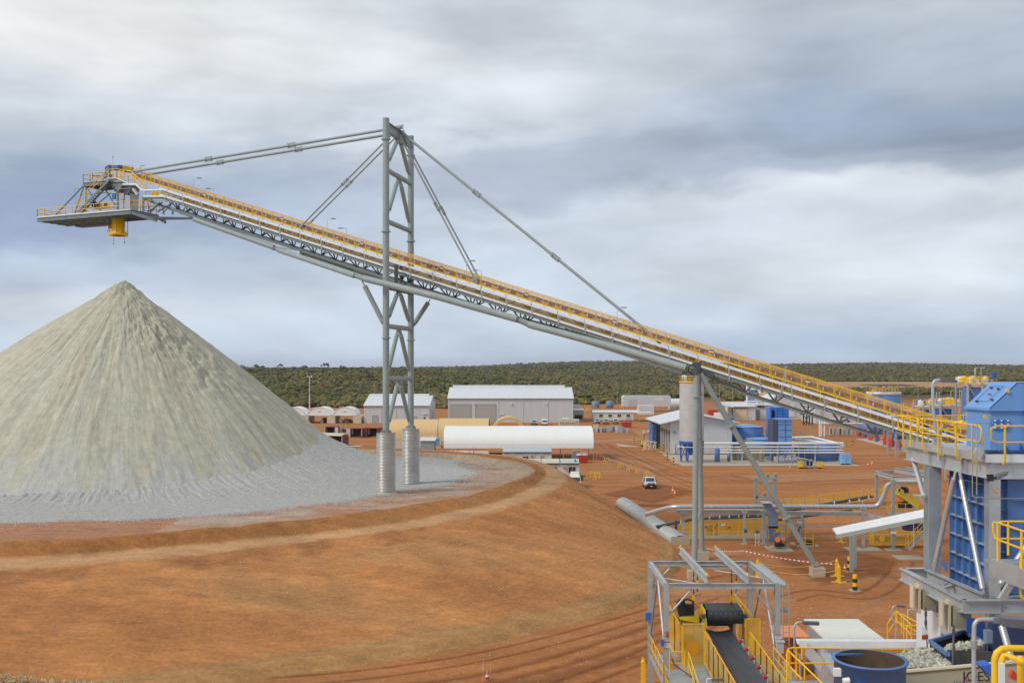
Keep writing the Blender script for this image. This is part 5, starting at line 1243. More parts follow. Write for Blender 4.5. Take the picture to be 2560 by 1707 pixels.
# ------------------------------------------------------------------ vehicles
def ute(label, loc, rz=0, group='white utes'):
    t = thing('parked_ute', label, 'ute', (0, 0, 0), group); m = MB()
    # front faces -Y
    m.hexa([(-.90,-2.35,.48),(.90,-2.35,.48),(.92,-.9,.48),(-.92,-.9,.48)], [(-.84,-2.3,1.0),(.84,-2.3,1.0),(.88,-.95,1.13),(-.88,-.95,1.13)])
    m.hexa([(-.92,-.9,.42),(.92,-.9,.42),(.92,1.0,.42),(-.92,1.0,.42)], [(-.89,-.95,1.12),(.89,-.95,1.12),(.89,1.0,1.14),(-.89,1.0,1.14)])
    m.hexa([(-.89,-.95,1.12),(.89,-.95,1.12),(.89,.95,1.13),(-.89,.95,1.13)], [(-.72,-.25,1.74),(.72,-.25,1.74),(.72,.75,1.76),(-.72,.75,1.76)])
    b = m.build('body', CARW, t)
    m = MB(); m.hexa([(-.76,-.99,1.17),(.76,-.99,1.17),(.76,-.9,1.17),(-.76,-.9,1.17)], [(-.64,-.36,1.68),(.64,-.36,1.68),(.64,-.27,1.69),(-.64,-.27,1.69)]); m.build('windscreen', GLASS, t)
    for s in (1, -1):
        m = MB(); m.hexa([(s*.895,-.8,1.17),(s*.86,-.8,1.17),(s*.86,.8,1.17),(s*.895,.8,1.17)], [(s*.765,-.28,1.64),(s*.73,-.28,1.64),(s*.73,.66,1.66),(s*.765,.66,1.66)]); m.build('side_window', GLASS, t)
        MB().box((s*.70,-2.33,.86), (.34,.06,.17)).build('headlight', LAMPW, t)
        MB().box((s*1.03,-.72,1.22), (.2,.1,.16)).build('mirror', DARK, t)
        for y in (-1.55, 1.7):
            w_ = MB().tube((s*.72, y, .38), (s*.95, y, .38), .38, 18).build('wheel', TYRE, t); MB().tube((s*.955, y, .38), (s*.965, y, .38), .2, 12).build('rim', GREY, w_)
    m = MB(); m.bar((-.85,-2.48,.55), (.85,-2.48,.55), .10, .30); m.bar((-.45,-2.5,.7), (-.45,-2.5,1.1), .07); m.bar((.45,-2.5,.7), (.45,-2.5,1.1), .07); m.bar((-.6,-2.5,1.06), (.6,-2.5,1.06), .08); m.bar((-.85,-2.46,.8), (.85,-2.46,.8), .07); m.box((0,-2.36,.75), (.9,.06,.28)); m.build('bull_bar', BLACK, t)
    MB().box((0,-2.55,.52), (.4,.02,.12)).build('number_plate', LAMPW, t)
    m = MB(); m.cb(-.92, .92, 1.05, 2.75, .75, .85); m.cb(-.92, -.88, 1.05, 2.75, .85, 1.15); m.cb(.88, .92, 1.05, 2.75, .85, 1.15); m.cb(-.92, .92, 2.71, 2.75, .852, 1.149); m.build('tray', LGREY, t)
    m = MB(); m.bar((-.88,1.06,.85), (-.88,1.06,1.95), .06); m.bar((.88,1.06,.85), (.88,1.06,1.95), .06); m.bar((-.9,1.06,1.93), (.9,1.06,1.93), .06); m.bar((-.9,1.06,1.4), (.9,1.06,1.4), .05); m.build('headboard', CREAM, t)
    t.location = loc; t.rotation_euler = (0, 0, rz); return t
U0 = ute('dusty white ute alone in the open yard, bull bar toward the viewer', G(1624, 1218.5), R(-1))
for u, v, lb in ((1492.5, 1059, 'white ute parked at the near end of the long office'), (1514.5, 1059.5, 'middle ute of the three parked by the long office'), (1539.5, 1059.5, 'ute of the parked three closest to the red bin'), (1335.5, 1062, 'white ute by the largest shed, beside a white van')):
    clone(U0, G(u, v), lb, R(random.uniform(-8, 8)))
def van(label, loc, rz=0, amb=False):
    t = thing('parked_van', label, 'van', (0, 0, 0)); m = MB()
    m.hexa([(-.95,-2.3,.4),(.95,-2.3,.4),(.95,2.5,.4),(-.95,2.5,.4)], [(-.93,-2.15,1.15),(.93,-2.15,1.15),(.93,2.5,1.2),(-.93,2.5,1.2)])
    m.hexa([(-.93,-2.12,1.14),(.93,-2.12,1.14),(.93,2.5,1.2),(-.93,2.5,1.2)], [(-.80,-1.35,1.85),(.80,-1.35,1.85),(.82,2.4,1.95),(-.82,2.4,1.95)])
    m.hexa([(-.80,-1.33,1.84),(.80,-1.33,1.84),(.82,2.4,1.94),(-.82,2.4,1.94)], [(-.62,-.6,2.35),(.62,-.6,2.35),(.66,2.3,2.4),(-.66,2.3,2.4)]); m.build('body', CARW if not amb else mat('ambulance_paint', (.80,.77,.66), .35, var=.03), t)
    m = MB(); m.hexa([(-.84,-2.14,1.2),(.84,-2.14,1.2),(.84,-2.0,1.2),(-.84,-2.0,1.2)], [(-.74,-1.45,1.78),(.74,-1.45,1.78),(.74,-1.3,1.78),(-.74,-1.3,1.78)]); m.build('windscreen', GLASS, t)
    for s in (1, -1):
        MB().box((s*.72,-2.29,.85), (.34,.06,.24)).build('headlight', LAMPW, t)
        m = MB(); m.hexa([(s*.95,-1.7,1.22),(s*.9,-1.7,1.22),(s*.9,-.6,1.22),(s*.95,-.6,1.22)], [(s*.85,-1.3,1.75),(s*.8,-1.3,1.75),(s*.8,-.6,1.75),(s*.85,-.6,1.75)]); m.build('side_window', GLASS, t)
        for y in (-1.5, 1.6): MB().tube((s*.74, y, .36), (s*.97, y, .36), .36, 16).build('wheel', TYRE, t)
        MB().box((s*1.06,-1.5,1.3), (.18,.1,.2)).build('mirror', DARK, t)
    MB().box((0,-2.33,.5), (1.8,.08,.2)).build('bumper', GREY, t)
    if amb:
        m = MB(); m.hexa([(-.9,-2.30,.95),(.1,-2.31,.75),(.1,-2.27,.75),(-.9,-2.26,.95)], [(-.85,-2.22,1.12),(.5,-2.24,1.12),(.5,-2.18,1.12),(-.85,-2.18,1.12)]); m.build('reflective_stripe', STRIPE, t); MB().box((-.1,-.4,2.42), (.9,.25,.12)).build('light_bar', LAMPW, t)
    else: MB().box((0,0,2.42), (1.2,1.6,.06)).build('roof_rack', LGREY, t)
    t.location = loc; t.rotation_euler = (0, 0, rz); return t
van('tall white van by the largest shed beside a parked ute', G(1361, 1062.5), R(3))
van('cream-white ambulance with a lime stripe, half behind the bank', G(1437.5, 1217), R(-2), amb=True)

# ------------------------------------------------------------------ small yard furniture
def cone(label, p, s=1.0, group='orange traffic cones'):
    t = thing('traffic_cone', label, 'cone', p, group); x, y, z = p
    MB().lathe((x, y, z), [(.17*s, .04), (.12*s, .28*s), (0.121*s, .28*s)], 12).lathe((x, y, z), [(.085*s, .44*s), (.03*s, .72*s), (0, .72*s)], 12).box((x, y, z+.02), (.42*s, .42*s, .04)).build('body', ORANGE, t, split=False)
    MB().lathe((x, y, z), [(.121*s, .28*s), (.085*s, .44*s)], 12).build('white_band', LAMPW, t); return t
for u, v, s, lb in ((1682, 1233, 1.5, 'white topped cone behind the lone ute'), (1687, 1238, 1.3, 'orange cone next to the white topped one behind the ute'), (2170, 1165, 1.2, 'cone beside the light blue cabinet, left of a pair'), (2180, 1163, 1.4, 'taller cone of the pair beyond the light blue cabinet'), (1975, 1172, 1.1, 'cone standing left of the grey chemical skid'), (2057, 1164, 1.2, 'cone standing right of the grey chemical skid'), (2112, 1427, 1.1, 'cone between the yellow stands and the banded bollard'), (1218, 1701, .95, 'orange and white cone by the tape posts at the bank toe'), (1508, 1077, 1.2, 'small cone in front of the pallet stack'), (1472, 1127, 1.3, 'small cone at the corner of the white vault')):
    p = G(u, v); cone(lb, (p.x, p.y, 0), s)
p = G(1210, 1703); t = thing('tape_posts', 'two thin stakes with pink tape beside the cone at the bank toe', 'stakes', (p.x, p.y, 0))
a = G(1207, 1704); b = G(1226, 1692); c_ = G(1208, 1690); m = MB()
for q_, h_ in ((a, .8), (b, .95), (c_, 1.15)): m.tube(q_, q_+vec(.05, 0, h_), .02, 6)
m.build('stake', mat('pink_stake', (.7,.35,.3), .6), t)
m = MB(); tp_ = [a+vec(.04,0,.7), a.lerp(c_, .5)+vec(0,0,.75), c_+vec(.05,0,1.1), c_.lerp(b,.5)+vec(0,0,.7), b+vec(0,0,.85)]; m.pipe(tp_, .018, 5); m.pipe([a+vec(.0,0,.3), b+vec(.0,0,.15)], .015, 5); m.build('tape', mat('pink_tape', (.75,.35,.33), .6), t)
def bollard(label, p, h=1.15, r=.11, first=BLACK, base=True, bands=5, group='banded bollards'):
    t = thing('bollard', label, 'bollard', (p[0], p[1], p[2]), group)
    for k in range(bands): MB().tube((p[0], p[1], p[2]+.06+(h-.06)*k/bands), (p[0], p[1], p[2]+.06+(h-.06)*(k+1)/bands), r, 14).build('band', YEL if k % 2 == (0 if first is YEL else 1) else BLACK, t)
    if base: MB().cb(p[0]-r*2.1, p[0]+r*2.1, p[1]-r*2.1, p[1]+r*2.1, p[2]-.1, p[2]+.06).build('base', CONC, t)
    return t
BL = [(1668, 1151, 'under the gutter pole, at the gable building corner'), (1698-14, 1163, 'in front of the gable building pole'), (1671, 1131, 'second in the row at the gable building corner'), (1659, 1128, 'third in the row along the open bays'), (1648, 1123, 'at the far end of the open bays'), (1585, 1109, 'beside the pale slab'), (1601, 1114, 'by the light trailer'), (2116, 1114, 'alone beside the pipe rack end'), (2129.5, 1114, 'left of the pair beyond the pipe rack'), (2134, 1115, 'right of the pair beyond the pipe rack'), (1863, 1053, 'single by the white plant building'), (1873, 1052, 'left of the pair by the white plant building'), (1878, 1052, 'right of the pair by the white plant building'), (859.5, 1072, 'left of the three behind the maroon containers'), (868, 1070, 'middle of the three behind the maroon containers'), (872, 1070, 'right of the three behind the maroon containers'), (1624, 1119, 'beside the yellow trailer')]
for u, v, lb in BL:
    p = G(u, v); bollard('yellow and black bollard '+lb, (p.x, p.y, 0), 1.6 if v > 1118 else 1.35, .14, bands=5)
def barrier(label, p, rz, w_=1.9, h_=1.05, material=YEL):
    t = thing('trestle_barrier', label, 'barrier', (p[0], p[1], 0), 'yellow trestle barriers'); x, y = p[0], p[1]; M_ = Matrix.Rotation(rz, 3, 'Z'); q = lambda a, b, c: Vector((x, y, 0))+M_ @ Vector((a, b, c)); m = MB()
    for s in (-1, 1):
        m.bar(q(s*w_/2, -.35, 0), q(s*w_/2, 0, h_), .07); m.bar(q(s*w_/2, .35, 0), q(s*w_/2, 0, h_), .07)
    m.bar(q(-w_/2, 0, h_), q(w_/2, 0, h_), .07, .1); m.bar(q(-w_/2, -.2, h_*.45), q(w_/2, -.2, h_*.45), .05); m.build('frame', material, t); return t
for u, v, rz, lb in ((1500, 1150, .4, 'orange barrier by the red skip corner'), (1517, 1158, 1.0, 'beside the orange one on the roadside'), (1551, 1168, 1.2, 'third along the roadside'), (1573, 1178, 1.2, 'fourth along the roadside'), (1593, 1186, 1.2, 'fifth along the roadside'), (1617, 1190, 1.2, 'last on the roadside, behind the lone ute'), (1478, 1198, .5, 'in the cluster, next to the green bin'), (1488, 1196, -.4, 'in the middle of the cluster right of the ambulance'), (1494, 1199, .9, 'at the right end of the cluster by the ambulance')):
    p = G(u, v); barrier(lb if lb.startswith('orange') else 'yellow trestle barrier '+lb, p, rz, material=ORANGE if lb.startswith('orange') else YEL)
t = thing('barrier_rope', 'slack rope line strung along the roadside barriers', 'rope', G(1500, 1150)); pts = [G(u, v)+vec(0, 0, 1.0) for u, v in ((1500, 1150), (1517, 1158), (1551, 1168), (1573, 1178), (1593, 1186), (1617, 1190), (1640, 1205))]; MB().pipe(pts, .03, 5).build('rope', CREAM, t)
def bin_(label, u, v, wpx, mat_, h=1.6, dep=2.2, name='skip_bin', fill=True):
    p = G(u, v); w_ = wpx/F*p.y; t = thing(name, label, 'bin', (p.x, p.y, 0)); x, y = p.x, p.y; a = w_/2
    m = MB(); m.hexa([(x-a*.88,y,.12),(x+a*.88,y,.12),(x+a*.88,y+dep,.12),(x-a*.88,y+dep,.12)], [(x-a,y-.1,h),(x+a,y-.1,h),(x+a,y+dep,h),(x-a,y+dep,h)]); m.build('body', mat_, t)
    m = MB(); m.cb(x-a-.05, x+a+.05, y-.18, y-.1, h*.55, h*.62); m.cb(x-a-.06, x+a+.06, y-.16, y-.06, h-.1, h+.02)
    for k in range(4): xx = x-a*.8+a*1.6*k/3; m.bar((xx, y-.02, .15), (xx, y-.12, h), .08)
    m.build('rib', mat_, t, split=False)
    if fill: junk_ = MB(); [junk_.box((x+random.uniform(-.8,.8)*a, y+random.uniform(.3, dep-.3), h+.1), (.7, .6, .4), Matrix.Rotation(random.random(), 3, 'Z')) for _ in range(9)]; junk_.build('rubbish', WHITE, t, split=False)
    return t
bin_('red skip bin heaped with white rubbish under the vault end', 1457.5, 1157, 26, RED); bin_('empty red bin parked in the far yard by the pallet stacks', 1566.5, 1068, 26, RED, 1.8, 3, fill=False)
bin_('green wheelie bin next to the ambulance', 1455, 1201, 7, GREEN, 1.0, .6, 'wheelie_bin', False)
t = thing('notice_board', 'dark notice board in a pale frame under the white vault', 'board', (X(1440, 219), 219, 0)); MB().cb(X(1431, 219), X(1451, 219), 219, 219.1, .7, 2.3).build('board', SBLUE, t); m = MB(); m.cb(X(1430, 219), X(1431, 219), 218.95, 219.15, 0, 2.4); m.cb(X(1451, 219), X(1452, 219), 218.95, 219.15, 0, 2.4); m.cb(X(1430, 219), X(1452, 219), 218.94, 219.16, 2.3, 2.42); m.build('frame', CREAM, t)
for u0, u1, v, lb in ((1491, 1505, 1081, 'bundle of grey pipes, left of the pallet stacks'), (1504, 1521, 1080, 'small heap of grey fittings beside the pipe bundle'), (1526, 1542, 1079, 'tall grey pallet stack with a dark strap'), (1541, 1556, 1081, 'pale pallet stack in the middle of the row'), (1554, 1571, 1080, 'long grey pallet stack at the row end')):
    p = G((u0+u1)/2, v); w_ = (u1-u0)/F*p.y; t = thing('pallet_stack', lb, 'pallet stack', (p.x, p.y, 0), 'grey material stacks in the far yard'); n = 3
    for i in range(n): 
        x = p.x-w_/2+w_*(i+.5)/n; hh_ = random.uniform(.8, 1.9); MB().box((x, p.y+random.random()*2, hh_/2+.02), (w_/n*.93, 2.4, hh_), Matrix.Rotation(random.uniform(-.2, .2), 3, 'Z')).build('bundle', random.choice([GALV, GALVD, LGREY]), t)
p = G(1490.5, 1071.5); t = thing('crate', 'cream crate standing by the pipe bundle', 'crate', (p.x, p.y, 0)); MB().cb(p.x-.75, p.x+.75, p.y, p.y+1.4, 0, 1.35).build('body', CREAM, t); MB().cb(p.x-.8, p.x+.8, p.y-.05, p.y+1.45, 1.35, 1.42).build('lid', CREAM, t)
# poles and masts
p = G(774, 1033); t = thing('light_mast', 'tall white mast with two round floodlights behind the domes', 'light mast', (p.x, p.y, 0)); zt_ = H-(941-V0)/F*p.y
MB().tube((p.x, p.y, 0), (p.x, p.y, 8), .24, 10).tube((p.x, p.y, 8), (p.x, p.y, zt_), .15, 10).bar((p.x-.9, p.y, zt_), (p.x+.9, p.y, zt_), .1).build('pole', WHITE, t, split=False)
for s in (-1, 1): MB().tube((p.x+s*.85, p.y-.3, zt_-.02), (p.x+s*.85, p.y+.1, zt_+.04), .32, 14).build('floodlight', LAMPW, t)
POLE = mat('timber_pole', (.42,.40,.30), .8)
def pole(u, vb, vt, Y, label, arm=True, r=.13):
    x = (u-1280)/F*Y; zb = float(ground_z(x, Y)); zt_ = H-(vt-V0)/F*Y; t = thing('utility_pole', label, 'pole', (x, Y, zb), 'thin poles along the scrub edge'); m = MB(); m.tube((x, Y, zb), (x, Y, zt_), r, 7, r*.7)
    if arm: m.bar((x-.7, Y, zt_-.3), (x+.7, Y, zt_-.3), .12)
    m.build('shaft', POLE, t)
for u, vt, Y, lb in ((936, 965, 520, 'utility pole behind the small grey shed, left of the tower leg'), (1062, 966, 520, 'utility pole above the small grey shed roof, left of a pair'), (1073.5, 969, 520, 'utility pole above the small grey shed roof, right of a pair'), (1543, 966, 500, 'utility pole beside the grey-blue tanks'), (1799, 960, 430, 'utility pole just right of the slanting trestle leg'), (1832, 965, 430, 'utility pole under the conveyor, left of the white stack'), (1790, 965, 420, 'utility pole close to the green sign'), (2295, 968, 420, 'utility pole right of the large blue tank'), (2120, 966, 500, 'short pole on the scrub edge above the conveyor')): pole(u, 0, vt, Y, lb)
# light trailer and yellow generator by the slab
p = G(1612, 1117); t = thing('light_trailer', 'portable light tower with four lamp heads on a yellow trailer', 'light tower', (p.x, p.y, 0))
MB().cb(p.x-.9, p.x+1.2, p.y-.8, p.y+.8, .3, 1.6).build('trailer_body', YEL, t); MB().tube((p.x+.3, p.y, 1.5), (p.x+.3, p.y, 3.9), .07, 8).build('mast', GALV, t)
for k, (a, b) in enumerate(((-.6, 3.6), (-.6, 4.1), (.6, 3.6), (.6, 4.1))): MB().box((p.x+.3+a, p.y, b), (.5, .25, .3)).build('lamp_head', LAMPW, t)
MB().tube((p.x-.6, p.y-.85, .35), (p.x-.6, p.y+.85, .35), .33, 12).build('wheel', TYRE, t)
# ------------------------------------------------------------------ white plastic sheet, oddments
p = G(875, 1116); t = MB(); pts = [(p.x+dx, p.y+dy, .06+abs(mnoise.noise(Vector((dx, dy, 0))))*.35) for dx, dy in ((-3.6,-.3),(-1,.9),(1.8,1.3),(3.4,.6),(2.6,-.3),(0,-.7))]
t.prism(pts, (0, 0, .06)); o = t.build('plastic_sheet', FABW, None); tag(o, 'crumpled white plastic sheet on the dirt by the low maroon container', 'sheet')
# ------------------------------------------------------------------ gable building round the silo
Yg = 238.0
t = thing('gable_building', 'light grey gable building with open bays, standing behind the silo', 'building', (44, Yg, 0))
x0, x1 = X(1676, Yg), X(1830, Yg); xr = X(1745, Yg); dep = 24
m = MB(); m.prism([(x0, Yg, .1), (x1, Yg, .1), (x1, Yg, 7.6), (xr, Yg, 9.1), (x0, Yg, 7.6)], (0, .25, 0)); m.cb(x1-.2, x1, Yg+.25, Yg+dep, 0, 7.0); m.cb(x0, x1, Yg+dep, Yg+dep+.2, 0, 7.2); m.build('wall', SHEDW, t)
m = MB(); m.cb(x0, x0+.25, Yg+.25, Yg+dep, 5.4, 7.5)
for k in range(7): y = Yg+.5+k*(dep-1)/6; m.cb(x0-.02, x0+.35, y-.2, y+.2, 0, 5.4)
m.build('bay_frame', SHEDW, t)
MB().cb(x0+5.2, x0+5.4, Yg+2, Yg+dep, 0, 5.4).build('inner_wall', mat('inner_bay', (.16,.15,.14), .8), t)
m = MB()
for k in range(2): m.box((x0+1.2, Yg+7+k*9, 1.3), (.7, .8, 2.0))
m.build('bay_equipment', RED, t)
m = MB(); k = 1.5/(xr-x0); a0, a1 = x0-2.6, x1+1.6
m.hexa([(a0, Yg-1.4, 7.6-2.6*k), (xr, Yg-1.4, 9.15), (xr, Yg+dep+1, 9.15), (a0, Yg+dep+1, 7.6-2.6*k)], [(a0, Yg-1.4, 7.8-2.6*k), (xr, Yg-1.4, 9.35), (xr, Yg+dep+1, 9.35), (a0, Yg+dep+1, 7.8-2.6*k)])
k2 = 1.5/(x1-xr); m.hexa([(xr, Yg-1.4, 9.15), (a1, Yg-1.4, 7.6-1.6*k2), (a1, Yg+dep+1, 7.6-1.6*k2), (xr, Yg+dep+1, 9.15)], [(xr, Yg-1.4, 9.35), (a1, Yg-1.4, 7.8-1.6*k2), (a1, Yg+dep+1, 7.8-1.6*k2), (xr, Yg+dep+1, 9.35)])
m.build('roof', SHEDR, t, split=False)
MB().box((x0-1.2, Yg-1.2, 6.0), (.5, .2, .2)).box((x0+.9, Yg-.2, 5.2), (.6, .3, .25)).build('wall_lamp', GREY, t)
MB().pipe([(x0+.9, Yg-.15, 2.6), (x0+.9, Yg-.15, .1)], .12, 8).build('downpipe', WHITE, t)
m = MB(); m.cb(X(1631, 255), X(1641, 255), 255, 262, 0, 6.3); t = thing('blue_cabinet', 'tall blue ribbed vessel housing beside the open bays', 'cabinet', (X(1636, 255), 255, 0)); m.build('body', BLUE, t); m = MB(); [m.cb(X(1631, 255)-.05, X(1641, 255)+.05, 254.9, 254.99, z, z+.12) for z in (1.2, 2.4, 3.6, 4.8, 6.1)]; m.build('rib', DBLUE, t, split=False)
MB().pipe([(X(1634, 255), 254.5, 6.4), (X(1628, 255), 254.5, 6.4), (X(1626, 255), 254.5, 4), (X(1610, 255), 254.5, 3.5), (X(1609, 255), 254.5, 1)], .09, 6).build('hose', DARK, t)
t = thing('pump_cluster', 'grey pipework and a small steel platform by the open bays', 'pipework', (X(1628, 250), 250, 0)); m = MB()
for k in range(9): m.tube((X(1608+k*4, 250), 249+k % 3, 0), (X(1608+k*4, 250), 249+k % 3, random.uniform(1, 2.6)), .1, 6)
m.bar((X(1610, 250), 249, 2.4), (X(1641, 250), 249, 1.9), .8, .2); m.bar((X(1606, 250), 249, 1.2), (X(1640, 250), 249, 1.2), .15); m.build('pipe_frame', TRAY, t); rail([(X(1606, 247), 247, 0), (X(1640, 247), 247, 0)], 1.0, YEL, t, sp=1.2, r=.05)
# silo
Ys = 218.0; sx = X(1729, Ys); r_ = 2.56
t = thing('storage_silo', 'tall pale ribbed silo on blue legs behind the trestle column', 'silo', (sx, Ys, 0))
SIL = mat('silo_shell', (.56,.565,.56), .42, .15, var=.08, scale=.6, dirt=.2, dirtcol=(.45,.43,.40))
prof = []; z0, z1 = 4.6, 17.0; nb = 13
for k in range(nb):
    a = z0+(z1-z0)*k/nb; b = z0+(z1-z0)*(k+1)/nb; prof.append(b)
MB().lathe((sx, Ys, 0), [(r_, z0), (r_, z1)], 48).lathe((sx, Ys, 0), [(0, z1), (r_, z1)], 48).build('shell', SIL, t)
for b in prof[:-1]: MB().lathe((sx, Ys, 0), [(r_+.001, b-.07), (r_+.035, b-.06), (r_+.035, b), (r_+.001, b+.01)], 48).build('seam_ring', SIL, t)
MB().lathe((sx, Ys, 0), [(.5, 1.6), (r_*.98, 4.6), (r_+.06, 4.6), (r_+.06, 3.9), (r_*.9, 3.9)], 32).build('cone_base', DBLUE, t)
for k in range(8):
    a = k*math.pi/4+.3; q = lambda rr, z: (sx+rr*math.cos(a), Ys+rr*math.sin(a), z)
    MB().bar(q(r_+.02, 4.5), q(r_*.93, 0), .24).build('leg', mat('royal_blue_paint', (.045,.15,.58), .45), t)
m = MB()
for k in range(8):
    a, b = k*math.pi/4+.3, (k+1)*math.pi/4+.3; m.bar((sx+r_*math.cos(a), Ys+r_*math.sin(a), 3.7), (sx+r_*.93*math.cos(b), Ys+r_*.93*math.sin(b), .2), .12); 
m.build('cross_brace', MATS['royal_blue_paint'], t)
MB().lathe((sx, Ys, 0), [(r_+.1, 3.3), (r_+.5, 3.3), (r_+.5, 3.42), (r_+.1, 3.42)], 32).build('ring_pipe', TRAY, t)
MB().lathe((sx, Ys, 0), [(r_+.02, 16.9), (r_+.12, 16.9), (r_+.12, 17.25), (r_+.02, 17.25)], 32).build('toe_ring', YEL, t)
n = 18; rail([(sx+(r_+.05)*math.cos(2*math.pi*k/n), Ys+(r_+.05)*math.sin(2*math.pi*k/n), 17.1) for k in range(n+1)], 1.15, YEL, t, sp=1.2, r=.05)
m = MB(); m.lathe((sx-1.6, Ys, 0), [(0, 17), (.62, 17), (.62, 18.3), (.4, 18.5), (0, 18.5)], 16); m.build('dust_filter', WHITE, t); MB().tube((sx-2.2, Ys-.6, 17), (sx-2.2, Ys-.6, 19), .05, 6).build('antenna', DBLUE, t)
MB().cb(sx-4, sx+4.5, Ys-4, Ys+3.5, 0.005, .12).build('slab', CONC, t); MB().pipe([(sx-2.6, Ys-.6, 3.2), (sx-3.5, Ys-1, 1.9), (sx-5.1, Ys+.2, 1.5)], .06, 6).build('hose', DBLUE, t)

# pipe rack in front of the tanks
Yk = 214.0
t = thing('pipe_rack', 'long rack of four white pipes crossing behind the slanting leg', 'pipe rack', (X(1930, Yk), Yk, 0))
for v, r_p in ((1108, .26), (1117, .15), (1124.5, .13), (1131, .15)):
    z = H-(v-V0)/F*Yk; MB().tube((X(1760 if v < 1120 else 1800, Yk), Yk, z), (X(2108, Yk), Yk, z), r_p, 12).build('pipe', TRAY, t)
for u in (1755, 1830, 1856, 1944.7, 2039, 2100):
    m = MB(); m.cb(X(u, Yk)-.14, X(u, Yk)+.14, Yk+.3, Yk+.5, 0, 4.3); [m.cb(X(u, Yk)-.1, X(u, Yk)+.1, Yk-.4, Yk+.5, z, z+.12) for z in (2.15, 2.7, 3.3, 3.9)]; m.build('support', GALV, t)
m = MB(); m.tube((X(2104, Yk), Yk-.2, 4.0), (X(2104, Yk), Yk+.5, 4.0), .42, 16); m.pipe([(X(2104, Yk), Yk, 4.1), (X(2060, Yk), Yk+9, 5.0), (X(2010, Yk), Yk+9, 4.9)], .24, 10); m.pipe([(X(2104, Yk), Yk, 4.1), (X(1990, Yk), Yk+7, 4.9)], .2, 10); m.build('return_pipe', TRAY, t)
t = thing('plant_slab', 'long stained concrete slab under the pipe rack and blue tanks', 'slab', (X(1920, 212), 212, 0)); MB().cb(X(1700, 212), X(2140, 212), 209.5, 236, 0, .10).build('slab', CONC, t)
t = thing('plant_wall', 'long low brown retaining wall behind the white pipes', 'wall', (X(1870, 222), 222, 0)); MB().cb(X(1832, 222), X(1912, 222), 222, 222.4, .1, 3.0).build('panel', mat('bund_wall', (.34,.27,.16), .85, var=.15, dirt=.3), t)
tank('blue tank with a shallow cone roof behind the slanting leg', (X(1872, 242), 245), 4.1, 0, 6.0, BLUE, .8, ribs=0, roofm=LBLUE)
tank('short wide blue tank in front of the cone roofed one', (X(1908, 232), 234), 3.4, 0, 3.9, BLUE, .35, roofm=LBLUE)
tank('large blue tank at the end of the pipe rack', (X(2070, 217), 221.5), 3.2, 0.1, 4.0, BLUE, .15, group='blue tanks behind the pipe rack'); tank('dark blue tank behind the end of the pipe rack', (X(2035, 225), 229), 3.0, .1, 3.4, DBLUE, .2, group='blue tanks behind the pipe rack')
tank('slim upright blue vessel left of the slanting leg', (X(1793, 216), 216), .55, .3, 2.9, BLUE, .3, name='pressure_vessel', cat='vessel', n=16)
tank('second slim upright blue vessel beside the pumps', (X(1822, 217), 217), .35, .3, 2.3, BLUE, .2, name='pressure_vessel', cat='vessel', n=14)
def block(name, label, cat, u0, u1, Y, dep, z0, z1, material, sidem, lines_h, lines_v, legs=0):
    x0, x1 = X(u0, Y), X(u1, Y); t = thing(name, label, cat, ((x0+x1)/2, Y, 0)); MB().cb(x0, x1, Y, Y+dep, z0, z1).build('body', material, t)
    m = MB(); [m.cb(x0-.02, x1+.02, Y-.06, Y-.002, z, z+.09) for z in lines_h]; m.build('band', DBLUE, t, split=False)
    m = MB(); [m.cb(x-.05, x+.05, Y-.09, Y-.062, z0+.01, z1-.01) for x in (x0+(x1-x0)*f for f in lines_v)]; m.build('rib', DBLUE, t, split=False)
    if sidem: MB().cb(x0-(x1-x0)*.40, x0-.02, Y+.4, Y+dep-.1, z0, z1-.05).build('side_duct', sidem, t)
    MB().cb(x0-.1, x1+.1, Y-.12, Y+dep+.1, z1+.003, z1+.12).build('roof', LBLUE, t)
    if legs:
        m = MB(); zs = z0
        for x in (x0, (x0+x1)/2, x1): m.tube((x, Y+.2, 0), (x, Y+.2, zs), .13, 8)
        m.bar((x0, Y+.2, .3), (x1, Y+.2, zs-.2), .12); m.bar((x1, Y+.2, .3), (x0, Y+.2, zs-.2), .12); m.bar((x0, Y+.2, zs*.5), (x1, Y+.2, zs*.5), .1); m.build('leg_frame', LBLUE, t)
    return t
block('filter_tower', 'front light blue panelled filter tower on braced legs, dark duct at its side', 'filter tower', 1947, 1980, 214.5, 5, 2.9, 9.2, LBLUE, mat('duct_dark', (.07,.085,.15), .6), (4.3, 5.6, 7.0, 8.1, 8.7), (.5,), 1)
b_ = block('filter_tower', 'taller blue panelled filter tower behind the light blue one', 'filter tower', 1940, 1972, 236, 6, 0, 10.9, mat('mid_blue', (.05,.20,.62), .42, var=.07), None, (8, 8.7, 9.4, 10.1), (.1, .5), 0)
MB().cb(X(1926, 236), X(1930, 236), 236.5, 240, 0, 10.9).cb(X(1930, 236)+.005, X(1940, 236), 237.5, 240, 0, 10.8).build('side_frame', MATS['mid_blue'], b_); MB().cb(X(1931, 236), X(1939.5, 236), 237.3, 237.4, 5, 10.2).build('opening', DARK, b_)
t = thing('switch_cabinet', 'pale blue two door cabinet at the end of the pipe rack', 'cabinet', (X(2116.5, 211), 211, 0)); xa, xb = X(2105, 211), X(2128, 211)
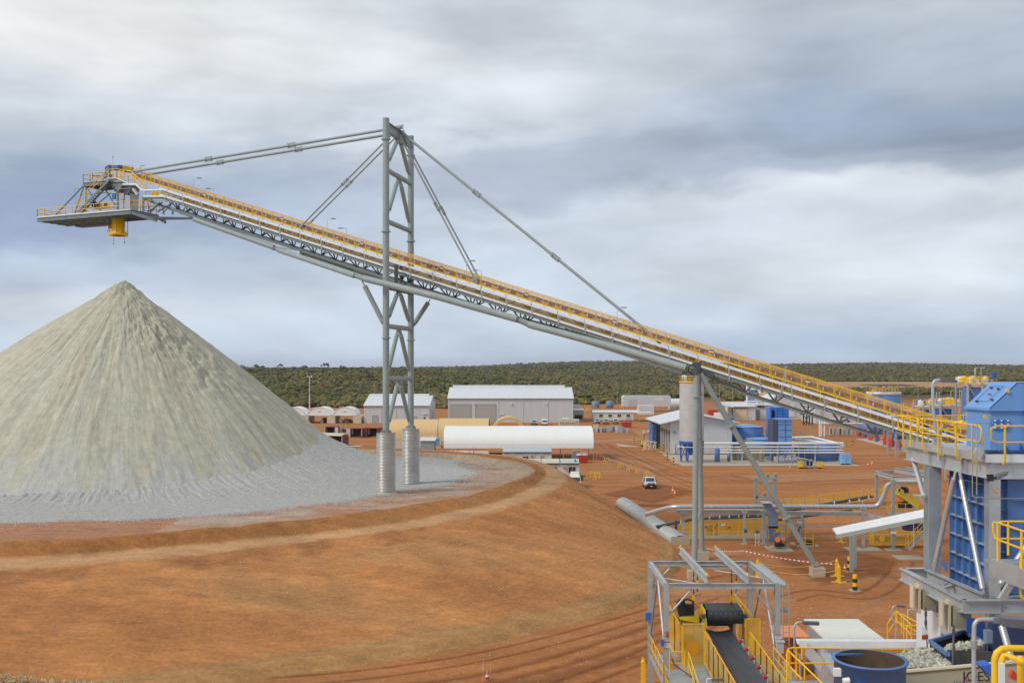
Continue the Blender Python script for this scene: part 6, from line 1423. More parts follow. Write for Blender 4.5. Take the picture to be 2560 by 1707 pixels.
MB().cb(xa, xb, 211, 212.4, .35, 2.35).build('body', mat('pale_blue', (.25,.48,.82), .45, var=.05), t); MB().cb((xa+xb)/2-.02, (xa+xb)/2+.02, 210.96, 211, .4, 2.3).cb(xa+.2, xa+.4, 210.96, 211, 1.5, 1.6).cb(xb-.5, xb-.4, 210.96, 211, 1.5, 1.7).build('door_gap', DBLUE, t, split=False); MB().cb(xa+.1, xb-.1, 211.1, 212.3, 0, .35).build('plinth', DARK, t)
t = thing('chemical_skid', 'grey steel skid with sloping roof between two yellow bins', 'skid', (X(2025, 204), 204, 0)); m = MB(); a, b = X(2003, 204), X(2036, 204)
for x in (a, b, (a+b)/2+.4): m.cb(x-.08, x+.08, 204, 204.15, 0, 1.5); m.cb(x-.08, x+.08, 206, 206.15, 0, 1.8)
m.bar((a-.6, 205, 2.2), (b, 205, 1.5), .12, 1.9, up=Vector((0,1,0))); m.cb(a, b, 204, 206.1, 0.3, .5); m.cb(a+.3, b-1.1, 204.3, 205.5, .5, 1.1); m.build('frame', GALV, t); MB().cb(b-1.5, b-.3, 204.2, 204.4, .6, 1.4).build('pump', DARK, t)
for u, lb in ((2002, 'yellow bin at the low end of the grey skid'), (2050, 'yellow bin standing apart right of the grey skid')):
    p = G(u, 1171); t = thing('yellow_bin', lb, 'bin', (p.x, p.y, 0), 'yellow bins by the skid'); MB().hexa([(p.x-.35,p.y-.3,.3),(p.x+.35,p.y-.3,.3),(p.x+.35,p.y+.4,.3),(p.x-.35,p.y+.4,.3)], [(p.x-.42,p.y-.38,1.3),(p.x+.42,p.y-.38,1.3),(p.x+.42,p.y+.45,1.3),(p.x-.42,p.y+.45,1.3)]).build('body', mat('bright_yellow', (.85,.60,.02), .5), t); MB().cb(p.x-.46, p.x+.46, p.y-.42, p.y+.5, 1.3, 1.38).build('lid', MATS['bright_yellow'], t); MB().cb(p.x-.3, p.x+.3, p.y-.2, p.y+.3, 0, .3).build('base', DARK, t)
# pumps and small gear on the slab: one pump skid copied
def pump(label, p, s=1.0, rz=0, col=BLUE, mot=ORANGE, group='slurry pumps', name='slurry_pump'):
    t = thing(name, label, 'pump', (0, 0, 0), group); MB().cb(-.5, .5, -.4, .4, 0, .2).build('base', GALVD, t)
    MB().tube((-.1, -.25, .7), (-.1, .25, .7), .45, 16).tube((-.1, 0, .7), (-.1, 0, 1.9), .12, 8).build('volute', col, t, split=False); MB().tube((.2, 0, .7), (.95, 0, .7), .26, 12).build('motor', mot, t); MB().cb(-.6, -.3, -.35, .35, .2, 1.5).build('red_frame', RED if mot is ORANGE else GREY, t); MB().pipe([(-.1, 0, 1.8), (-.1, 0, 2.2), (-.1, .8, 2.3)], .1, 6).build('outlet_pipe', RED if mot is ORANGE else TRAY, t)
    t.location = p; t.rotation_euler = (0, 0, rz); t.scale = (s, s, s); return t
pr = [(1851, 1152, 'beside the slim vessels'), (1903, 1154, 'by the yellow drum'), (1925, 1153, 'under the filter tower legs'), (2092, 1152, 'beside the large blue tank')]
for i, (u, v, lb) in enumerate(pr): pump('blue pump '+lb, G(u, v), 1.1, i*1.1, BLUE, YEL if i % 2 else GREY, 'pumps under the pipe rack', 'transfer_pump')
rr_ = [(2150, 1093, 1.5, 'first red and blue pump at the rack end of the row'), (2163, 1096, 1.4, 'second red and blue pump of the row'), (2178, 1101, 1.5, 'third pump of the row under the conveyor truss'), (2196, 1106, 1.5, 'fourth pump of the row under the conveyor truss'), (2214, 1113, 1.5, 'fifth pump of the row, with orange motor'), (2232, 1119, 1.6, 'sixth pump of the row, beside the last one'), (2248, 1125, 1.6, 'last pump of the row, nearest the platform beam')]
P0 = pump(rr_[0][3], G(2150, 1093), 1.5, .4, DBLUE, ORANGE)
for u, v, s, lb in rr_[1:]: clone(P0, G(u, v), lb, random.uniform(-.5, 1.2), (s, s, s))
t = thing('pump_slab', 'concrete strip carrying the row of red and blue pumps', 'slab', G(2200, 1110)); m = MB(); a, b = G(2140, 1097), G(2268, 1130); d = (b-a).normalized(); nn = Vector((-d.y, d.x, 0)); m.hexa([a, b, b+nn*7, a+nn*7], [a+UP*.1, b+UP*.1, b+nn*7+UP*.1, a+nn*7+UP*.1]); m.build('slab', CONC, t)
# yellow access stairs and platforms behind
def rackplat(label, u0, u1, Y, z, h=1.1, cols=3, dep=3, name='access_platform', extra=None):
    x0, x1 = X(u0, Y), X(u1, Y); t = thing(name, label, 'platform', ((x0+x1)/2, Y, 0)); MB().cb(x0, x1, Y, Y+dep, z-.12, z).build('deck', GALV, t)
    rail([(x0, Y, z), (x1, Y, z)], h, YEL, t, sp=1.1, r=.05); rail([(x0, Y+dep, z), (x1, Y+dep, z)], h, YEL, t, sp=1.1, r=.05)
    for k in range(cols): x = x0+(x1-x0)*k/(cols-1); MB().cb(x-.1, x+.1, Y+.2, Y+.4, 0, z-.12).cb(x-.1, x+.1, Y+dep-.4, Y+dep-.2, 0, z-.12).build('column', GALVD, t)
    return t
rackplat('yellow railed platform left of the blue filter towers', 1893, 1926, 246, 4.0); t_ = rackplat('yellow railed platform right of the light blue tower', 1985, 2034, 240, 3.2, 1.2, 4)
m = MB(); [m.tube((X(u, 241), 241.5, 3.3), (X(u, 241), 241.5, random.uniform(5, 7.5)), .06, 6) for u in range(1985, 2032, 6)]; m.build('stanchion', GALV, t_)
rackplat('low yellow railed platform by the wide blue tank', 1862, 1886, 226, 2.9, 1.0); rackplat('yellow railed platform over the grey machinery, right of the light blue tower', 1990, 2036, 226, 2.6, 1.0, 3)
t = thing('hopper_skid', 'white sloping hopper frame beside the light blue tower', 'hopper', (X(1992, 222), 222, 0)); m = MB(); m.prism([(X(1982,222),222,4.2),(X(1998,222),222,3.2),(X(1998,222),222,2.9),(X(1982,222),222,3.1)], (0,2,0)); m.cb(X(1983,222), X(1984.5,222), 222, 222.2, 0, 3.1); m.cb(X(1996,222), X(1997.5,222), 222, 222.2, 0, 3); m.build('frame', TRAY, t); MB().cb(X(1986,222), X(1995,222), 222.3, 223, 1.8, 2.8).build('drum', DARK, t)
t = thing('chute_skid', 'grey screw conveyor skid with blue end plate', 'conveyor', (X(2025, 236), 232, 0)); MB().bar((X(2010,232),232,3.6), (X(2031,232),232,3.3), .5).build('trough', GALV, t); MB().box((X(2031,232),232,3.4), (.5,.8,.9)).build('end_plate', DBLUE, t); MB().cb(X(2015,232), X(2016,232), 232, 232.2, 0, 3.4).cb(X(2028,232), X(2029,232), 232, 232.2, 0, 3.2).build('leg', GALVD, t)
# white plant buildings
def wb(label, u0, u1, Y, dep, ze, zr, group=None, side='flat'):
    x0, x1 = X(u0, Y), X(u1, Y); t = thing('process_building', label, 'building', ((x0+x1)/2, Y, 0)); xm = (x0+x1)/2
    if side == 'gable':
        MB().prism([(x0,Y,0),(x1,Y,0),(x1,Y,ze),(xm,Y,zr),(x0,Y,ze)], (0,dep,0)).build('wall', SHEDW, t)
        m = MB()
        for a, za, b, zb in ((x0-.5, ze-.1, xm, zr), (xm, zr, x1+.5, ze-.1)): m.hexa([(a,Y-.5,za+.01),(b,Y-.5,zb+.01),(b,Y+dep,zb+.01),(a,Y+dep,za+.01)], [(a,Y-.5,za+.2),(b,Y-.5,zb+.2),(b,Y+dep,zb+.2),(a,Y+dep,za+.2)])
        m.build('roof', SHEDR, t, split=False)
    else:
        MB().cb(x0, x1, Y, Y+dep, 0, ze).build('wall', SHEDW, t); MB().hexa([(x0-.6,Y-.6,ze),(x1+.4,Y-.6,ze),(x1+.4,Y+dep,zr),(x0-.6,Y+dep,zr)], [(x0-.6,Y-.6,ze+.2),(x1+.4,Y-.6,ze+.2),(x1+.4,Y+dep,zr+.2),(x0-.6,Y+dep,zr+.2)]).build('roof', SHEDR, t)
    return t
W1 = wb('white process building, low roofed, right of the silo', 1832, 1888, 392, 16, 5.2, 6.4); MB().cb(X(1835,392), X(1868,392), 391.8, 392, 0, 4.6).build('sliding_door', CREAM, W1); MB().cb(X(1835,392), X(1870,392), 391.5, 391.7, 4.6, 4.75).build('door_rail', DARK, W1); MB().cb(X(1825,392), X(1829,392), 391.8, 395, 0, 4.8).build('side_post', GALVD, W1)
m = thing('open_lean_to', 'pale lean-to with a blue drum beside the low white building', 'shelter', (X(1818,390),390,0)); MB().hexa([(X(1803,390),389,5.9),(X(1832,390),389,5.0),(X(1832,390),400,6.2),(X(1803,390),400,7.0)], [(X(1803,390),389,6.1),(X(1832,390),389,5.2),(X(1832,390),400,6.4),(X(1803,390),400,7.2)]).build('roof', SHEDR, m); MB().cb(X(1811,390), X(1812,390), 389.5, 390, 0, 5.6).cb(X(1826,390), X(1827,390), 389.5, 390, 0, 5.1).build('post', GALVD, m); MB().lathe((X(1830,390), 390, 0), [(0,0),(.55,0),(.55,2),(0,2)], 12).build('blue_drum', mat('bright_blue', (.04,.30,.75), .5), m); MB().box((X(1820,390),391,1.4), (1.2,.6,2.6)).build('gas_rack', ORANGE, m)
W2 = wb('white process building with a large dark doorway', 1888, 1932, 396, 16, 5.6, 6.8); MB().cb(X(1891,396), X(1899,396), 395.8, 396, 0, 4.0).build('doorway', SBLUE, W2); MB().cb(X(1875,396), X(1887,396), 394, 396, 0, 2.4).build('air_unit', WHITE, W2)
m = MB(); [m.tube((X(1896+k*3,396), 395.7, 5.2), (X(1896+k*3,396), 395.7, 7.4), .06, 5) for k in range(5)]; [m.box((X(1896+k*3.3,396), 395.6, 5+.3*(k % 2)), (.5,.3,.4)) for k in range(5)]; m.build('vent_stack', DARK, W2, split=False)
W3 = wb('large white gable building behind the conveyor truss', 1920, 2050, 402, 20, 7.2, 11.6, side='gable'); MB().cb(X(1978,402), X(1986,402), 401.8, 402, 4.3, 6.0).cb(X(1972,402), X(1987,402), 401.8, 402, .9, 3.2).build('sign_panel', WHITE, W3)
MB().tube((X(1867.5,400), 400, 5), (X(1867.5,400), 400, 13.8), .4, 12).build('flue', WHITE, W1); MB().pipe([(X(1870,404),404,11.9), (X(1896,404),404,11.9), (X(1901,404),404,10)], .55, 10, bend=2).build('white_duct', WHITE, W1); MB().cb(X(1870,404), X(1889,404), 404.6, 407, 7.2, 11.3).build('rooftop_unit', SBLUE, W1)
W4 = wb('pale grey gable building at the right of the white gable one', 2038, 2160, 372, 18, 6.0, 8.0, side='gable'); MB().cb(X(2050,372), X(2058,372), 371.8, 372, 3.2, 5.2).build('sign_panel', LGREY, W4); MB().cb(X(2117,372), X(2123,372), 371.8, 372, 0, 3.5).cb(X(2105,372), X(2112,372), 371.8, 372, 1, 3).build('window', GLASS, W4)
t = thing('loading_gantry', 'dark steel loading gantry in front of the white gable building', 'gantry', (X(2018,360),360,0)); m = MB(); m.cb(X(2003,360), X(2035,360), 360, 361, 3.6, 4.3)
for u in (2009, 2017, 2024, 2031): m.cb(X(u,360)-.2, X(u,360)+.2, 360, 360.4, 0, 3.6)
m.bar((X(2009,360),360.2,0),(X(2024,360),360.2,3.6),.2); m.bar((X(2024,360),360.2,0),(X(2009,360),360.2,3.6),.2); m.build('frame', DARK, t)
t = thing('green_sign', 'small green road sign at the scrub edge', 'sign', (X(1783,430),430,0)); MB().cb(X(1779,430), X(1786,430), 430, 430.1, 6.4, 9.0).build('board', mat('sign_green', (.16,.34,.07), .6), t); MB().cb(X(1782,430), X(1783,430), 430.1, 430.2, 0, 6.4).build('post', GALVD, t)
p = G(1786, 1042); t = thing('red_truck_bin', 'long red bin with a pale car beside it, behind the slanting leg', 'bin', (p.x, p.y, 0)); MB().cb(X(1772,p.y), X(1795,p.y), p.y, p.y+3, .3, 2.9).build('body', RED, t); MB().cb(X(1773,p.y), X(1794,p.y), p.y+.2, p.y+2.8, 0, .28).build('runner', DARK, t)
clone(bpy.data.objects['parked_van'], G(1800, 1046), 'white van half hidden behind the slanting trestle leg', R(80))
t = thing('gas_bund', 'orange soil mound beyond the white gable roof', 'mound', (X(1965,470),470,0)); m = MB(); m.lathe((X(1965,470),470,0), [(20,0),(13,7),(7,11.2),(3,12.5),(0,13)], 18); m.build('soil', mat('orange_soil', (.55,.27,.12), .95, var=.3, scale=.3, bump=.6), t)
# far pipe bridge with white risers
t = thing('pipe_bridge', 'white pipe bridge with tall risers at its end, running behind the truss', 'pipe rack', (X(2110,300),300,0))
for z in (5.2, 3.9): MB().tube((X(2052,300),300,z-1.6+1.5), (X(2290,300),300,z-1.6+1.5), .22, 10).build('pipe', TRAY, t)
for u in (2050, 2054, 2062): MB().tube((X(u,300),300.3,0), (X(u,300),300.3,5.1), .25, 10).build('riser', TRAY, t)
for u in (2072, 2090, 2114, 2140, 2170, 2210, 2250): MB().cb(X(u,300)-.12, X(u,300)+.12, 299.8, 300.2, 0, 4.9).build('column', GALVD, t)
m = MB(); 
for k in range(14): m.bar((X(2075+k*14,300),300.6,3.9), (X(2082+k*14,300),300.6,4.9), .1); m.bar((X(2082+k*14,300),300.6,4.9), (X(2089+k*14,300),300.6,3.9), .1)
m.build('lattice', GALV, t)
for i, u in enumerate((2080, 2092, 2104, 2116, 2126)):
    t = thing('chemical_tote', ['first','second','third','fourth','last'][i]+' white tote in the row under the pipe bridge', 'tote', (X(u,303),303,0), 'totes under the pipe bridge'); MB().cb(X(u,303)-.5, X(u,303)+.5, 303, 304, .2, 2.4).build('container', LGREY if i % 2 else CREAM, t); MB().cb(X(u,303)-.5, X(u,303)-.15, 302.93, 303, .5, 2.2).build('dark_label', [DARK, BLACK, BLACK, DBLUE, SBLUE][i], t)
tank('blue tank seen under the conveyor end, behind the pipe bridge', (X(2192,310),314), 4.2, 0, 3.6, BLUE, .3)
# big blue tank with catwalk
Yq = 330; t = tank('large blue tank with a pale rim, walkway and stairs on top', (X(2224,Yq),Yq+5.3), 5.35, 0, 12.2, BLUE, .3, name='leach_tank')
MB().lathe((X(2224,Yq), Yq+5.3, 0), [(5.4, 11.3), (5.48, 11.3), (5.48, 12.3), (5.4, 12.3)], 30).build('rim', WHITE, t)
q0 = (X(2181,Yq), Yq-.4, 12.4); q1 = (X(2246,Yq), Yq-.4, 12.4); rail([q0, q1], 1.1, YEL, t, sp=1, r=.06); rail([(q0[0],Yq+3,12.4), (q1[0],Yq+3,12.4)], 1.1, YEL, t, sp=1, r=.06)
m = MB(); m.bar((X(2150,Yq),Yq-.6,8.6), (X(2184,Yq),Yq-.6,12.5), .9, .35); m.build('stair', TRAY, t); rail([(X(2150,Yq),Yq-1,8.7), (X(2184,Yq),Yq-1,12.6)], 1.1, YEL, t, sp=1, r=.06)
MB().box((X(2211,Yq),Yq+2,13.2), (1.2,1,1)).box((X(2223,Yq),Yq+2,13.1), (1.3,1,.8)).build('agitator_drive', ORANGE, t); MB().cb(X(2219,Yq), X(2227,Yq), Yq+.5, Yq+1, 12.5, 13.2).build('green_motor', GREEN, t)
for u, zt_ in ((2193, 15.6), (2222, 15.4), (2243, 15.9)): MB().pipe([(X(u,Yq),Yq,12.3), (X(u,Yq),Yq,zt_), (X(u,Yq)-.5,Yq,zt_+.1)], .07, 6).build('lamp_pole', GALV, t)
# yellow and blue gravity plant
def module(label, u0, u1, Y, z0, z1, seed, body=DBLUE, rails=YEL):
    rs = random.Random(seed); x0, x1 = X(u0,Y), X(u1,Y); t = thing('process_module', label, 'plant module', ((x0+x1)/2, Y, 0), 'yellow and blue plant modules'); w_ = x1-x0
    for x in (x0, (x0+x1)/2, x1): MB().cb(x-.15, x+.15, Y, Y+.3, 0, z1).cb(x-.15, x+.15, Y+5, Y+5.3, 0, z1).build('column', GALV, t)
    MB().cb(x0, x1, Y, Y+5.3, z1-.15, z1).build('deck', TRAY, t); rail([(x0, Y, z1), (x1, Y, z1)], 1.15, rails, t, sp=.9, r=.07); rail([(x0, Y+5.3, z1), (x1, Y+5.3, z1)], 1.15, rails, t, sp=.9, r=.07)
    MB().cb(x0+w_*.1, x0+w_*.55, Y+.6, Y+4, z0, z1-.8).build('tank_box', body, t)
    zm = (z0+z1)/2; MB().bar((x0, Y+.1, z0+.3), (x1, Y+.1, z1-.3), .14).bar((x1, Y+.1, z0+.3), (x0, Y+.1, z1-.3), .14).build('brace', GALVD, t); rail([(x0, Y-.5, zm), (x1, Y-.5, zm)], 1.1, rails, t, sp=.9, r=.06)
    for k in range(9):
        x = x0+w_*rs.uniform(.02,.98); r_ = rs.uniform(.35, .8); yb_ = Y+rs.uniform(.5,4)
        if k % 2: MB().prism([(x-r_, yb_, z1+.1), (x+r_, yb_, z1+.1), (x+r_, yb_, z1+.5), (x, yb_, z1+1.0+r_*.5), (x-r_, yb_, z1+.9)], (0, 1.4, 0)).build('screen_deck', rs.choice([YEL, YEL, TRAY, DBLUE]), t); continue
        MB().lathe((x, Y+rs.uniform(.5,4), 0), [(0, z1+.1), (r_, z1+.1), (r_*1.1, z1+.5+r_*.6), (r_*.4, z1+.9+r_*.8), (0, z1+.9+r_*.8)], 12).build('vessel', rs.choice([MATS['bright_yellow'], YEL, YEL, GALV]), t)
    for k in range(3): x = x0+w_*rs.uniform(.0,1); MB().pipe([(x,Y,z1), (x,Y,z1+2.8), (x+.7,Y,z1+2.9)], .06, 5).build('lamp_pole', GALV, t)
    return t
module('lowest plant module, yellow rails over dark blue boxes behind the conveyor guards', 2240, 2296, 230, 4, 9.2, 1); module('middle plant module with yellow vessels above dark blue tanks', 2308, 2352, 215, 5, 12.0, 2); module('plant module with a tall column of yellow rails', 2352, 2412, 205, 5.5, 12.6, 3); module('highest plant module, railed top platform behind the blue hood', 2420, 2492, 190, 8, 17.2, 4, BLUE); module('plant module behind the platform handrails, yellow decks low over dark boxes', 2352, 2425, 222, 3, 8.4, 6); module('small yellow railed plant module left of the blue hood', 2395, 2440, 178, 4, 9.4, 7)
module('plant module filling the gap under the lamp arm', 2280, 2330, 250, 3, 7.5, 5)
MB().tube((X(2484,190),190,18), (X(2484,190),190,19.2), .5, 10).build('blue_beacon', DBLUE, bpy.data.objects['process_module.003'])

# ------------------------------------------------------------------ reclaim line at the foot of the bank
t = thing('tunnel_pipe', 'corrugated steel tunnel pipe emerging from the embankment toe', 'tunnel', (19.4, 117.5, 0)); a, b = Vector((19.0, 116.0, .1)), Vector((15.9, 147, .4))
d = (b-a).normalized(); sd = Vector((d.y, -d.x, 0)); n = 44; pr_ = []
m = MB(); vs = []; fs = []; K_ = 18; L_ = (b-a).length
for i in range(n*2+1):
    rr = 1.05+(.10 if i % 2 else -.10); c = a+d*(L_*i/(n*2))
    for k in range(K_+1): an = math.pi*k/K_; vs.append(c+sd*rr*math.cos(an)+UP*rr*math.sin(an))
for i in range(n*2):
    for k in range(K_): fs.append((i*(K_+1)+k, (i+1)*(K_+1)+k, (i+1)*(K_+1)+k+1, i*(K_+1)+k+1))
m.add(vs, fs); m.build('pipe_shell', mat('bright_corrugated', (.50,.52,.51), .45, .3, var=.15, dirt=.4, dirtcol=(.4,.28,.18)), t); MB().cb(18.0, 20.1, 115.85, 115.98, -.2, .95).build('end_plate', CONC, t)
Ya = 117.2; XX_ = lambda u: (u-1280)/F*Ya; ZZ = lambda v, Y=Ya: H-(v-V0)/F*Y
t = thing('duct_line', 'large silver duct running on posts from the tunnel to the screening frame', 'duct', (XX_(1900), Ya, 0))
SILV = mat('silver_duct', (.62,.63,.64), .32, .55, var=.08, scale=1)
pts = [P(1616,1285,Ya+5), P(1681,1266,Ya), P(1906,1266,Ya), P(2195,1266,Ya-1), P(2210,1240,Ya-1.4), P(2217,1213,Ya-1.6), P(2235,1203,Ya-2), P(2330,1203,Ya-6)]
MB().pipe(pts, .27, 16, bend=1.2).build('duct', SILV, t)
m = MB()
for k in range(30): p = P(1700+k*16.5, 1266, Ya-k/30); m.tube(p-vec(.03,0,0), p+vec(.03,0,0), .285, 14)
m.build('band', SILV, t)
m = MB(); m.bar(P(1690,1281,Ya+.8), P(2155,1283,Ya+.3), .5, .42); m.build('box_beam', GALV, t); MB().bar(P(1690,1273,Ya+.8), P(1910,1274,Ya+.8), .9, .05).build('tray_lid', CREAM, t)
for u, vb, vt in ((1708,1352,1276), (1861,1360,1276), (1909,1360,1276), (2004,1340,1266), (2158,1370,1266)):
    p = G(u, vb); z = ZZ(vt, p.y); m = MB(); m.cb(p.x-.14, p.x+.14, p.y-.14, p.y+.14, .05, z); m.cb(p.x-.3, p.x+.3, p.y-.2, p.y+.2, z-.25, z); m.cb(p.x-.3, p.x+.3, p.y-.3, p.y+.3, 0, .1); m.build('post', GALV, t)
MB().bar(P(2150,1283,Ya), P(2230,1303,Ya-2), .4, .4).bar(P(2145,1283,Ya+1), P(2208,1285,Ya+1), .2, .12).build('end_beam', GALV, t)
MB().bar(P(2005,1314,Ya+3), P(2310,1316,Ya+3), .14, .18).build('low_rail', GALV, t)
# guarded belt conveyor
t = thing('guarded_conveyor', 'rising belt conveyor behind yellow mesh guards and gates', 'conveyor', (XX_(1800), 120, 0)); Yv = 121.0
x = lambda u: (u-1280)/F*Yv; zz = lambda v: H-(v-V0)/F*Yv
m = MB(); m.bar(P(1640,1316,Yv+1.5), P(1720,1300,Yv+1.5), 1.1, .12); m.bar(P(1720,1299,Yv+1.5), P(1905,1283,Yv+1.5), 1.1, .14); m.bar(P(1905,1287,Yv+1), P(2180,1240,Yv+2), 1.1, .14); m.build('belt', BLACK, t)
m = MB(); m.bar(P(1780,1296,Yv+.9), P(1905,1290,Yv+.9), .12, .25); m.bar(P(1920,1303,Yv+.9), P(2130,1275,Yv+1.2), .12, .25); m.build('stringer', DSTEEL, t)
for u, v in ((1774,1294), (1799,1292), (1823,1291), (1847,1289), (1871,1287), (1895,1286), (2086,1256), (2124,1256-4), (2148,1249), (2172,1243), (1651,1305), (1702,1304)): p = P(u, v, Yv+.8); MB().box(p, (.12,.12,.34)).build('idler_bracket', LAMPW, t)
GY = Yv-.2
for u0, u1 in ((1700,1785), (1797,1847), (1850,1970)):
    z0_, z1_ = (zz(1352), zz(1304 if u0 > 1700 else 1310)); a, b = (u0-1280)/F*GY, (u1-1280)/F*GY; m = MB(); th_ = .10
    m.bar((a,GY,z0_), (b,GY,z0_), .05, th_); m.bar((a,GY,z1_), (b,GY,z1_), .05, th_); m.bar((a,GY,z0_), (a,GY,z1_), th_); m.bar((b,GY,z0_), (b,GY,z1_), th_); m.bar((a,GY,(z0_+z1_)/2), (b,GY,(z0_+z1_)/2), .05, .07)
    g_ = m.build('gate_frame', YEL, t); MB().quad((a,GY+.02,z0_), (b,GY+.02,z0_), (b,GY+.02,z1_), (a,GY+.02,z1_)).build('mesh', YMESH, g_)
a, b = (1700-1280)/F*(Yv+3), (1975-1280)/F*(Yv+3); MB().quad((a,Yv+3,.1), (b,Yv+3,.1), (b,Yv+3,2.1), (a,Yv+3,2.1)).build('far_mesh', YMESH, t)
MB().cb(x(1706), x(1960), Yv-1.5, Yv+4, 0.01, .12).build('slab', CONC, t)
m = MB(); m.tube(P(1812,1319,Yv+1), P(1818,1319,Yv+1), .28, 12); m.build('tail_motor', ORANGE, t); MB().box(P(1823,1318,Yv-.3), (.35,.03,.2)).box(P(1766,1317,Yv-.3), (.35,.03,.22)).build('warning_sign', RED, t); MB().box(P(1808,1311,Yv-.3), (.5,.03,.25)).build('notice', LAMPW, t)
m = MB(); m.bar(P(1770,1345,Yv+1), P(1795,1308,Yv+1), .08); m.bar(P(1762,1345,Yv+1.2), P(1778,1310,Yv+1.2), .3, .1); m.bar(P(1690,1300,Yv+1), P(1690,1348,Yv+1), .25); m.bar(P(1778,1310,Yv+1), P(1778,1348,Yv+1), .3); m.build('inner_frame', DSTEEL, t)
rail([P(1935,1292,Yv+6)-vec(0,0,1.2), P(1955,1264,Yv+6)-vec(0,0,1.2)], 1, YEL, t, sp=1)
# long yellow mesh walkway guard rising to the right
t = thing('walkway_guard', 'long yellow mesh guard rising beside the belt toward the screening frame', 'guard', P(2080, 1290, 128)); pt = [(1960,1247),(1976,1246),(2010,1243),(2046,1239),(2083,1233),(2120,1230),(2157,1226),(2210,1222)]; Yw = 128
for (ua, va), (ub, vb) in zip(pt[:-1], pt[1:]):
    a, b = P(ua, va, Yw), P(ub, vb, Yw); m = MB(); m.quad(a-vec(0,0,1.15), b-vec(0,0,1.15), b, a); g_ = m.build('mesh', YMESH, t); m = MB(); m.bar(a, b, .06, .07); m.build('top_rail', YEL, g_); MB().bar(a, a-vec(0,0,2.2), .09, .14).build('post', GALV, g_)
# transfer chute with fan
t = thing('transfer_chute', 'slate blue transfer chute with an orange motor at its foot', 'chute', P(1922, 1370, 113)); Yh = 113.5; q = lambda u, v, y=0: P(u, v, Yh+y)
m = MB(); m.hexa([q(1920,1286,-1), q(1945,1286,-1), q(1945,1286,.6), q(1920,1286,.6)], [q(1904,1256,-1), q(1926,1256,-1), q(1926,1256,.6), q(1904,1256,.6)]); m.hexa([q(1921,1313,-.9), q(1944,1313,-.9), q(1944,1313,.5), q(1921,1313,.5)], [q(1919,1286,-1), q(1946,1286,-1), q(1946,1286,.6), q(1919,1286,.6)])
m.hexa([q(1924,1354,-.7), q(1937,1354,-.7), q(1937,1354,.3), q(1924,1354,.3)], [q(1922,1322,-.8), q(1940,1322,-.8), q(1940,1322,.4), q(1922,1322,.4)]); m.build('hopper', SBLUE, t)
MB().bar(q(1920,1317,-.9), q(1945,1317,-.9), .1, .3).build('flexible_joint', DARK, t); MB().bar(q(1903,1255,-1), q(1928,1255,-1), 1.8, .06).build('top_lip', LGREY, t)
m = MB()
for u in (1919, 1965): m.bar(q(u,1367,-1), q(u,1314,-1), .16); m.bar(q(u,1367,.6), q(u,1314,.6), .14)
m.bar(q(1917,1313,-1.05), q(1967,1313,-1.05), .1, .14); m.bar(q(1910,1288,-1.05), q(1921,1366,-1.05), .1); m.bar(q(1965,1314,-1.05), q(1948,1330,-1.05), .08); m.build('frame', SBLUE, t)
m = MB(); m.tube(q(1946,1345,-.6), q(1946,1345,.2), .62, 18); m.build('fan_casing', GBL, t); m = MB(); m.tube(q(1944,1348,-1.5), q(1944,1348,-.6), .30, 14); m.tube(q(1958,1347,-1.2), q(1958,1347,-.5), .26, 14); m.build('motor', ORANGE, t)
m = MB(); m.bar(q(1938,1362,-1), q(1960,1362,-1), .7, .3); m.build('motor_base', DARK, t); MB().cb(q(1917,1370).x, q(1972,1370).x, Yh-1.8, Yh+1.2, 0, .16).build('plinth', CONC, t)
# sheave frame
t = thing('sheave_frame', 'grey goal-post frame with yellow guarded pulleys behind the slanting leg', 'frame', P(1912, 1340, 128)); Yj = 128; q = lambda u, v: P(u, v, Yj)
for u in (1890, 1937): MB().bar(q(u,1345), q(u,1198), .42, .3).build('column', STEEL, t)
MB().bar(q(1884,1196), q(1944,1196), .4, .3).build('beam', STEEL, t); MB().bar(q(1890,1242), q(1937,1242), .3, .25).build('beam', STEEL, t)
for u, v in ((1920,1189), (1939,1189), (1912,1236)): MB().lathe(q(u,v), [(0,0)], 3) ; m = MB(); m.tube(q(u,v)-vec(0,.12,0), q(u,v)+vec(0,.12,0), .22, 14); m.build('sheave', SBLUE, t); m = MB(); m.pipe([q(u,v)+vec(.30*math.cos(a_), -.1, .30*math.sin(a_)) for a_ in np.linspace(-.3, math.pi+.3, 12)], .04, 6); m.bar(q(u-3,v+6), q(u,v), .12); m.bar(q(u+3,v+6), q(u,v), .12); m.build('guard', YEL, t)
MB().box(q(1904,1252), (.5,.5,.4)).box(q(1914,1252), (.5,.5,.4)).box(q(1923,1252), (.5,.5,.4)).build('junction_box', GALVD, t)
t = thing('control_stand', 'small white instrument stand with a blue cap before the yellow gates', 'stand', G(1893, 1364)); p = G(1893, 1364); m = MB(); m.bar(p+vec(-.2,0,0), p+vec(-.2,0,1.5), .06); m.bar(p+vec(.2,0,0), p+vec(.2,0,1.5), .06); [m.bar(p+vec(-.2,0,z), p+vec(.2,0,z), .05) for z in (.4,.8,1.2)]; m.build('frame', WHITE, t); MB().box(p+vec(0,0,1.6), (.42,.2,.22)).build('cap', DBLUE, t)
t = thing('isolator_box', 'blue isolator box fixed on the duct post', 'switch box', P(1863, 1326, 116)); MB().box(P(1864,1326,116.2), (.34,.25,.34)).tube(P(1864,1326,116.1)-vec(0,.2,0), P(1864,1326,116.1), .1, 10).build('body', DBLUE, t)
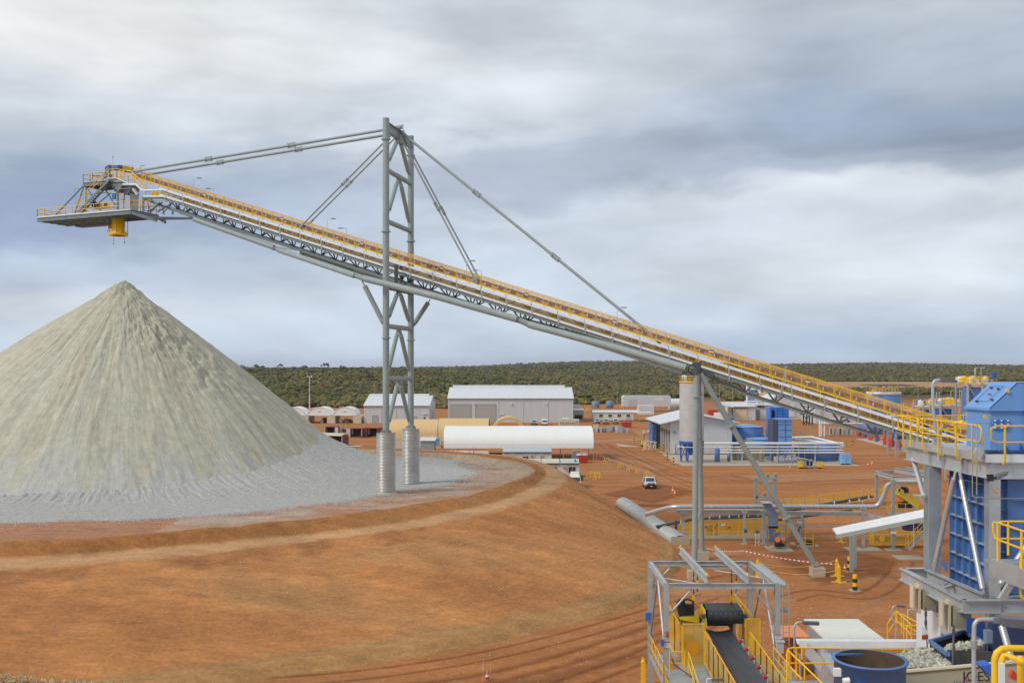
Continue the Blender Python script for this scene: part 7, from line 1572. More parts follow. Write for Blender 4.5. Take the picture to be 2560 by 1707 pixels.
# railed sump
t = thing('railed_sump', 'small sump pit ringed by yellow handrails at the slanting leg', 'sump', G(2012, 1372)); q = [G(1990,1368), G(2036,1372), G(2032,1352), G(1996,1350), G(1990,1368)]; rail(q, 1.15, YEL, t, sp=.9, r=.04); a = G(2012,1362); MB().box(a+vec(0,0,.25), (1.5,1,.4)).build('pump', DARK, t); MB().box(a+vec(0,0,.02), (2.6,2.6,.14)).build('kerb', CONC, t)
t = thing('valve_stack', 'cluster of grey valves and pipes between the chute and the duct post', 'pipework', P(1990,1340,119)); m = MB()
for k in range(7): m.tube(P(1978+k*5,1352,119+k % 2), P(1978+k*5,1292,119+k % 2), .07, 6)
for v in (1300,1316,1333): m.bar(P(1976,v,119), P(2012,v,119), .1)
m.build('riser', GALVD, t); MB().box(P(1999,1306,118.6), (.5,.3,.3)).box(P(1986,1326,118.6), (.4,.3,.4)).build('valve_body', WHITE, t); MB().pipe([P(1996,1345,118),P(1993,1330,118),P(2002,1316,118)], .07, 6).build('hose', BLACK, t)

# screening frame right behind the platform
t = thing('screening_frame', 'grey steel frame over yellow crushing machinery, behind the platform column', 'frame', P(2240,1370,112)); Yz = 112
q = lambda u, v, y=0: P(u, v, Yz+y)
for u, vb, vt in ((2233,1372,1200),): MB().bar(q(u,vb), q(u,vt), .3).build('column', STEEL, t)
MB().bar(q(2192,1252,7), q(2191,1182,7), .3).build('column', STEEL, t)
m = MB(); m.ibeam(q(2189,1181,7), q(2233,1194), .4, .25); m.ibeam(q(2189,1181,7), q(2240,1179,9), .35, .25); m.ibeam(q(2236,1174,8), q(2310,1186,1), .5, .3); m.ibeam(q(2265,1172,9), q(2330,1188,0), .5, .3); m.ibeam(q(2231,1195), q(2330,1192,-2), .45, .3); m.build('top_beam', GALV, t)
m = MB(); m.bar(q(2197,1193,6), q(2228,1232,6), .1); m.bar(q(2240,1207), q(2296,1280), .12); m.build('brace', GALV, t)
MB().box(q(2234,1331,-.3), (.55,.2,.25)).build('label_plate', LAMPW, t); p = q(2233,1370); MB().cb(p.x-.8,p.x+.8,p.y-.6,p.y+.6,0,.2).build('footing', CONC, t)
t = thing('crusher_drive', 'yellow crusher drive and motors behind yellow handrails', 'crusher', P(2270,1300,116)); q = lambda u, v, y=0: P(u, v, 116+y)
MB().bar(q(2245,1228), q(2292,1262), 1.2, .8).build('drive_arm', MATS['bright_yellow'], t); MB().tube(q(2256,1226,-.5), q(2262,1226,.8), .45, 14).build('flywheel', DARK, t); MB().box(q(2295,1248), (.9,.8,1.0)).build('housing', CREAM, t); MB().tube(q(2236,1252), q(2252,1252), .3, 12).build('motor', ORANGE, t); MB().box(q(2262,1262), (1.2,.9,.7)).build('gearbox', DARK, t); MB().box(q(2282,1260), (.8,.6,.6)).build('blue_motor', DBLUE, t)
m = MB(); m.quad(q(2222,1225,1), q(2242,1225,1), q(2242,1290,1), q(2222,1290,1)); m.build('side_mesh', YMESH, t); rail([q(2240,1284,-1), q(2312,1284,-1)], 1.15, YEL, t, sp=1.1); MB().bar(q(2225,1286,-.5), q(2312,1288,-.5), 2.4, .35).build('deck', GALVD, t); rail([q(2218,1282,-2), q(2228,1282,1)], 1.1, YEL, t)
MB().bar(q(2262,1316,-.2), q(2312,1318,-.2), 1.6, .8).build('dark_hopper', NAVY, t)
for u in (2224, 2290): MB().bar(q(u,1286), q(u,1368), .2).build('column', GALVD, t)
t = thing('tail_guard', 'yellow mesh tail guard with a round yellow disc', 'guard', P(2205,1362,113.5)); Yx = 113.5; q = lambda u, v, y=0: P(u, v, Yx+y); MB().quad(q(2170,1361,.5), q(2184,1361), q(2184,1330), q(2170,1326,.5)).build('side_mesh', YMESH, t)
m = MB(); 
for u0, u1 in ((2184,2226), (2228,2270), (2270,2312)): m.bar(q(u0,1361), q(u1,1361), .05, .09); m.bar(q(u0,1328), q(u1,1328), .05, .09); m.bar(q(u0,1361), q(u0,1328), .09)
m.build('frame', YEL, t); MB().quad(q(2184,1361,.05), q(2310,1361,.05), q(2310,1328,.05), q(2184,1328,.05)).build('mesh', YMESH, t); MB().tube(q(2205,1347)-vec(0,.1,0), q(2205,1347), .3, 20).build('disc', YEL, t); MB().bar(q(2190,1345,1), q(2300,1345,1), .9, .5).build('tail_frame', DSTEEL, t)
t = thing('access_stair', 'yellow railed steel stair down to the dirt beside the platform column', 'stair', G(2290, 1376)); a, b = P(2272,1374,107.5), P(2318,1330,107.5); m = MB()
for y in (0, .9): m.bar(a+vec(0,y,0), b+vec(0,y,0), .05, .25)
m.build('stringer', GALV, t); m = MB(); [m.box(a.lerp(b, (k+.5)/9)+vec(0,.45,0), (.3,.85,.04)) for k in range(9)]; m.build('tread', GALVD, t)
for y in (0, .9): rail([a+vec(0,y,0), b+vec(0,y,0)], 1.05, YEL, t, sp=1)
MB().pipe([P(2284,1366,107.3), P(2284,1310,107.3), P(2277,1305,107.3)], .05, 6).build('lamp_pole', WHITE, t); MB().cb(a.x-1.3, a.x+1.6, a.y-.8, a.y+1.6, 0, .12).build('landing_slab', CONC, t)
# sloping tray bridge on posts
t = thing('tray_bridge', 'wide pale sloping cable bridge on a single grey post', 'cable bridge', P(2130,1440,98)); a, b = P(2086,1328,98), P(2318,1281,88)
d = b-a; m = MB(); m.hexa([a+vec(0,-.6,-.22), b+vec(0,-.6,-.22), b+vec(0,.6,.18), a+vec(0,.6,.18)], [a+vec(0,-.6,-.17), b+vec(0,-.6,-.17), b+vec(0,.6,.23), a+vec(0,.6,.23)]); m.build('lid', TRAY, t); m = MB(); sd = Vector((-d.y, d.x, 0)).normalized(); m.bar(a+vec(0,-.58,-.42), b+vec(0,-.58,-.42), .06, .32); m.bar(a+vec(0,.55,0), b+vec(0,.55,0), .06, .3); m.build('side_channel', STEEL, t)
for u, vb, f in ((2128,1430,.18), (2137,1420,.22)):
    p = G(u, vb); MB().cb(p.x-.14, p.x+.14, p.y-.14, p.y+.14, 0, a.lerp(b, f).z-.3).build('post', STEEL, t)
for u in (2148, 2158): pass
t = thing('slab_pad', 'small concrete pad under the twin duct posts', 'slab', G(2158,1372)); p = G(2158,1374); MB().cb(p.x-1.8, p.x+1.9, p.y-.9, p.y+1.4, 0, .1).build('slab', CONC, t)
b = bollard('banded bollard with yellow cap in front of the bridge post', G(2137.5, 1476), 1.45, .21, BLACK, bands=4); bollard('banded bollard behind the bridge post', G(2123.5, 1428), 1.45, .2, BLACK, bands=4)
def stand(label, u, v, h=1.5):
    p = G(u, v); t = thing('barrier_stand', label, 'stand', (p.x, p.y, 0), 'yellow cross-footed barrier stands'); MB().cb(p.x-.13, p.x+.13, p.y-.13, p.y+.13, 0, h).lathe((p.x, p.y, h), [(.13,0),(.09,.12),(.0,.2)], 8).build('post', YEL, t, split=False)
    MB().bar((p.x-.7,p.y,.06), (p.x+.7,p.y,.06), .16, .1).bar((p.x,p.y-.7,.07), (p.x,p.y+.7,.07), .16, .1).build('cross_foot', YEL, t, split=False)
    MB().pipe([(p.x-.1,p.y,h+.15), (p.x,p.y,h+.3), (p.x+.1,p.y,h+.15)], .025, 6).build('hook', YEL, t)
for u, v, lb in ((2092, 1441, 'rear stand of the pair right of the slanting leg'), (2097, 1456, 'front stand of the pair right of the slanting leg'), (1894, 1443, 'stand behind the portal frame corner'), (2103, 1356, 'stand half hidden behind the cable bridge'), (1608, 1712, 'stand cut by the picture edge, at the portal frame foot')): stand('yellow '+lb, u, v)
CT = mat('caution_rope', (.75,.45,.08), .6)
p1, p2, p3 = G(1894,1443), G(2092,1441), G(2097,1456)
def sag(a, b, z0, z1, s): return [a.lerp(b, f)+vec(0,0,z0*(1-f)+z1*f-4*s*f*(1-f)) for f in np.linspace(0, 1, 15)]
t = thing('caution_rope', 'pair of yellow ropes slung between the cross-footed stands', 'rope', p1); MB().pipe(sag(p1, p2, 1.45, 1.6, .55), .03, 5).build('rope', CT, t); MB().pipe(sag(p1, p3, 1.0, 1.2, .55), .03, 5).build('rope', CT, t); pz = G(1790,1440); MB().pipe(sag(pz, p1, 1.1, 1.3, .3), .03, 5).build('rope', CT, t)
t = thing('warning_tape', 'red and white tape stretched past the slanting leg', 'tape', G(1765,1385)); pts = sag(G(1765,1388)+vec(0,0,.8), p1+vec(0,6,0), 0, 1.5, .2)+sag(p1+vec(0,6,0), p2, 1.5, 1.2, .2)[1:]
for k, (a, b) in enumerate(zip(pts[:-1], pts[1:])):
    for j in range(3): MB().bar(a.lerp(b, j/3), a.lerp(b, (j+1)/3), .03, .10).build('tape_strip', LAMPW if (k*3+j) % 2 else mat('tape_red', (.6,.08,.06), .6), t)
# ------------------------------------------------------------------ portal frame over the discharge belt
def A(x, y, Y): return P(1580+x/4.519, 1360+y/4.519, Y)
Yf, Yb_ = 50.6, 56.4
t = PFR = thing('portal_frame', 'galvanised portal frame with chains and two lifting rails over the wide belt', 'frame', (A(1000, 440, 53).x, 53, 0))
xl, xr = A(385, 0, Yf).x, A(1640, 0, Yf).x; zt = A(0, 470, Yf).z
def hcol(x, y, z0, z1, w_=.26, par=None):
    m = MB(); m.cb(x-w_/2, x+w_/2, y-w_/2, y-w_/2+.02, z0, z1); m.cb(x-w_/2, x+w_/2, y+w_/2-.02, y+w_/2, z0, z1); m.cb(x-.012, x+.012, y-w_/2+.02, y+w_/2-.02, z0, z1); return m.build('column', GALV, par or PFR)
for x in (xl, xr):
    for y in (Yf, Yb_): hcol(x, y, 0, zt+.13)
m = MB(); m.ibeam((xl+.13, Yf, zt), (xr-.13, Yf, zt), .26, .18, .018); m.build('front_beam', GALV, t)
MB().ibeam((xl+.13, Yb_, zt), (xr-.13, Yb_, zt), .26, .18, .018).build('back_beam', GALV, t); MB().ibeam((xl+2.0, Yb_-.8, zt-.02), (xr-.6, Yb_-.8, zt-.02), .2, .16, .018).build('back_beam', GALV, t)
for x in (xl, xr): MB().ibeam((x, Yf+.13, zt), (x, Yb_-.13, zt), .26, .2, .018).build('side_beam', GALV, t)
for xa in (A(850, 0, Yf).x, A(1310, 0, Yf).x):
    b = MB().ibeam((xa, Yf-.15, zt+.33), (xa, Yb_+2.4, zt+.33), .36, .2, .018).build('lifting_rail', GALV, t)
    m = MB(); [m.lathe((xa, y, zt+.51), [(0, 0), (.07, 0), (.05, .1), (0, .13)], 8) for y in (Yf, Yb_+2.2)]; m.build('end_stop', YEL, b); MB().box((xa, Yf, zt+.15), (.28, .2, .06)).build('clip', GALV, b)
def brace(p, q_, r=.05, mt=GALV): 
    d = (Vector(q_)-Vector(p)); m = MB(); m.tube(Vector(p)+d*.06, Vector(q_)-d*.06, r, 10); m.bar(p, Vector(p)+d*.09, .02, r*2.6); m.bar(Vector(q_)-d*.09, q_, .02, r*2.6); return m.build('brace', mt, t)
zl = A(0, 1100, Yf).z
for x in (xl, xr): brace((x, (Yf+Yb_)/2, zt-.1), (x, Yf+.1, zt-3.6), .065); brace((x, (Yf+Yb_)/2, zt-.1), (x, Yb_-.1, zt-4.0), .055, GALVD)
brace((xl+1.3, Yf, zt-.12), (xl+.1, Yf, zt-1.45), .05); brace((xr-1.2, Yf, zt-.12), (xr-.1, Yf, zt-1.55), .05)
brace((xl+1.2, Yb_, zt-.12), (xl+.1, Yb_, zt-1.3), .05); brace((xr-1.2, Yb_, zt-.12), (xr-.1, Yb_, zt-1.3), .05)
brace((xl+.1, Yf+2.2, zt-.05), (xl+2.3, Yf+.2, zt-.05), .035); brace((xr-.1, Yf+2.0, zt-.05), (xr-2.3, Yf+4.2, zt-.05), .035)
m = MB(); m.bar((xr+.28, Yf+.1, zt+.02), (xr+.28, Yb_-.3, zt+.02), .35, .04); m.bar((xr+.47, Yf+.1, zt+.07), (xr+.47, Yb_-.3, zt+.07), .03, .14); m.build('walk_plank', GALV, t)
m = MB()
for dx in (.22, .52): m.pipe([(xr+dx, Yf-.0, zt+.12), (xr+dx+.02, Yf-.18, zt-.25), (xr+dx+.02, Yf-.18, 2.0)], .028, 6)
for k in range(19): m.tube((xr+.24, Yf-.18, zt-.45-k*.36), (xr+.54, Yf-.18, zt-.45-k*.36), .018, 6)
m.cb(xr+.1, xr+.54, Yf-.16, Yf-.12, zt-1.25, zt-1.05); m.build('ladder', GALVD, t, split=False)
# chains
for xx, yy, y1 in ((697, 300, 600), (738, 345, 430), (1125, 300, 610), (1178, 350, 440)):
    p = A(xx, yy, 53.2); m = MB(); n = int((y1-yy)/13)
    for k in range(n):
        c = p-vec(0, 0, k*.145); m.bar(c, c-vec(0, 0, .16), .075 if k % 2 else .03, .03 if k % 2 else .075)
    ch = m.build('chain', RUST, t, split=False); m = MB(); m.box(A(xx, y1+5, 53.2), (.12, .1, .28)); m.build('hook', MATS['bright_yellow'], ch)
for xx in (747, 1180): MB().tube(A(xx, 500, 53.2), A(xx, 690, 53.2), .02, 6).build('hanger_rod', GALV, t)
# small fittings
def plate(x, y, Y, w_, h_, par=PFR, cols=True):
    p = A(x, y, Y); o = MB().cb(p.x-w_/2, p.x+w_/2, p.y-.02, p.y, p.z-h_/2, p.z+h_/2).build('safety_sign', LAMPW, par); MB().cb(p.x-w_/2, p.x+w_/2, p.y-.03, p.y-.02, p.z+h_*.28, p.z+h_/2).build('sign_header', RED, o)
    m = MB(); [m.cb(p.x-w_*.38, p.x+w_*.38, p.y-.025, p.y-.02, p.z+h_*k, p.z+h_*k+.012) for k in (.12, -.02, -.16, -.3)]; m.build('sign_text', GREY, o, split=False)
plate(398, 1128, Yf-.16, .29, .30); plate(1652, 1040, Yf-.16, .31, .25)
p = A(395, 1015, Yf-.2); MB().box(p, (.14, .12, .22)).lathe(p-vec(0,.1,0), [(0,-.06),(.07,-.03),(.07,.05),(0,.08)], 10).build('beacon', RED, t)
p = A(185, 812, Yb_-.3); MB().hexa([p+vec(-.15,-.12,-.3), p+vec(.1,-.12,-.12), p+vec(.1,.12,-.12), p+vec(-.15,.12,-.3)], [p+vec(-.15,-.12,.2), p+vec(.15,-.12,.2), p+vec(.15,.12,.2), p+vec(-.15,.12,.2)]).build('lamp_bracket', MATS['royal_blue_paint'], t)
p = A(340, 1110, Yf-.2); MB().box(p, (.14,.14,.3)).build('call_box', MATS['royal_blue_paint'], t); p = A(1670, 1165, Yf-.3); MB().box(p, (.32,.25,.5)).box(p+vec(.02,0,.3), (.42,.3,.05)).build('switch_box', LGREY, t)

# belt, chute and magnet
bc = lambda y: 10.24+(y-44)*.04
zb = 6.52; bx0, bx1 = 9.62, 10.86
t = BC = thing('discharge_belt', 'wide dark rubber belt running toward the viewer between yellow mesh guards', 'conveyor', (10.2, 46, 0))
m = MB(); n = 12; vs = []
for y in (52.6, 36.0):
    for k in range(n+1):
        f = k/n*2-1; vs.append((bc(y)+f*.62, y, zb-.02+.13*abs(f)**2.2))
m.add(vs, [(k, k+1, n+2+k, n+1+k) for k in range(n)]); m.add([(a, b, c-.03) for a, b, c in vs], [(k, n+1+k, n+2+k, k+1) for k in range(n)]); m.build('belt', BELT, t, split=False)
for s in (-1, 1): MB().bar((bc(36)+s*.80, 36, zb-.32), (bc(52.4)+s*.80, 52.4, zb-.32), .1, .25).build('stringer', GALVD, t)
for k in range(9):
    for s in (-1, 1):
        y = 50.2-k*1.45-(.3 if s < 0 else 0); r_ = MB().tube((bc(y)+s*.62, y, zb+.06), (bc(y)+s*.80, y, zb+.15), .085, 12).build('idler', REDW, t); MB().bar((bc(y)+s*.82, y, zb-.3), (bc(y)+s*.82, y, zb+.2), .05).build('bracket', LAMPW, r_)
def fence(name, pts, h, post_every=1.0, par=BC, mt=YMESH, z=None):
    t = par
    for (a, b) in zip(pts[:-1], pts[1:]):
        a, b = Vector(a), Vector(b); n = max(1, round((b-a).length/post_every))
        for k in range(n):
            p, q_ = a.lerp(b, k/n), a.lerp(b, (k+1)/n); m = MB(); m.quad(p, q_, q_+vec(0,0,h), p+vec(0,0,h)); g_ = m.build('mesh_guard', mt, t)
            m = MB(); m.bar(p+vec(0,0,h), q_+vec(0,0,h), .04, .05); m.bar(p, q_, .04, .05); m.bar(p, p+vec(0,0,h), .045); m.bar(q_, q_+vec(0,0,h), .045); m.build('guard_frame', YEL, g_)
YM2 = mat('yellow_mesh_dense', (.80,.44,.03), .55, var=.1, alpha=.62)
fence('l', [(9.45, 50.2, zb-.95), (9.0, 38, zb-.95)], 1.55, 1.35); fence('r', [(11.62, 50.0, zb-.95), (11.1, 38, zb-.95)], 1.55, 1.35)
fence('lb', [(8.3, 54.6, zb-1.0), (8.4, 50.6, zb-1.3)], 1.95, 1.8, mt=YM2); fence('rb', [(12.0, 55.2, zb-.6), (12.1, 51.6, zb-.9)], 1.9, 1.5, mt=YM2)
fence('gate', [(8.42, 50.4, zb-1.35), (9.46, 50.4, zb-1.35)], 2.25, 1.2); fence('rg', [(11.7, 51.2, zb-.8), (12.4, 51.2, zb-.8)], 1.75, .8, mt=YM2)
m = MB(); p0 = Vector((10.24, 53.2, 0)); m.cb(9.75, 11.4, 52.3, 52.42, zb+.52, zb+.62); m.cb(11.32, 11.44, 52.3, 52.44, zb-.5, zb+.51); m.cb(9.68, 9.8, 52.3, 52.44, zb-.2, zb+.51); m.build('chute_edge', LGREY, t)
MB().cb(9.8, 11.3, 53.6, 53.8, zb, zb+.5).cb(9.78, 9.8, 52.45, 53.8, zb, zb+.5).cb(11.3, 11.32, 52.45, 53.8, zb, zb+.5).build('chute', mat('worn_chute', (.06,.055,.045), .6, var=.3), t)
MB().cb(8.2, 12.5, 42, 55, zb-1.25, zb-1.12).build('deck', GALVD, t)
m = MB()
for x in (8.1, 12.1):
    for y in (43, 49): m.cb(x-.12, x+.12, y-.12, y+.12, 0, zb-1.25)
m.build('leg', GALVD, t)
t = thing('tramp_magnet', 'black rubber magnet drum slung on chains over the belt, yellow frame', 'magnet', (10.2, 53, 7.9))
c = A(1000, 750, 53.2); w_ = 380/4.519*53.2/2560; rd = .40
MB().tube((c.x-w_/2, c.y, c.z), (c.x+w_/2, c.y, c.z), rd, 28).tube((c.x-w_/2, c.y-1.0, c.z-.05), (c.x+w_/2, c.y-1.0, c.z-.05), rd*.92, 28).hexa([(c.x-w_/2,c.y-1,c.z-.40),(c.x+w_/2,c.y-1,c.z-.40),(c.x+w_/2,c.y,c.z-.40),(c.x-w_/2,c.y,c.z-.40)], [(c.x-w_/2,c.y-1,c.z+.31),(c.x+w_/2,c.y-1,c.z+.31),(c.x+w_/2,c.y,c.z+.38),(c.x-w_/2,c.y,c.z+.38)]).build('rubber_belt', mat('drum_rubber', (.045,.048,.055), .38, var=.3, scale=2.5, dirt=.45, dirtcol=(.12,.115,.09)), t, split=False)
m = MB(); [m.lathe((c.x-w_/2+.12+k*.25, c.y-1.36, c.z+.17), [(0,-.02),(.022,0),(0,.02)], 6) for k in range(7)]; m.build('bolt', LAMPW, t, split=False)
for s in (-1, 1):
    x = c.x+s*(w_/2+.08); MB().prism([(x, c.y-1.4, c.z-.5), (x, c.y+.3, c.z-.45), (x, c.y+.2, c.z+.3), (x, c.y-.9, c.z+.25)], (s*.06, 0, 0)).build('side_frame', MATS['bright_yellow'], t); MB().tube((x, c.y-1.0, c.z-.05), (x+s*.18, c.y-1.0, c.z-.05), .13, 12).build('bearing', DSTEEL, t)
q = lambda x, y: A(x, y, 52.6)
MB().prism([q(530,815), q(760,815), q(755,890), q(720,885), q(545,850)], (0, .9, 0)).build('drive_tray', MATS['bright_yellow'], t)
MB().prism([q(515,690), q(545,640), q(600,640), q(610,800), q(535,820)], (0, .5, 0)).build('motor', BLACK, t); MB().prism([q(600,690), q(700,690), q(705,800), q(605,800)], (0, .4, 0)).build('gearbox', DARK, t); MB().pipe([q(575,625), q(640,622), q(685,640), q(690,700)], .045, 8).build('hose', BLACK, t)
MB().cb(q(540,0).x, q(770,0).x, 52.7, 54, q(0,930).z, q(0,860).z).build('support_box', BEIGE, t)
t = thing('belt_drive', 'orange drive motor and grey gearbox behind the yellow mesh gate', 'motor', A(680, 1165, 51.2)); c = A(680, 1165, 51.2)
MB().tube(c-vec(0,.3,0), c+vec(0,.6,0), .30, 20).build('motor', ORANGE, t); m = MB(); [m.tube(c+vec(0,-.25+k*.09,0), c+vec(0,-.22+k*.09,0), .325, 20) for k in range(9)]; m.build('cooling_fin', ORANGE, t, split=False); MB().tube(c+vec(-.35,.2,.1), c+vec(-.35,.5,.1), .2, 14).build('coupling', DORANGE, t)
MB().box(A(750, 1090, 51.4), (.45,.5,1.1)).box(A(640,1040,51.6), (.5,.4,.3)).build('gearbox', BEIGE, t); MB().cb(A(600,0,51).x, A(810,0,51).x, 50.7, 51.9, zb-1.1, A(0,1260,51).z).build('base_frame', BEIGE, t)
# side walkway and landing
t = thing('side_walkway', 'sloping steel walkway with yellow handrails outside the portal frame', 'walkway', A(260, 1400, 53)); a, b = (xl-.05, Yb_, A(0,1200,Yb_).z-.2), (xl-.05, 44.0, A(0,1200,Yb_).z-.25)
MB().bar(Vector(a)+vec(.35,0,0), Vector(b)+vec(.35,0,0), .7, .06).build('grating', GALVD, t); MB().bar(a, b, .05, .3).build('stringer', GALV, t); rail([Vector(a), Vector(b)], 1.1, YEL, t, sp=1.3, r=.026)
rail([(xl+.6, Yb_-.6, A(0,1110,Yb_).z), (xl+1.6, Yb_-.6, A(0,1110,Yb_).z)], 1.0, YEL, t, sp=1, r=.025)
t = thing('landing', 'small steel landing with yellow handrails at the portal foot', 'platform', A(620, 1500, 46)); zl = A(0, 1520, 46).z
MB().cb(A(430,0,46).x, A(880,0,46).x, 42, 47.2, zl-.1, zl).build('deck', GALVD, t); MB().cb(A(430,0,46).x, A(880,0,46).x, 47.2, 47.26, zl-.25, zl+.05).build('toe_plate', GALV, t)
rail([(A(450,0,46).x, 46.6, zl), (A(620,0,46).x, 46.6, zl)], 1.05, YEL, t, sp=1.5, r=.026); rail([(A(660,0,46).x, 46.5, zl), (A(800,0,42).x+.25, 42.4, zl-1.2)], 1.05, YEL, t, sp=1.2, r=.026)
MB().pipe([A(420,1220,47), A(505,1220,47), A(505,1250,47)], .03, 6).build('bracket_arm', GALV, t); MB().pipe([A(450,1290,46.3), A(480,1360,46.3), A(640,1470,46), A(740,1568,45)], .03, 6).build('hose', NAVY, t)
MB().pipe([A(845,1600,42), A(845,1530,42), A(860,1515,42), A(900,1515,42)], .03, 8).build('lamp_pole', WHITE, t); MB().box(A(965,1525,42), (.5,.16,.09)).build('lamp_head', LAMP, t)
# right of the belt: stair rails and ladder landing
t = thing('belt_stair', 'yellow handrails of the stair beside the belt, under the portal ladder', 'stair', A(1700, 1450, 46)); rail([A(1600, 1390, 48), A(1800, 1640, 44)], .95, YEL, t, sp=1.3, r=.03)
MB().bar(A(1640, 1420, 48), A(1850, 1660, 44), .8, .06).build('tread_plate', GALVD, t); m = MB(); [m.bar(A(1700+k*4, 1340+k*36, 49), A(1780+k*4, 1340+k*36, 49), .3, .05) for k in range(7)]; m.build('step', GALV, t)

# ------------------------------------------------------------------ control hut, orange kiosk
t = thing('control_hut', 'white roofed control hut with lilac-grey walls below the cable tray', 'hut', (21.4, 66, 0)); hx0, hx1, hy0, hy1 = 19.85, 23.2, 64.4, 68.9
MB().cb(hx0, hx1, hy0, hy1, .05, 2.85).build('wall', mat('hut_wall', (.37,.36,.41), .6, var=.03), t)
m = MB(); m.hexa([(hx0-.15,hy0-.2,2.86),(hx1+.15,hy0-.2,2.86),(hx1+.15,hy1+.2,2.98),(hx0-.15,hy1+.2,2.98)], [(hx0-.15,hy0-.2,2.98),(hx1+.15,hy0-.2,2.98),(hx1+.15,hy1+.2,3.10),(hx0-.15,hy1+.2,3.10)]); r_ = m.build('roof', mat('hut_roof', (.74,.74,.68), .5, var=.03), t)
m = MB(); n = 26; [m.cb(hx0-.1+k*(hx1-hx0+.2)/n-.02, hx0-.1+k*(hx1-hx0+.2)/n+.02, hy0-.2, hy1+.1, 3.0, 3.07) for k in range(n+1)]; m.build('roof_rib', MATS['hut_roof'], r_, split=False)
m = MB(); m.cb(hx0-.03, hx0, 65.0, 65.9, .1, 2.1); d_ = m.build('door', LGREY, t); MB().cb(hx0-.05, hx0-.03, 65.2, 65.7, .9, 1.7).build('door_window', GLASS, d_); MB().cb(hx0-.22, hx0, 66.6, 67.4, .9, 1.9).build('air_conditioner', GREY, t); MB().cb(hx0-.1, hx0, 66.3, 66.4, 2.2, 2.4).build('lamp', GREY, t)
MB().hexa([(19.0,61,.3),(19.9,61,.3),(19.9,63.8,.3),(19.0,63.8,.3)], [(19.2,61,1.6),(19.8,61,1.6),(19.8,63.8,2.3),(19.2,63.8,2.3)]).build('porch_panel', GALV, t)
t = thing('orange_kiosk', 'orange steel kiosk with an overhanging flat lid behind the ladder', 'kiosk', (18.2, 67, 0)); MB().cb(17.65, 18.85, 66.6, 68, .1, 2.6).build('body', DORANGE, t); MB().hexa([(17.2,66.1,2.6),(19.25,66.1,2.6),(19.1,68.5,2.75),(17.2,68.5,2.75)], [(17.2,66.1,2.68),(19.25,66.1,2.68),(19.1,68.5,2.83),(17.2,68.5,2.83)]).build('lid', mat('orange_lid', (.75,.28,.12), .5, var=.05), t); MB().cb(17.7, 18.8, 66.7, 67.9, 0, .1).build('plinth', CONC, t); MB().cb(18.23, 18.27, 66.57, 66.6, .2, 2.5).build('door_gap', DARK, t)
t = thing('sump_wall', 'low concrete wall and slab behind the ladder', 'wall', (16, 62, 0)); MB().cb(12.6, 17.4, 62.5, 62.9, 0, 1.5).build('wall', CONC, t)

# ------------------------------------------------------------------ cable tray, stair rails, lamp arm
def Q(x, y, Y): return P(1900+x/5.108, 1400+y/5.108, Y)
def S(x, y, Y): return P(2200+x/5.108, 1400+y/5.108, Y)
def RB(x, y, Y): return P(2200+x/5.228, 1100+y/5.228, Y)
t = thing('hut_cable_tray', 'wide pale galvanised cable tray crossing in front of the control hut', 'cable tray', Q(1100, 1100, 36)); a, b = Q(500, 1068, 37), Q(2130, 1078, 36.2)
MB().bar(a+vec(0,.35,0), b+vec(0,.35,0), .7, .03).bar(a, b, .03, .22).build('tray', TRAY, t); MB().bar(Q(1030,1120,36.9), Q(1030,1600,36.9), .1).bar(Q(1600,1130,36.9), Q(1600,1600,36.9), .1).build('post', GALV, t)
MB().bar(Q(590,1130,37), Q(800,1360,36), .02, .5).build('drop_plate', GALV, t)
t = thing('stair_rails', 'yellow stair handrails below the cable tray', 'handrail', Q(400, 1300, 33)); Yr = 33
MB().pipe([Q(345,1568,Yr-.6), Q(345,1180,Yr-.6), Q(360,1130,Yr), Q(420,1115,Yr), Q(1839,1135,Yr), Q(2130,1140,Yr)], .028, 8).build('top_rail', YEL, t)
MB().pipe([Q(370,1310,Yr), Q(960,1313,Yr)], .025, 8).build('mid_rail', YEL, t)
for x, y1 in ((465,1500), (1030,1175), (1570,1240)): MB().tube(Q(x,1118,Yr), Q(x,y1,Yr), .03, 8).build('post', YEL, t)
MB().pipe([Q(360,1150,Yr-.4), Q(820,1590,Yr-2.5)], .028, 8).pipe([Q(350,1320,Yr-.4), Q(540,1520,Yr-1.4)], .025, 8).build('sloping_rail', YEL, t)
for x, y0 in ((375,1170), (570,1345), (535,1130)): MB().tube(Q(x,y0,Yr-.6), Q(x,y0+330 if x != 535 else 1260,Yr-.6), .03, 8).build('post', YEL, t)
MB().bar(Q(380,1620,Yr), Q(900,1600,Yr), .9, .1).build('landing', GALVD, t)
def arm_lamp(label, pts, r, h0, h1, hs, name='arm_lamp'):
    t = thing(name, label, 'lamp', tuple(pts[0]), 'swivel lamp poles'); MB().pipe(pts, r, 10, bend=.12).build('pole', GALV, t); d = (h1-h0).normalized()
    MB().bar(h0, h1, hs[0], hs[1]).build('lamp_head', LAMP, t); MB().bar(pts[-1]-d*.02, h0+d*.1, r*2.6, r*2.4).build('knuckle', GREY, t)
    o_ = MB().bar(h0+d*.12-vec(0,0,hs[1]/2+.006), h1-d*.05-vec(0,0,hs[1]/2+.006), hs[0]*.8, .012).build('diffuser', LGREY, t)
    k = min(range(len(pts)-1), key=lambda i: abs((pts[i+1]-pts[i]).length)); MB().tube(pts[1]-vec(0,0,r*2), pts[1]+vec(0,0,r*1.5), r*1.5, 10).build('swivel', GALVD, t); return t
arm_lamp('swivel lamp on a grey pole in front of the control hut', [Q(515,1620,34), Q(510,1220,34), Q(475,1180,34), Q(438,1170,34), Q(436,850,34), Q(470,790,34), Q(535,790,34)], .032, Q(550,795,34), Q(750,803,34), (.16, .10))
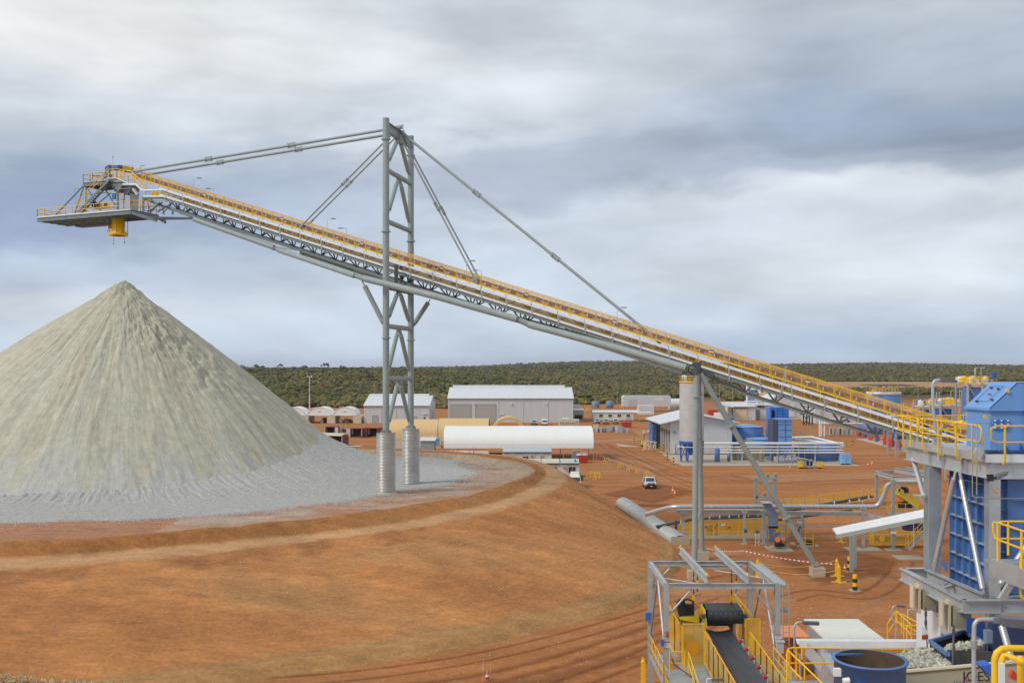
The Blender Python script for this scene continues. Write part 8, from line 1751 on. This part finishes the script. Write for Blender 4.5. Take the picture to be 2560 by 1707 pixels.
arm_lamp('thin swivel lamp pole by the distant yellow stair, right of the hut', [S(205,1070,45), S(200,820,45), S(180,780,45), S(158,770,45), S(158,610,45), S(180,582,45), S(212,580,45)], .032, S(214,580,45), S(320,585,45), (.14, .08))
arm_lamp('swivel lamp at the platform edge, its arm over the blue hood side', [RB(772,270,35.2), RB(770,-100,35.2), RB(730,-128,35.2), P(2332,1016,35.2), P(2332,962,35.2), P(2336,951,35.2), P(2349,950,35.2)], .055, P(2352,951,35.2), P(2391,953,35.2), (.2, .09))
arm_lamp('large swivel lamp reaching over the feeder, closest lamp of all', [S(1198,1640,17), S(1198,1060,17), S(1202,820,17), S(1245,760,17), S(1330,752,17), S(1450,757,17)], .036, S(1520,765,17), S(1990,800,17), (.3, .13))
# distant yellow stair behind
t = thing('hut_stair', 'yellow railed stair and mesh panel on the dirt right of the control hut', 'stair', S(300,1060,58)); rail([S(95,1060,58), S(200,900,58)], 1.1, YEL, t, sp=1, r=.035); rail([S(215,900,57), S(400,1085,55)], 1.1, YEL, t, sp=1, r=.035); rail([S(275,930,58), S(520,1070,57)], 1.1, YEL, t, sp=1.2, r=.035)
MB().quad(S(345,1060,60), S(530,1060,60), S(530,835,60), S(345,835,60)).build('mesh_panel', PMESH, t); MB().pipe([S(345,1060,59.9), S(345,840,59.9), S(360,830,59.9), S(515,830,59.9), S(530,845,59.9), S(530,1060,59.9)], .04, 6).pipe([S(345,945,59.9), S(530,945,59.9)], .03, 6).build('panel_frame', YEL, t)
MB().pipe([S(355,1060,60.3), S(355,630,60.3), S(560,625,60.3)], .03, 6).pipe([S(355,635,60.3), S(560,760,60.3)], .03, 6).build('scaffold_frame', GALV, t)

# ------------------------------------------------------------------ near steel platform with blue bin
t = NP = thing('bin_platform', 'galvanised steel platform with thick yellow handrails carrying the blue bin', 'platform', (14.7, 34, 0))
px, y0, y1, zf = 14.7, 31.7, 38.4, 17.2; xR = 20.5
MB().cb(px-.02, xR, y0, y1, zf-.06, zf).build('deck_plate', GALV, t)
MB().cb(px-.06, px-.021, y0-.03, y1, zf-.11, zf+.14).build('kick_plate', GALV, t); MB().cb(px-.06, xR, y0-.07, y0-.031, zf-.11, zf+.14).build('kick_plate', TRAY, t)
m = MB(); m.ibeam((px+.1, y0, zf-.37), (px+.1, y1, zf-.37), .5, .24, .02); m.build('edge_beam', GALV, t); MB().ibeam((px+.1, y0, zf-.37), (xR, y0, zf-.37), .5, .24, .02).build('edge_beam', GALV, t); MB().ibeam((px+.1, y1, zf-.37), (xR, y1, zf-.37), .5, .24, .02).build('edge_beam', GALV, t)
for yy in (33.2, 33.5, 35.0, 36.1): MB().cb(px-.012, px+.07, yy-.01, yy+.01, zf-.60, zf-.14).build('stiffener', GALV, t)
hcol(px+.12, 36.1, 0, zf-.63, .44, t); hcol(px+.2, y0+.05, 0, zf-.63, .34, t)
zq = 12.75
for a, b in (((13.75, 36.15, zq), (13.75, 31.2, zq)), ((13.75, 31.2, zq), (14.9, 31.2, zq)), ((13.75, 36.15, zq), (14.6, 36.15, zq)), ((14.55, 35.9, zq), (14.75, 31.9, zq)), ((14.9, 31.3, zq), (20.5, 30.4, zq)), ((14.9,31.5,zq),(20.5,33,zq))):
    MB().ibeam(a, b, .40, .24, .02).build('lower_beam', GALV, t)
m = MB(); m.bar((13.85, 35.2, zq+.1), (14.6, 33.9, zq+.1), .12, .02); m.bar((13.85, 33.2, zq+.1), (14.6, 33.9, zq+.1), .12, .02); m.bar((13.85, 32.6, zq+.1), (14.6, 31.9, zq+.1), .12, .02); m.build('plan_brace', GALV, t)
def silver(p, q_, r=.085, ends=True, par=NP):
    p, q_ = Vector(p), Vector(q_); d = q_-p; o = MB().tube(p+d*.07, q_-d*.04, r, 16).build('tube_brace', SILV, par); m = MB(); m.bar(p, p+d*.09, .03, r*1.6); m.bar(q_-d*.05, q_, .03, r*1.6); m.build('bolted_plate', GALV, o); return o
silver((14.62, 33.75, zf-.6), (14.62, 35.5, 13.0)); silver((14.62, 33.45, zf-.6), (14.62, 31.75, 13.0))
silver(P(2281,1140,38.0), P(2312,1246,36.2), .09); silver(RB(2050,1200,31), RB(1560,1900,31.2), .10); silver(S(1540,780,29), S(1800,1700,28), .10); silver(S(800,330,32), S(870,285,33), .03)
def sidepost(x, y, z0, ht, out=(-1, 0)):
    m = MB(); o = vec(out[0], out[1], 0); p = vec(x, y, 0); m.pipe([p-o*.02+vec(0,0,z0-.16), p+o*.12+vec(0,0,z0-.14), p+o*.16+vec(0,0,z0-.02), p+o*.16+vec(0,0,ht)], .034, 8); m.lathe(p+o*.16+vec(0,0,ht-.02), [(0,-.06),(.05,-.04),(.055,.02),(.03,.05),(0,.06)], 10); return m
ht = zf+1.02
for yy in (37.9, 36.1, 34.8, 33.4, 32.2): sidepost(px-.06, yy, zf, ht).build('handrail_post', YEL, t)
for xx in (15.15, 16.9, 18.6): sidepost(xx, y0-.07, zf, ht, (0, -1)).build('handrail_post', YEL, t)
xo = px-.22
def loop(pts_t, zm, mt=YEL):
    a, b = Vector(pts_t[0]), Vector(pts_t[-1]); d = (b-a).normalized()*.16
    top = [Vector(p) for p in pts_t]; bot = [Vector((p.x, p.y, zm)) for p in top]
    pts = [top[0]]+[top[-1], bot[-1], bot[0], top[0]]
    return MB().pipe([a+d, b-d, b+vec(0,0,-.08), Vector((b.x,b.y,zm+.08)), Vector((b.x,b.y,zm))-d, Vector((a.x,a.y,zm))+d, Vector((a.x,a.y,zm+.08)), a+vec(0,0,-.08), a+d], .026, 8)
loop([(xo, 38.4, ht), (xo, 36.5, ht)], ht-.5).build('rail_loop', YEL, t); loop([(xo, 36.4, ht), (xo, 31.6, ht)], ht-.5).build('rail_loop', YEL, t)
loop([(14.72, y0-.23, ht), (xR, y0-.23, ht)], ht-.5).build('rail_loop', YEL, t); MB().pipe([(xo, 38.4, ht), (17.0, 38.4, ht), (17.05, 38.4, ht+.08)], .026, 8).pipe([(xo, 38.4, ht-.5), (17.2, 38.4, ht-.5)], .024, 8).build('back_rail', YEL, t)
for xx in (15.2, 16.1): MB().tube((xx, 38.4, zf), (xx, 38.4, ht), .032, 8).build('handrail_post', YEL, t)
MB().tube((px-.22, 37.2, zf-.05), (px-.22, 37.2, ht), .034, 8).build('handrail_post', YEL, t)
# bits on the platform: conduit loops, box, floodlight, cable
MB().pipe([RB(1210,-20,31.4), P(2424,1058,31.4), RB(1235,-230,31.4)] if 0 else [P(2431,1240,31.3), P(2431,1060,31.3), P(2436,1055,31.3), P(2469,1056,31.3), P(2474,1062,31.3), P(2474,1090,31.3)], .018, 6).pipe([P(2442,1236,31.3), P(2442,1062,31.3), P(2450,1058,31.3)], .018, 6).build('conduit', BEIGE, t)
MB().pipe([P(2431,1238,31.3), P(2437,1244,31.3), P(2447,1242,31.3), P(2449,1243,31.3), P(2469,1245,31.35), P(2600,1246,31.35)], .022, 6).build('conduit', BEIGE, t)
MB().tube(RB(1285,170,31.6)-vec(0,.02,0), RB(1285,170,31.6)+vec(0,.04,0), .14, 16).build('dial', LGREY, t); MB().cb(P(2453,0,31.75).x, P(2461,0,31.75).x, 31.75, 31.85, zf, zf+.78).build('stub_post', GALV, t)
MB().pipe([RB(730,40,36), RB(745,80,36), RB(790,115,36), RB(820,110,36), RB(815,60,36)], .014, 6).build('orange_cable', ORANGE, t); MB().box(P(2340,1102,35.6), (.22,.16,.24)).build('junction_box', LGREY, t)
c = RB(1590,470,31); MB().hexa([c+vec(-.2,-.1,-.12), c+vec(.12,-.1,.03), c+vec(.12,.15,.03), c+vec(-.2,.15,-.12)], [c+vec(-.12,-.1,.04), c+vec(.18,-.1,.14), c+vec(.18,.15,.14), c+vec(-.12,.15,.04)]).build('floodlight', LAMP, t); MB().box(RB(1440,490,31), (.16,.14,.2)).bar(RB(1480,490,31), RB(1530,490,31), .05).build('floodlight_bracket', BLACK, t)
MB().pipe([RB(1460,570,31), RB(1465,640,31), RB(1500,690,31), RB(1550,680,31), RB(1560,640,31), RB(1520,620,31), RB(1490,650,31), RB(1540,700,31), RB(1575,670,31)], .011, 6).build('orange_cable', ORANGE, t)
MB().cb(px+.45, px+2.4, y0+.15, y0+1.5, zf+.003, zf+.06).build('rubber_mat', BLACK, t)
MB().pipe([RB(1420,150,31.9), RB(1480,200,31.9), RB(1882,235,31.9)], .05, 8).build('cable_bundle', NAVY, t)
# hanging spring boxes with chains
for x, y in ((565, 500), (950, 715)):
    c = S(x, y, 31.6 if x > 700 else 34); MB().box(c+vec(.15,0,0), (.52,.5,.62)).build('spring_housing', BEIGE, t); MB().box(c+vec(-.22,-.05,.05), (.06,.3,.95)).box(c+vec(-.42,-.05,.12), (.05,.3,.75)).box(c+vec(-.32,-.05,.42), (.15,.28,.05)).build('hanger_plate', CREAM, t)
t = thing('suspension_chain', 'rusty chain and cable hanging in front of the pale column', 'chain', S(585,660,30.5)); m = MB()
for k in range(7): c = S(585,600,30.5)-vec(0,0,k*.13); m.bar(c, c-vec(0,0,.14), .07 if k % 2 else .03, .03 if k % 2 else .07)
m.tube(S(585,760,30.5), S(605,1130,30.5), .02, 6); m.build('links', DSTEEL, t, split=False); MB().box(S(570,930,30.5), (.2,.06,.4)).build('tag', LAMPW, t); MB().box(S(570,975,30.49), (.18,.06,.12)).build('tag_stripe', RED, t)
t = thing('suspension_chain', 'chain, shackle and cable dropping to the feeder side lug', 'chain', S(940,900,28)); m = MB()
for k in range(6): c = S(940,820,28)-vec(0,0,k*.12); m.bar(c, c-vec(0,0,.13), .07 if k % 2 else .03, .03 if k % 2 else .07)
m.tube(S(938,960,28), S(928,1350,27.2), .022, 6); m.build('links', DSTEEL, t, split=False); m = MB(); m.tube(S(922,1430,26.8), S(922,1430,27.1), .07, 12); m.build('lug', BEIGE, t)

# blue bin: ribbed body
t = thing('surge_bin', 'big blue ribbed steel bin inside the platform frame, hood above the deck', 'bin', (17.5, 34, 12.5)); bx_ = px+.75
def panel(x, ya, yb, z0, z1): MB().cb(x, x+.03, ya, yb, z0, z1).build('side_plate', BLUE, t)
MB().prism([(bx_, 36.0, 12.2), (bx_, 31.95, 12.7), (bx_, 31.95, zf-.15), (bx_, 36.0, zf-.15)], (.03, 0, 0)).build('side_plate', BLUE, t)
zs = [zf-.75, zf-1.0, zf-1.65, zf-2.3, zf-2.95, zf-3.6, zf-4.2, zf-4.7]
for z in zs: MB().cb(bx_-.16, bx_, 31.95, 36.0, z-.012, z+.012).build('horizontal_rib', BLUE, t)
for k in range(8): yy = 32.1+k*.53; MB().cb(bx_-.15, bx_-.001, yy-.012, yy+.012, 12.5, zf-.2).build('vertical_rib', BLUE, t)
m = MB(); r2 = random.Random(4)
for k in range(8):
    for z in [12.7+i*.28 for i in range(10)]: m.box((bx_-.02, 32.35+k*.53, z+.05), (.05, .05, .05))
m = MB(); r2 = random.Random(8)
for z in zs: 
    a = r2.uniform(32, 32.5); m.box((bx_-.08, (a+35.8)/2, z+.024), (.12, 35.8-a, .02))
m.build('dust_ledge', mat('rock_dust', (.45,.43,.35), .95, var=.2), t)
MB().cb(bx_, 21.0, 31.92, 31.95, 12.6, zf-.65).build('front_plate', BLUE, t)
for z in (zf-1.3, zf-2.2, zf-3.2): MB().cb(bx_+.1, 21.0, 31.80, 31.92, z-.012, z+.012).build('front_rib', BLUE, t)
for xx in (bx_+.75, bx_+1.6): MB().cb(xx-.012, xx+.012, 31.83, 31.915, 12.7, zf-.7).build('front_rib', BLUE, t)
m = MB(); [m.box((bx_+.5+k*.42, 31.85, zf-3.05-.03*j), (.05,.05,.05)) for k in range(6) for j in (0, 12, 24)]; m.build('bolt', LBLUE, t, split=False)
# hood
HB = mat('hood_blue', (.16,.35,.70), .38, var=.05, scale=1.2, dirt=.1, dirtcol=(.4,.42,.45)); ha, hb_, hy, hz = 15.62, 21.0, 33.5, 18.62; hyb = 35.3
MB().hexa([(ha+.05,hy+.05,zf+.12),(hb_,hy+.05,zf+.12),(hb_,hyb,zf+.12),(ha+.05,hyb,zf+.12)], [(ha+.05,hy+.05,hz-.02),(hb_,hy+.05,hz-.02),(hb_,hyb,hz-.02),(ha+.05,hyb,hz-.02)]).build('hood_body', HB, t)
MB().cb(ha-.05, hb_, hy-.04, hyb+.05, hz-.02, hz+.012).cb(ha-.02, hb_, hy-.01, hyb+.05, hz+.012, hz+.06).build('flange', LBLUE, t)
m = MB(); m.prism([(ha,hy,hz+.06),(ha,hyb,hz+.06),(ha+.9,hyb,19.52),(ha+.9,hy,19.52)], (.02,0,-.02)); m.prism([(ha,hy,hz+.06),(ha+.9,hy,19.52),(hb_,hy,19.52),(hb_,hy,hz+.06)], (0,.02,0)); m.cb(ha+.9, hb_, hy, hyb, 19.50, 19.53); m.build('hood_cover', HB, t)
MB().cb(16.75, 16.79, hy-.05, hy-.001, zf+.15, 19.5).build('seam_rib', LBLUE, t)
q = lambda a, b: Vector((ha+.9*a, hy+(hyb-hy)*(1-b), hz+.06+(19.52-hz-.06)*a))+vec(-.03,0,.03)
MB().pipe([q(.22,.25), q(.22,.72), q(.82,.72), q(.82,.25), q(.22,.25)], .008, 5).build('hatch_seam', NAVY, t)
for a, b in ((.2,.3), (.3,.8), (.75,.3), (.72,.6)): MB().box(q(a,b), (.07,.12,.04)).build('latch', BLACK, t)
MB().box(q(.5,.5), (.02,.22,.10), Matrix.Rotation(-.8, 3, 'Y')).build('hatch_label', mat('pink_label', (.6,.25,.3), .5), t)
for p in (P(2463,1042,33.45), P(2519,977,33.45)): MB().tube(p-vec(0,.03,0), p+vec(0,.02,0), .06, 10).build('lifting_lug', YEL, t)
MB().cb(P(2486,0,33.5).x, P(2523,0,33.5).x, 33.50, 33.535, P(0,1074,33.5).z, P(0,1049,33.5).z).build('access_panel', mat('panel_blue', (.06,.19,.50), .4, var=.05), t)
m = MB(); [m.box(P(2488+(k % 3)*16, 1051+(k//3)*9, 33.48), (.05,.03,.05)) for k in range(8)]; m.build('panel_bolt', LAMPW, t, split=False)
m = MB(); [m.box((ha+.1+k*.16, hy-.03, hz-.04), (.03,.03,.02)) for k in range(33)]; m.build('flange_bolt', DBLUE, t, split=False)
m = MB(); m.cb(ha+.3, hb_, hy-.1, hy+.02, zf+.06, zf+.12); [m.prism([(ha+.5+k*.5, hy, zf+.12), (ha+.62+k*.5, hy, zf+.12), (ha+.5+k*.5, hy, zf+.35)], (0,-.02,0)) for k in range(8)]; m.build('skirt', DBLUE, t, split=False)
MB().prism([S(760,20,31.85), S(870,20,31.85), S(870,170,31.85), S(790,60,31.85)], (0,.03,0)).build('gusset', BLUE, t)

# ------------------------------------------------------------------ feeder with ore, blue chute, round hopper
t = FD = thing('vibrating_feeder', 'beige lettered vibrating feeder trough full of broken ore', 'feeder', S(700,1450,27.5)); SAND_ = mat('feeder_beige', (.36,.34,.25), .5, var=.06, scale=2, dirt=.25, dirtcol=(.27,.23,.16))
fa, fb_ = S(290,1425,26.9), S(1900,1285,25.6); ga, gb = S(0-140,1290,30.5), S(700,1125,29.5)
MB().prism([fa, fb_, fb_-vec(0,0,2.2), fa-vec(0,0,2.2)], (0, .05, 0)).build('side_wall', SAND_, t); MB().bar(fa+vec(0,0,.02), fb_+vec(0,0,.02), .14, .05).build('top_flange', CREAM, t)
MB().prism([ga, gb, gb-vec(0,0,.8), ga-vec(0,0,.8)], (0, .05, 0)).build('far_wall', BROWN, t); MB().bar(ga, gb, .1, .06).build('far_flange', CREAM, t)
MB().prism([fa-vec(.9,0,1.0), fb_-vec(0,0,1.0), vec(fb_.x, 30, fb_.z-1.0), vec(ga.x-.1,ga.y,fa.z-1.0)], (0,0,-.05)).build('floor', BROWN, t)
for x in (740, 870): 
    m = MB(); a = S(x,1370,26.7); 
    for dx in (0, .52*1.05): m.bar(a+vec(dx-.0,0,0), a+vec(dx+.10,0,-1.2), .05, .14, up=Vector((0,1,0)))
    for k in range(4): m.bar(a+vec(.05,0,-.15-k*.2), a+vec(.55,0,-.15-k*.2), .05, .03)
    m.build('stiffener', BEIGE, t, split=False)
text('JOEST', .34, S(1282,1538,25.8), BLACK, t, rz=R(-1)); MB().cb(S(1088,0,25.8).x, S(1140,0,25.8).x, 25.8, 25.83, S(0,1540,25.8).z, S(0,1487,25.8).z).build('logo_square', mat('logo_red', (.6,.02,.05), .5), t)
o_ = MB(); a = S(1093,1490,26.16); [o_.bar(S(1092+k*18,1538,25.79), S(1122+k*14,1489,25.79), .012) for k in range(2)]; o_.build('logo_stripe', SAND_, t, split=False)
text('Vibration Technology', .13, S(1220,1572,25.8), GREY, t, rz=R(-1))
# ore in the trough: dense rock heap
cen = []
lo = MB()
r3 = random.Random(3)
def heap(u0, u1, vtop, vbot, Y0, Y1, n, z0):
    for _ in range(n):
        f, g_ = r3.random(), r3.random(); Y = Y0+(Y1-Y0)*g_; v = vbot(f)+(vtop(f)-vbot(f))*g_; u = u0+(u1-u0)*f; p = P(u, v, Y); cen.append((p.x, p.y, p.z+r3.uniform(-.06, .06)))
x_ = lambda x: 2200+x/5.108
heap(x_(20), x_(880), lambda f: 1400+(1335-200*math.sin(f*2.2))/5.108, lambda f: 1400+(1400-40*f)/5.108, 27.2, 30.2, 2300, 0)
heap(x_(850), x_(1290), lambda f: 1400+(1110-50*f)/5.108, lambda f: 1400+(1185-100*f)/5.108, 28.0, 29.6, 500, 0)
stones('broken_ore', cen, mat('ore_rock', (.40,.385,.32), .85, var=.45, scale=6, fine=3), 'broken grey-beige ore lumps lying in the feeder trough', .05, .13)
MB().prism([S(30,1420,27.1), S(300,1430,27.0), S(880,1370,27.0), S(860,1190,29.8), S(560,1170,30.2), S(250,1240,30.2)], (0,0,-.35)).build('ore_bed', mat('ore_bed_rock', (.34,.32,.26), .95, var=.3, scale=5, bump=.8), FD)
t = thing('blue_chute', 'blue open-topped chute box tipping ore into the feeder', 'chute', S(1000,1100,29)); a, b, c_, d_ = S(640,1035,30), S(1080,905,32), S(1345,1065,30.0), S(868,1200,27.8)
zz_ = (a.z+d_.z)/2
for p, q_, dz in ((a, b, 1.0), (b, c_, .8), (d_, c_, .7), (a, d_, .35)):
    MB().prism([p, q_, q_-vec(0,0,dz), p-vec(0,0,dz)], (0, .03, .0) if abs(q_.x-p.x) > .3 else (.03, 0, 0)).build('side_plate', BLUE if q_ is c_ and p is d_ else BROWN, t); MB().bar(p, q_, .10, .10).build('top_edge', BLUE, t)
MB().prism([S(1345,1065,29.9), S(1345,1250,29.9), S(1180,1290,29), S(1180,1160,29)], (0,.04,0)).build('end_plate', BLUE, t); MB().bar(S(860,1225,27.9), S(1420,1245,27.9), .05, .35).build('rubber_skirt', mat('grey_rubber', (.09,.09,.08), .8, var=.2), t)
MB().prism([S(1110,715,31), S(1340,780,31), S(1345,1060,31), S(1110,900,31)], (0,.05,0)).build('back_plate', DBLUE, t)
MB().prism([S(1285,1350,25.2), S(1430,1330,25.2), S(1430,1500,25.2)], (0,.4,0)).build('blue_guard', MATS['royal_blue_paint'], t); MB().prism([S(1655,1500,22), S(1700,1400,22), S(1780,1470,22), S(1740,1540,22)], (0,.1,0)).build('red_plate', RED, t)
MB().cb(S(1360,0,29).x, S(1440,0,29).x, 29, 29.2, S(0,1060,29).z, S(0,900,29).z).build('bearing_plate', SBLUE, t)
MB().cb(S(1440,0,30.2).x, 20, 30.25, 30.5, S(0,1240,30).z, S(0,840,30).z).build('dark_void', NAVY, t)
c = Q(1400, 1270, 25.4); t = thing('round_hopper', 'round blue steel hopper with brown lining, flange and white gauge', 'hopper', (c.x, c.y, c.z-2)); r_ = .85
MB().lathe((c.x, c.y, 0), [(r_, c.z-2.4), (r_, c.z), (r_+.06, c.z), (r_+.06, c.z+.03), (r_-.03, c.z+.03)], 48).build('shell', BLUE, t); MB().lathe((c.x, c.y, 0), [(r_-.03, c.z+.03), (r_-.04, c.z-1.2), (.3, c.z-1.5), (0, c.z-1.5)], 48).build('lining', mat('hopper_lining', (.10,.065,.04), .85, var=.3), t)
MB().prism([Q(975,1185,25.2), Q(1320,1190,26.0), Q(1320,1213,26.0), Q(985,1215,25.2)], (0,.03,0)).build('inlet_lip', BLUE, t)
a_ = Vector((-.55, -.83, 0)); p = c+a_*r_+vec(0,0,-.55); MB().tube(p-a_*.0, p+a_*.05, .19, 20).build('flange_cap', LBLUE, t); m = MB(); [m.lathe(p+a_*.05+Vector((.83*math.cos(k), -.55*math.cos(k), math.sin(k)))*.15, [(0,-.015),(.015,0),(0,.015)], 6) for k in np.linspace(0, 6.28, 9)[:-1]]; m.build('flange_bolt', GREY, t, split=False)
MB().box(Q(985,1425,24.6), (.16,.12,.18)).tube(Q(1060,1540,24.3), Q(1140,1530,24.3), .07, 14).build('gauge', LAMPW, t); MB().cb(Q(1605,0,24.6).x, Q(1613,0,24.6).x, 24.62, 24.68, c.z-1.5, c.z-.1).build('seam', LBLUE, t)
for x in (1610,): MB().pipe([Q(x-10,1410,24.6), Q(x+5,1425,24.6), Q(x-5,1445,24.6)], .02, 6).build('lifting_lug', YEL, t)
t = thing('pale_column_box', 'tall pale equipment housing behind the hanging chains', 'housing', S(900,900,34)); MB().cb(S(770,0,34).x, S(1105,0,34).x, 34, 36, 6, S(0,640,34).z).build('body', WHITE, t); MB().pipe([S(790,940,33.9), S(800,980,33.9)], .05, 6).build('latch', GREY, t); MB().box(S(760,610,33), (.35,.3,.22)).build('floodlight', LAMP, t); MB().pipe([S(680,650,33), S(740,720,33), S(780,700,33), S(770,640,33)], .012, 6).build('orange_cable', ORANGE, t)

# ------------------------------------------------------------------ right lower rail and the viewer's own handrail
t = thing('side_landing', 'grey dusty landing with thick yellow handrails beside the blue bin', 'landing', RB(1700,1550,28)); zl = RB(0,1500,29.5).z
MB().hexa([(13.95,26.5,zl-.3),(20,26.5,zl-.3),(20,30.3,zl-.3),(13.95,30.3,zl-.3)], [(13.95,26.5,zl-.26),(20,26.5,zl-.26),(20,30.3,zl-.26),(13.95,30.3,zl-.26)]).build('deck', GALVD, t)
MB().pipe([RB(1550,1080,30), RB(1590,1062,30), RB(2000,1060,30)], .03, 8).pipe([RB(1560,1285,30), RB(2000,1288,30)], .028, 8).build('back_rail', YEL, t)
MB().pipe([RB(1550,1090,28.6), RB(1500,1065,28.9), RB(1478,1090,28.9), RB(1478,1200,28.9), RB(1500,1270,28.9), RB(1545,1300,28.6), RB(1860,1420,26.6), RB(2000,1480,26)], .03, 8).pipe([RB(1545,1078,28.6), RB(1850,1180,26.6), RB(2000,1230,26)], .03, 8).build('front_rail', YEL, t)
for x, y, Y, y1_ in ((1675,1062,30,1500), (1540,1080,28.6,1650), (1850,1180,26.6,1700)): MB().tube(RB(x,y-8,Y), RB(x,y1_,Y), .035, 8).build('post', YEL, t)
MB().bar(S(1440,90,29), S(1900,260,26), .1, .5).build('edge_beam', GALV, t); MB().pipe([S(1810,-60,27), S(1775,240,27), S(1800,470,27), S(1880,505,27)], .035, 8).build('curved_rail', YEL, t)
MB().bar(S(1545,500,30), S(1700,250,30), .13, .18).build('strut', GALV, t)
t = thing('viewing_handrail', 'thick yellow tubular handrail ends on the viewing platform', 'handrail', S(1500,1700,9.7)); 
MB().pipe([S(1465,2100,9.7), S(1465,1260,9.7), S(1490,1180,9.7), S(1560,1128,9.7), S(1640,1120,9.7), S(2300,1125,9.7)], .031, 12).build('outer_rail', YEL, t)
MB().pipe([S(1557,2100,10.2), S(1557,1270,10.2), S(1580,1215,10.2), S(1625,1208,10.2), S(1800,1290,9.9), S(2300,1520,9.2)], .029, 12).build('inner_rail', YEL, t); MB().tube(S(1795,1280,9.9), S(1795,2100,9.9), .031, 12).lathe(S(1795,1280,9.9), [(0,-.05),(.042,-.03),(.045,.02),(.02,.045),(0,.05)], 14).build('post', YEL, t, split=False)
p = S(1552,1490,10.16); MB().cb(p.x-.028, p.x+.03, 10.15, 10.169, p.z-.12, p.z+.14).build('inspection_tag', LAMPW, t)
p = S(1500,2120,9.7); MB().cb(p.x-.4, p.x+3, 8.6, 11, p.z-.1, p.z).build('deck', GALVD, t)
# rubble of the near berm at the picture corner
cen = [];
for _ in range(900):
    u = random.uniform(-60, 330); v = 1700+ (u/330)*16 + random.uniform(-8, 60)-max(0, (120-u))*.10; p = P(u, v, 21+random.random()*1.2); cen.append(tuple(p))
t = thing('rubble_berm', 'rubble topped earth berm at the near corner', 'berm', P(60, 1760, 22)); a, b = P(-300, 1712, 22), P(420, 1735, 22)
MB().prism([vec(a.x,20.5,0), vec(a.x,20.5,a.z-.15), vec(a.x,22,a.z), vec(a.x,24.5,0)], (b.x-a.x, 0, b.z-a.z)).build('earth', EMB if 0 else mat('berm_soil', (.40,.19,.07), .95, var=.3, scale=1.5, bump=.6), t)
stones('berm_rubble', cen, mat('rubble_stone', (.48,.33,.16), .9, var=.4, scale=4), 'small ochre rubble on the near berm crest', .03, .08)
# ------------------------------------------------------------------ air
hm = bpy.data.materials.new('air'); hm.use_nodes = True; T = hm.node_tree; T.nodes.remove(T.nodes['Principled BSDF'])
pv = T.nodes.new('ShaderNodeVolumePrincipled'); pv.inputs['Color'].default_value = (.80,.86,1,1); pv.inputs['Density'].default_value = .00006; T.links.new(pv.outputs[0], T.nodes['Material Output'].inputs['Volume'])
o = MB().cb(-9600, 9600, -90, 12100, -130, 90).build('haze', hm, None); struct(o, 'stuff', 'thin bluish haze over the far scrub')
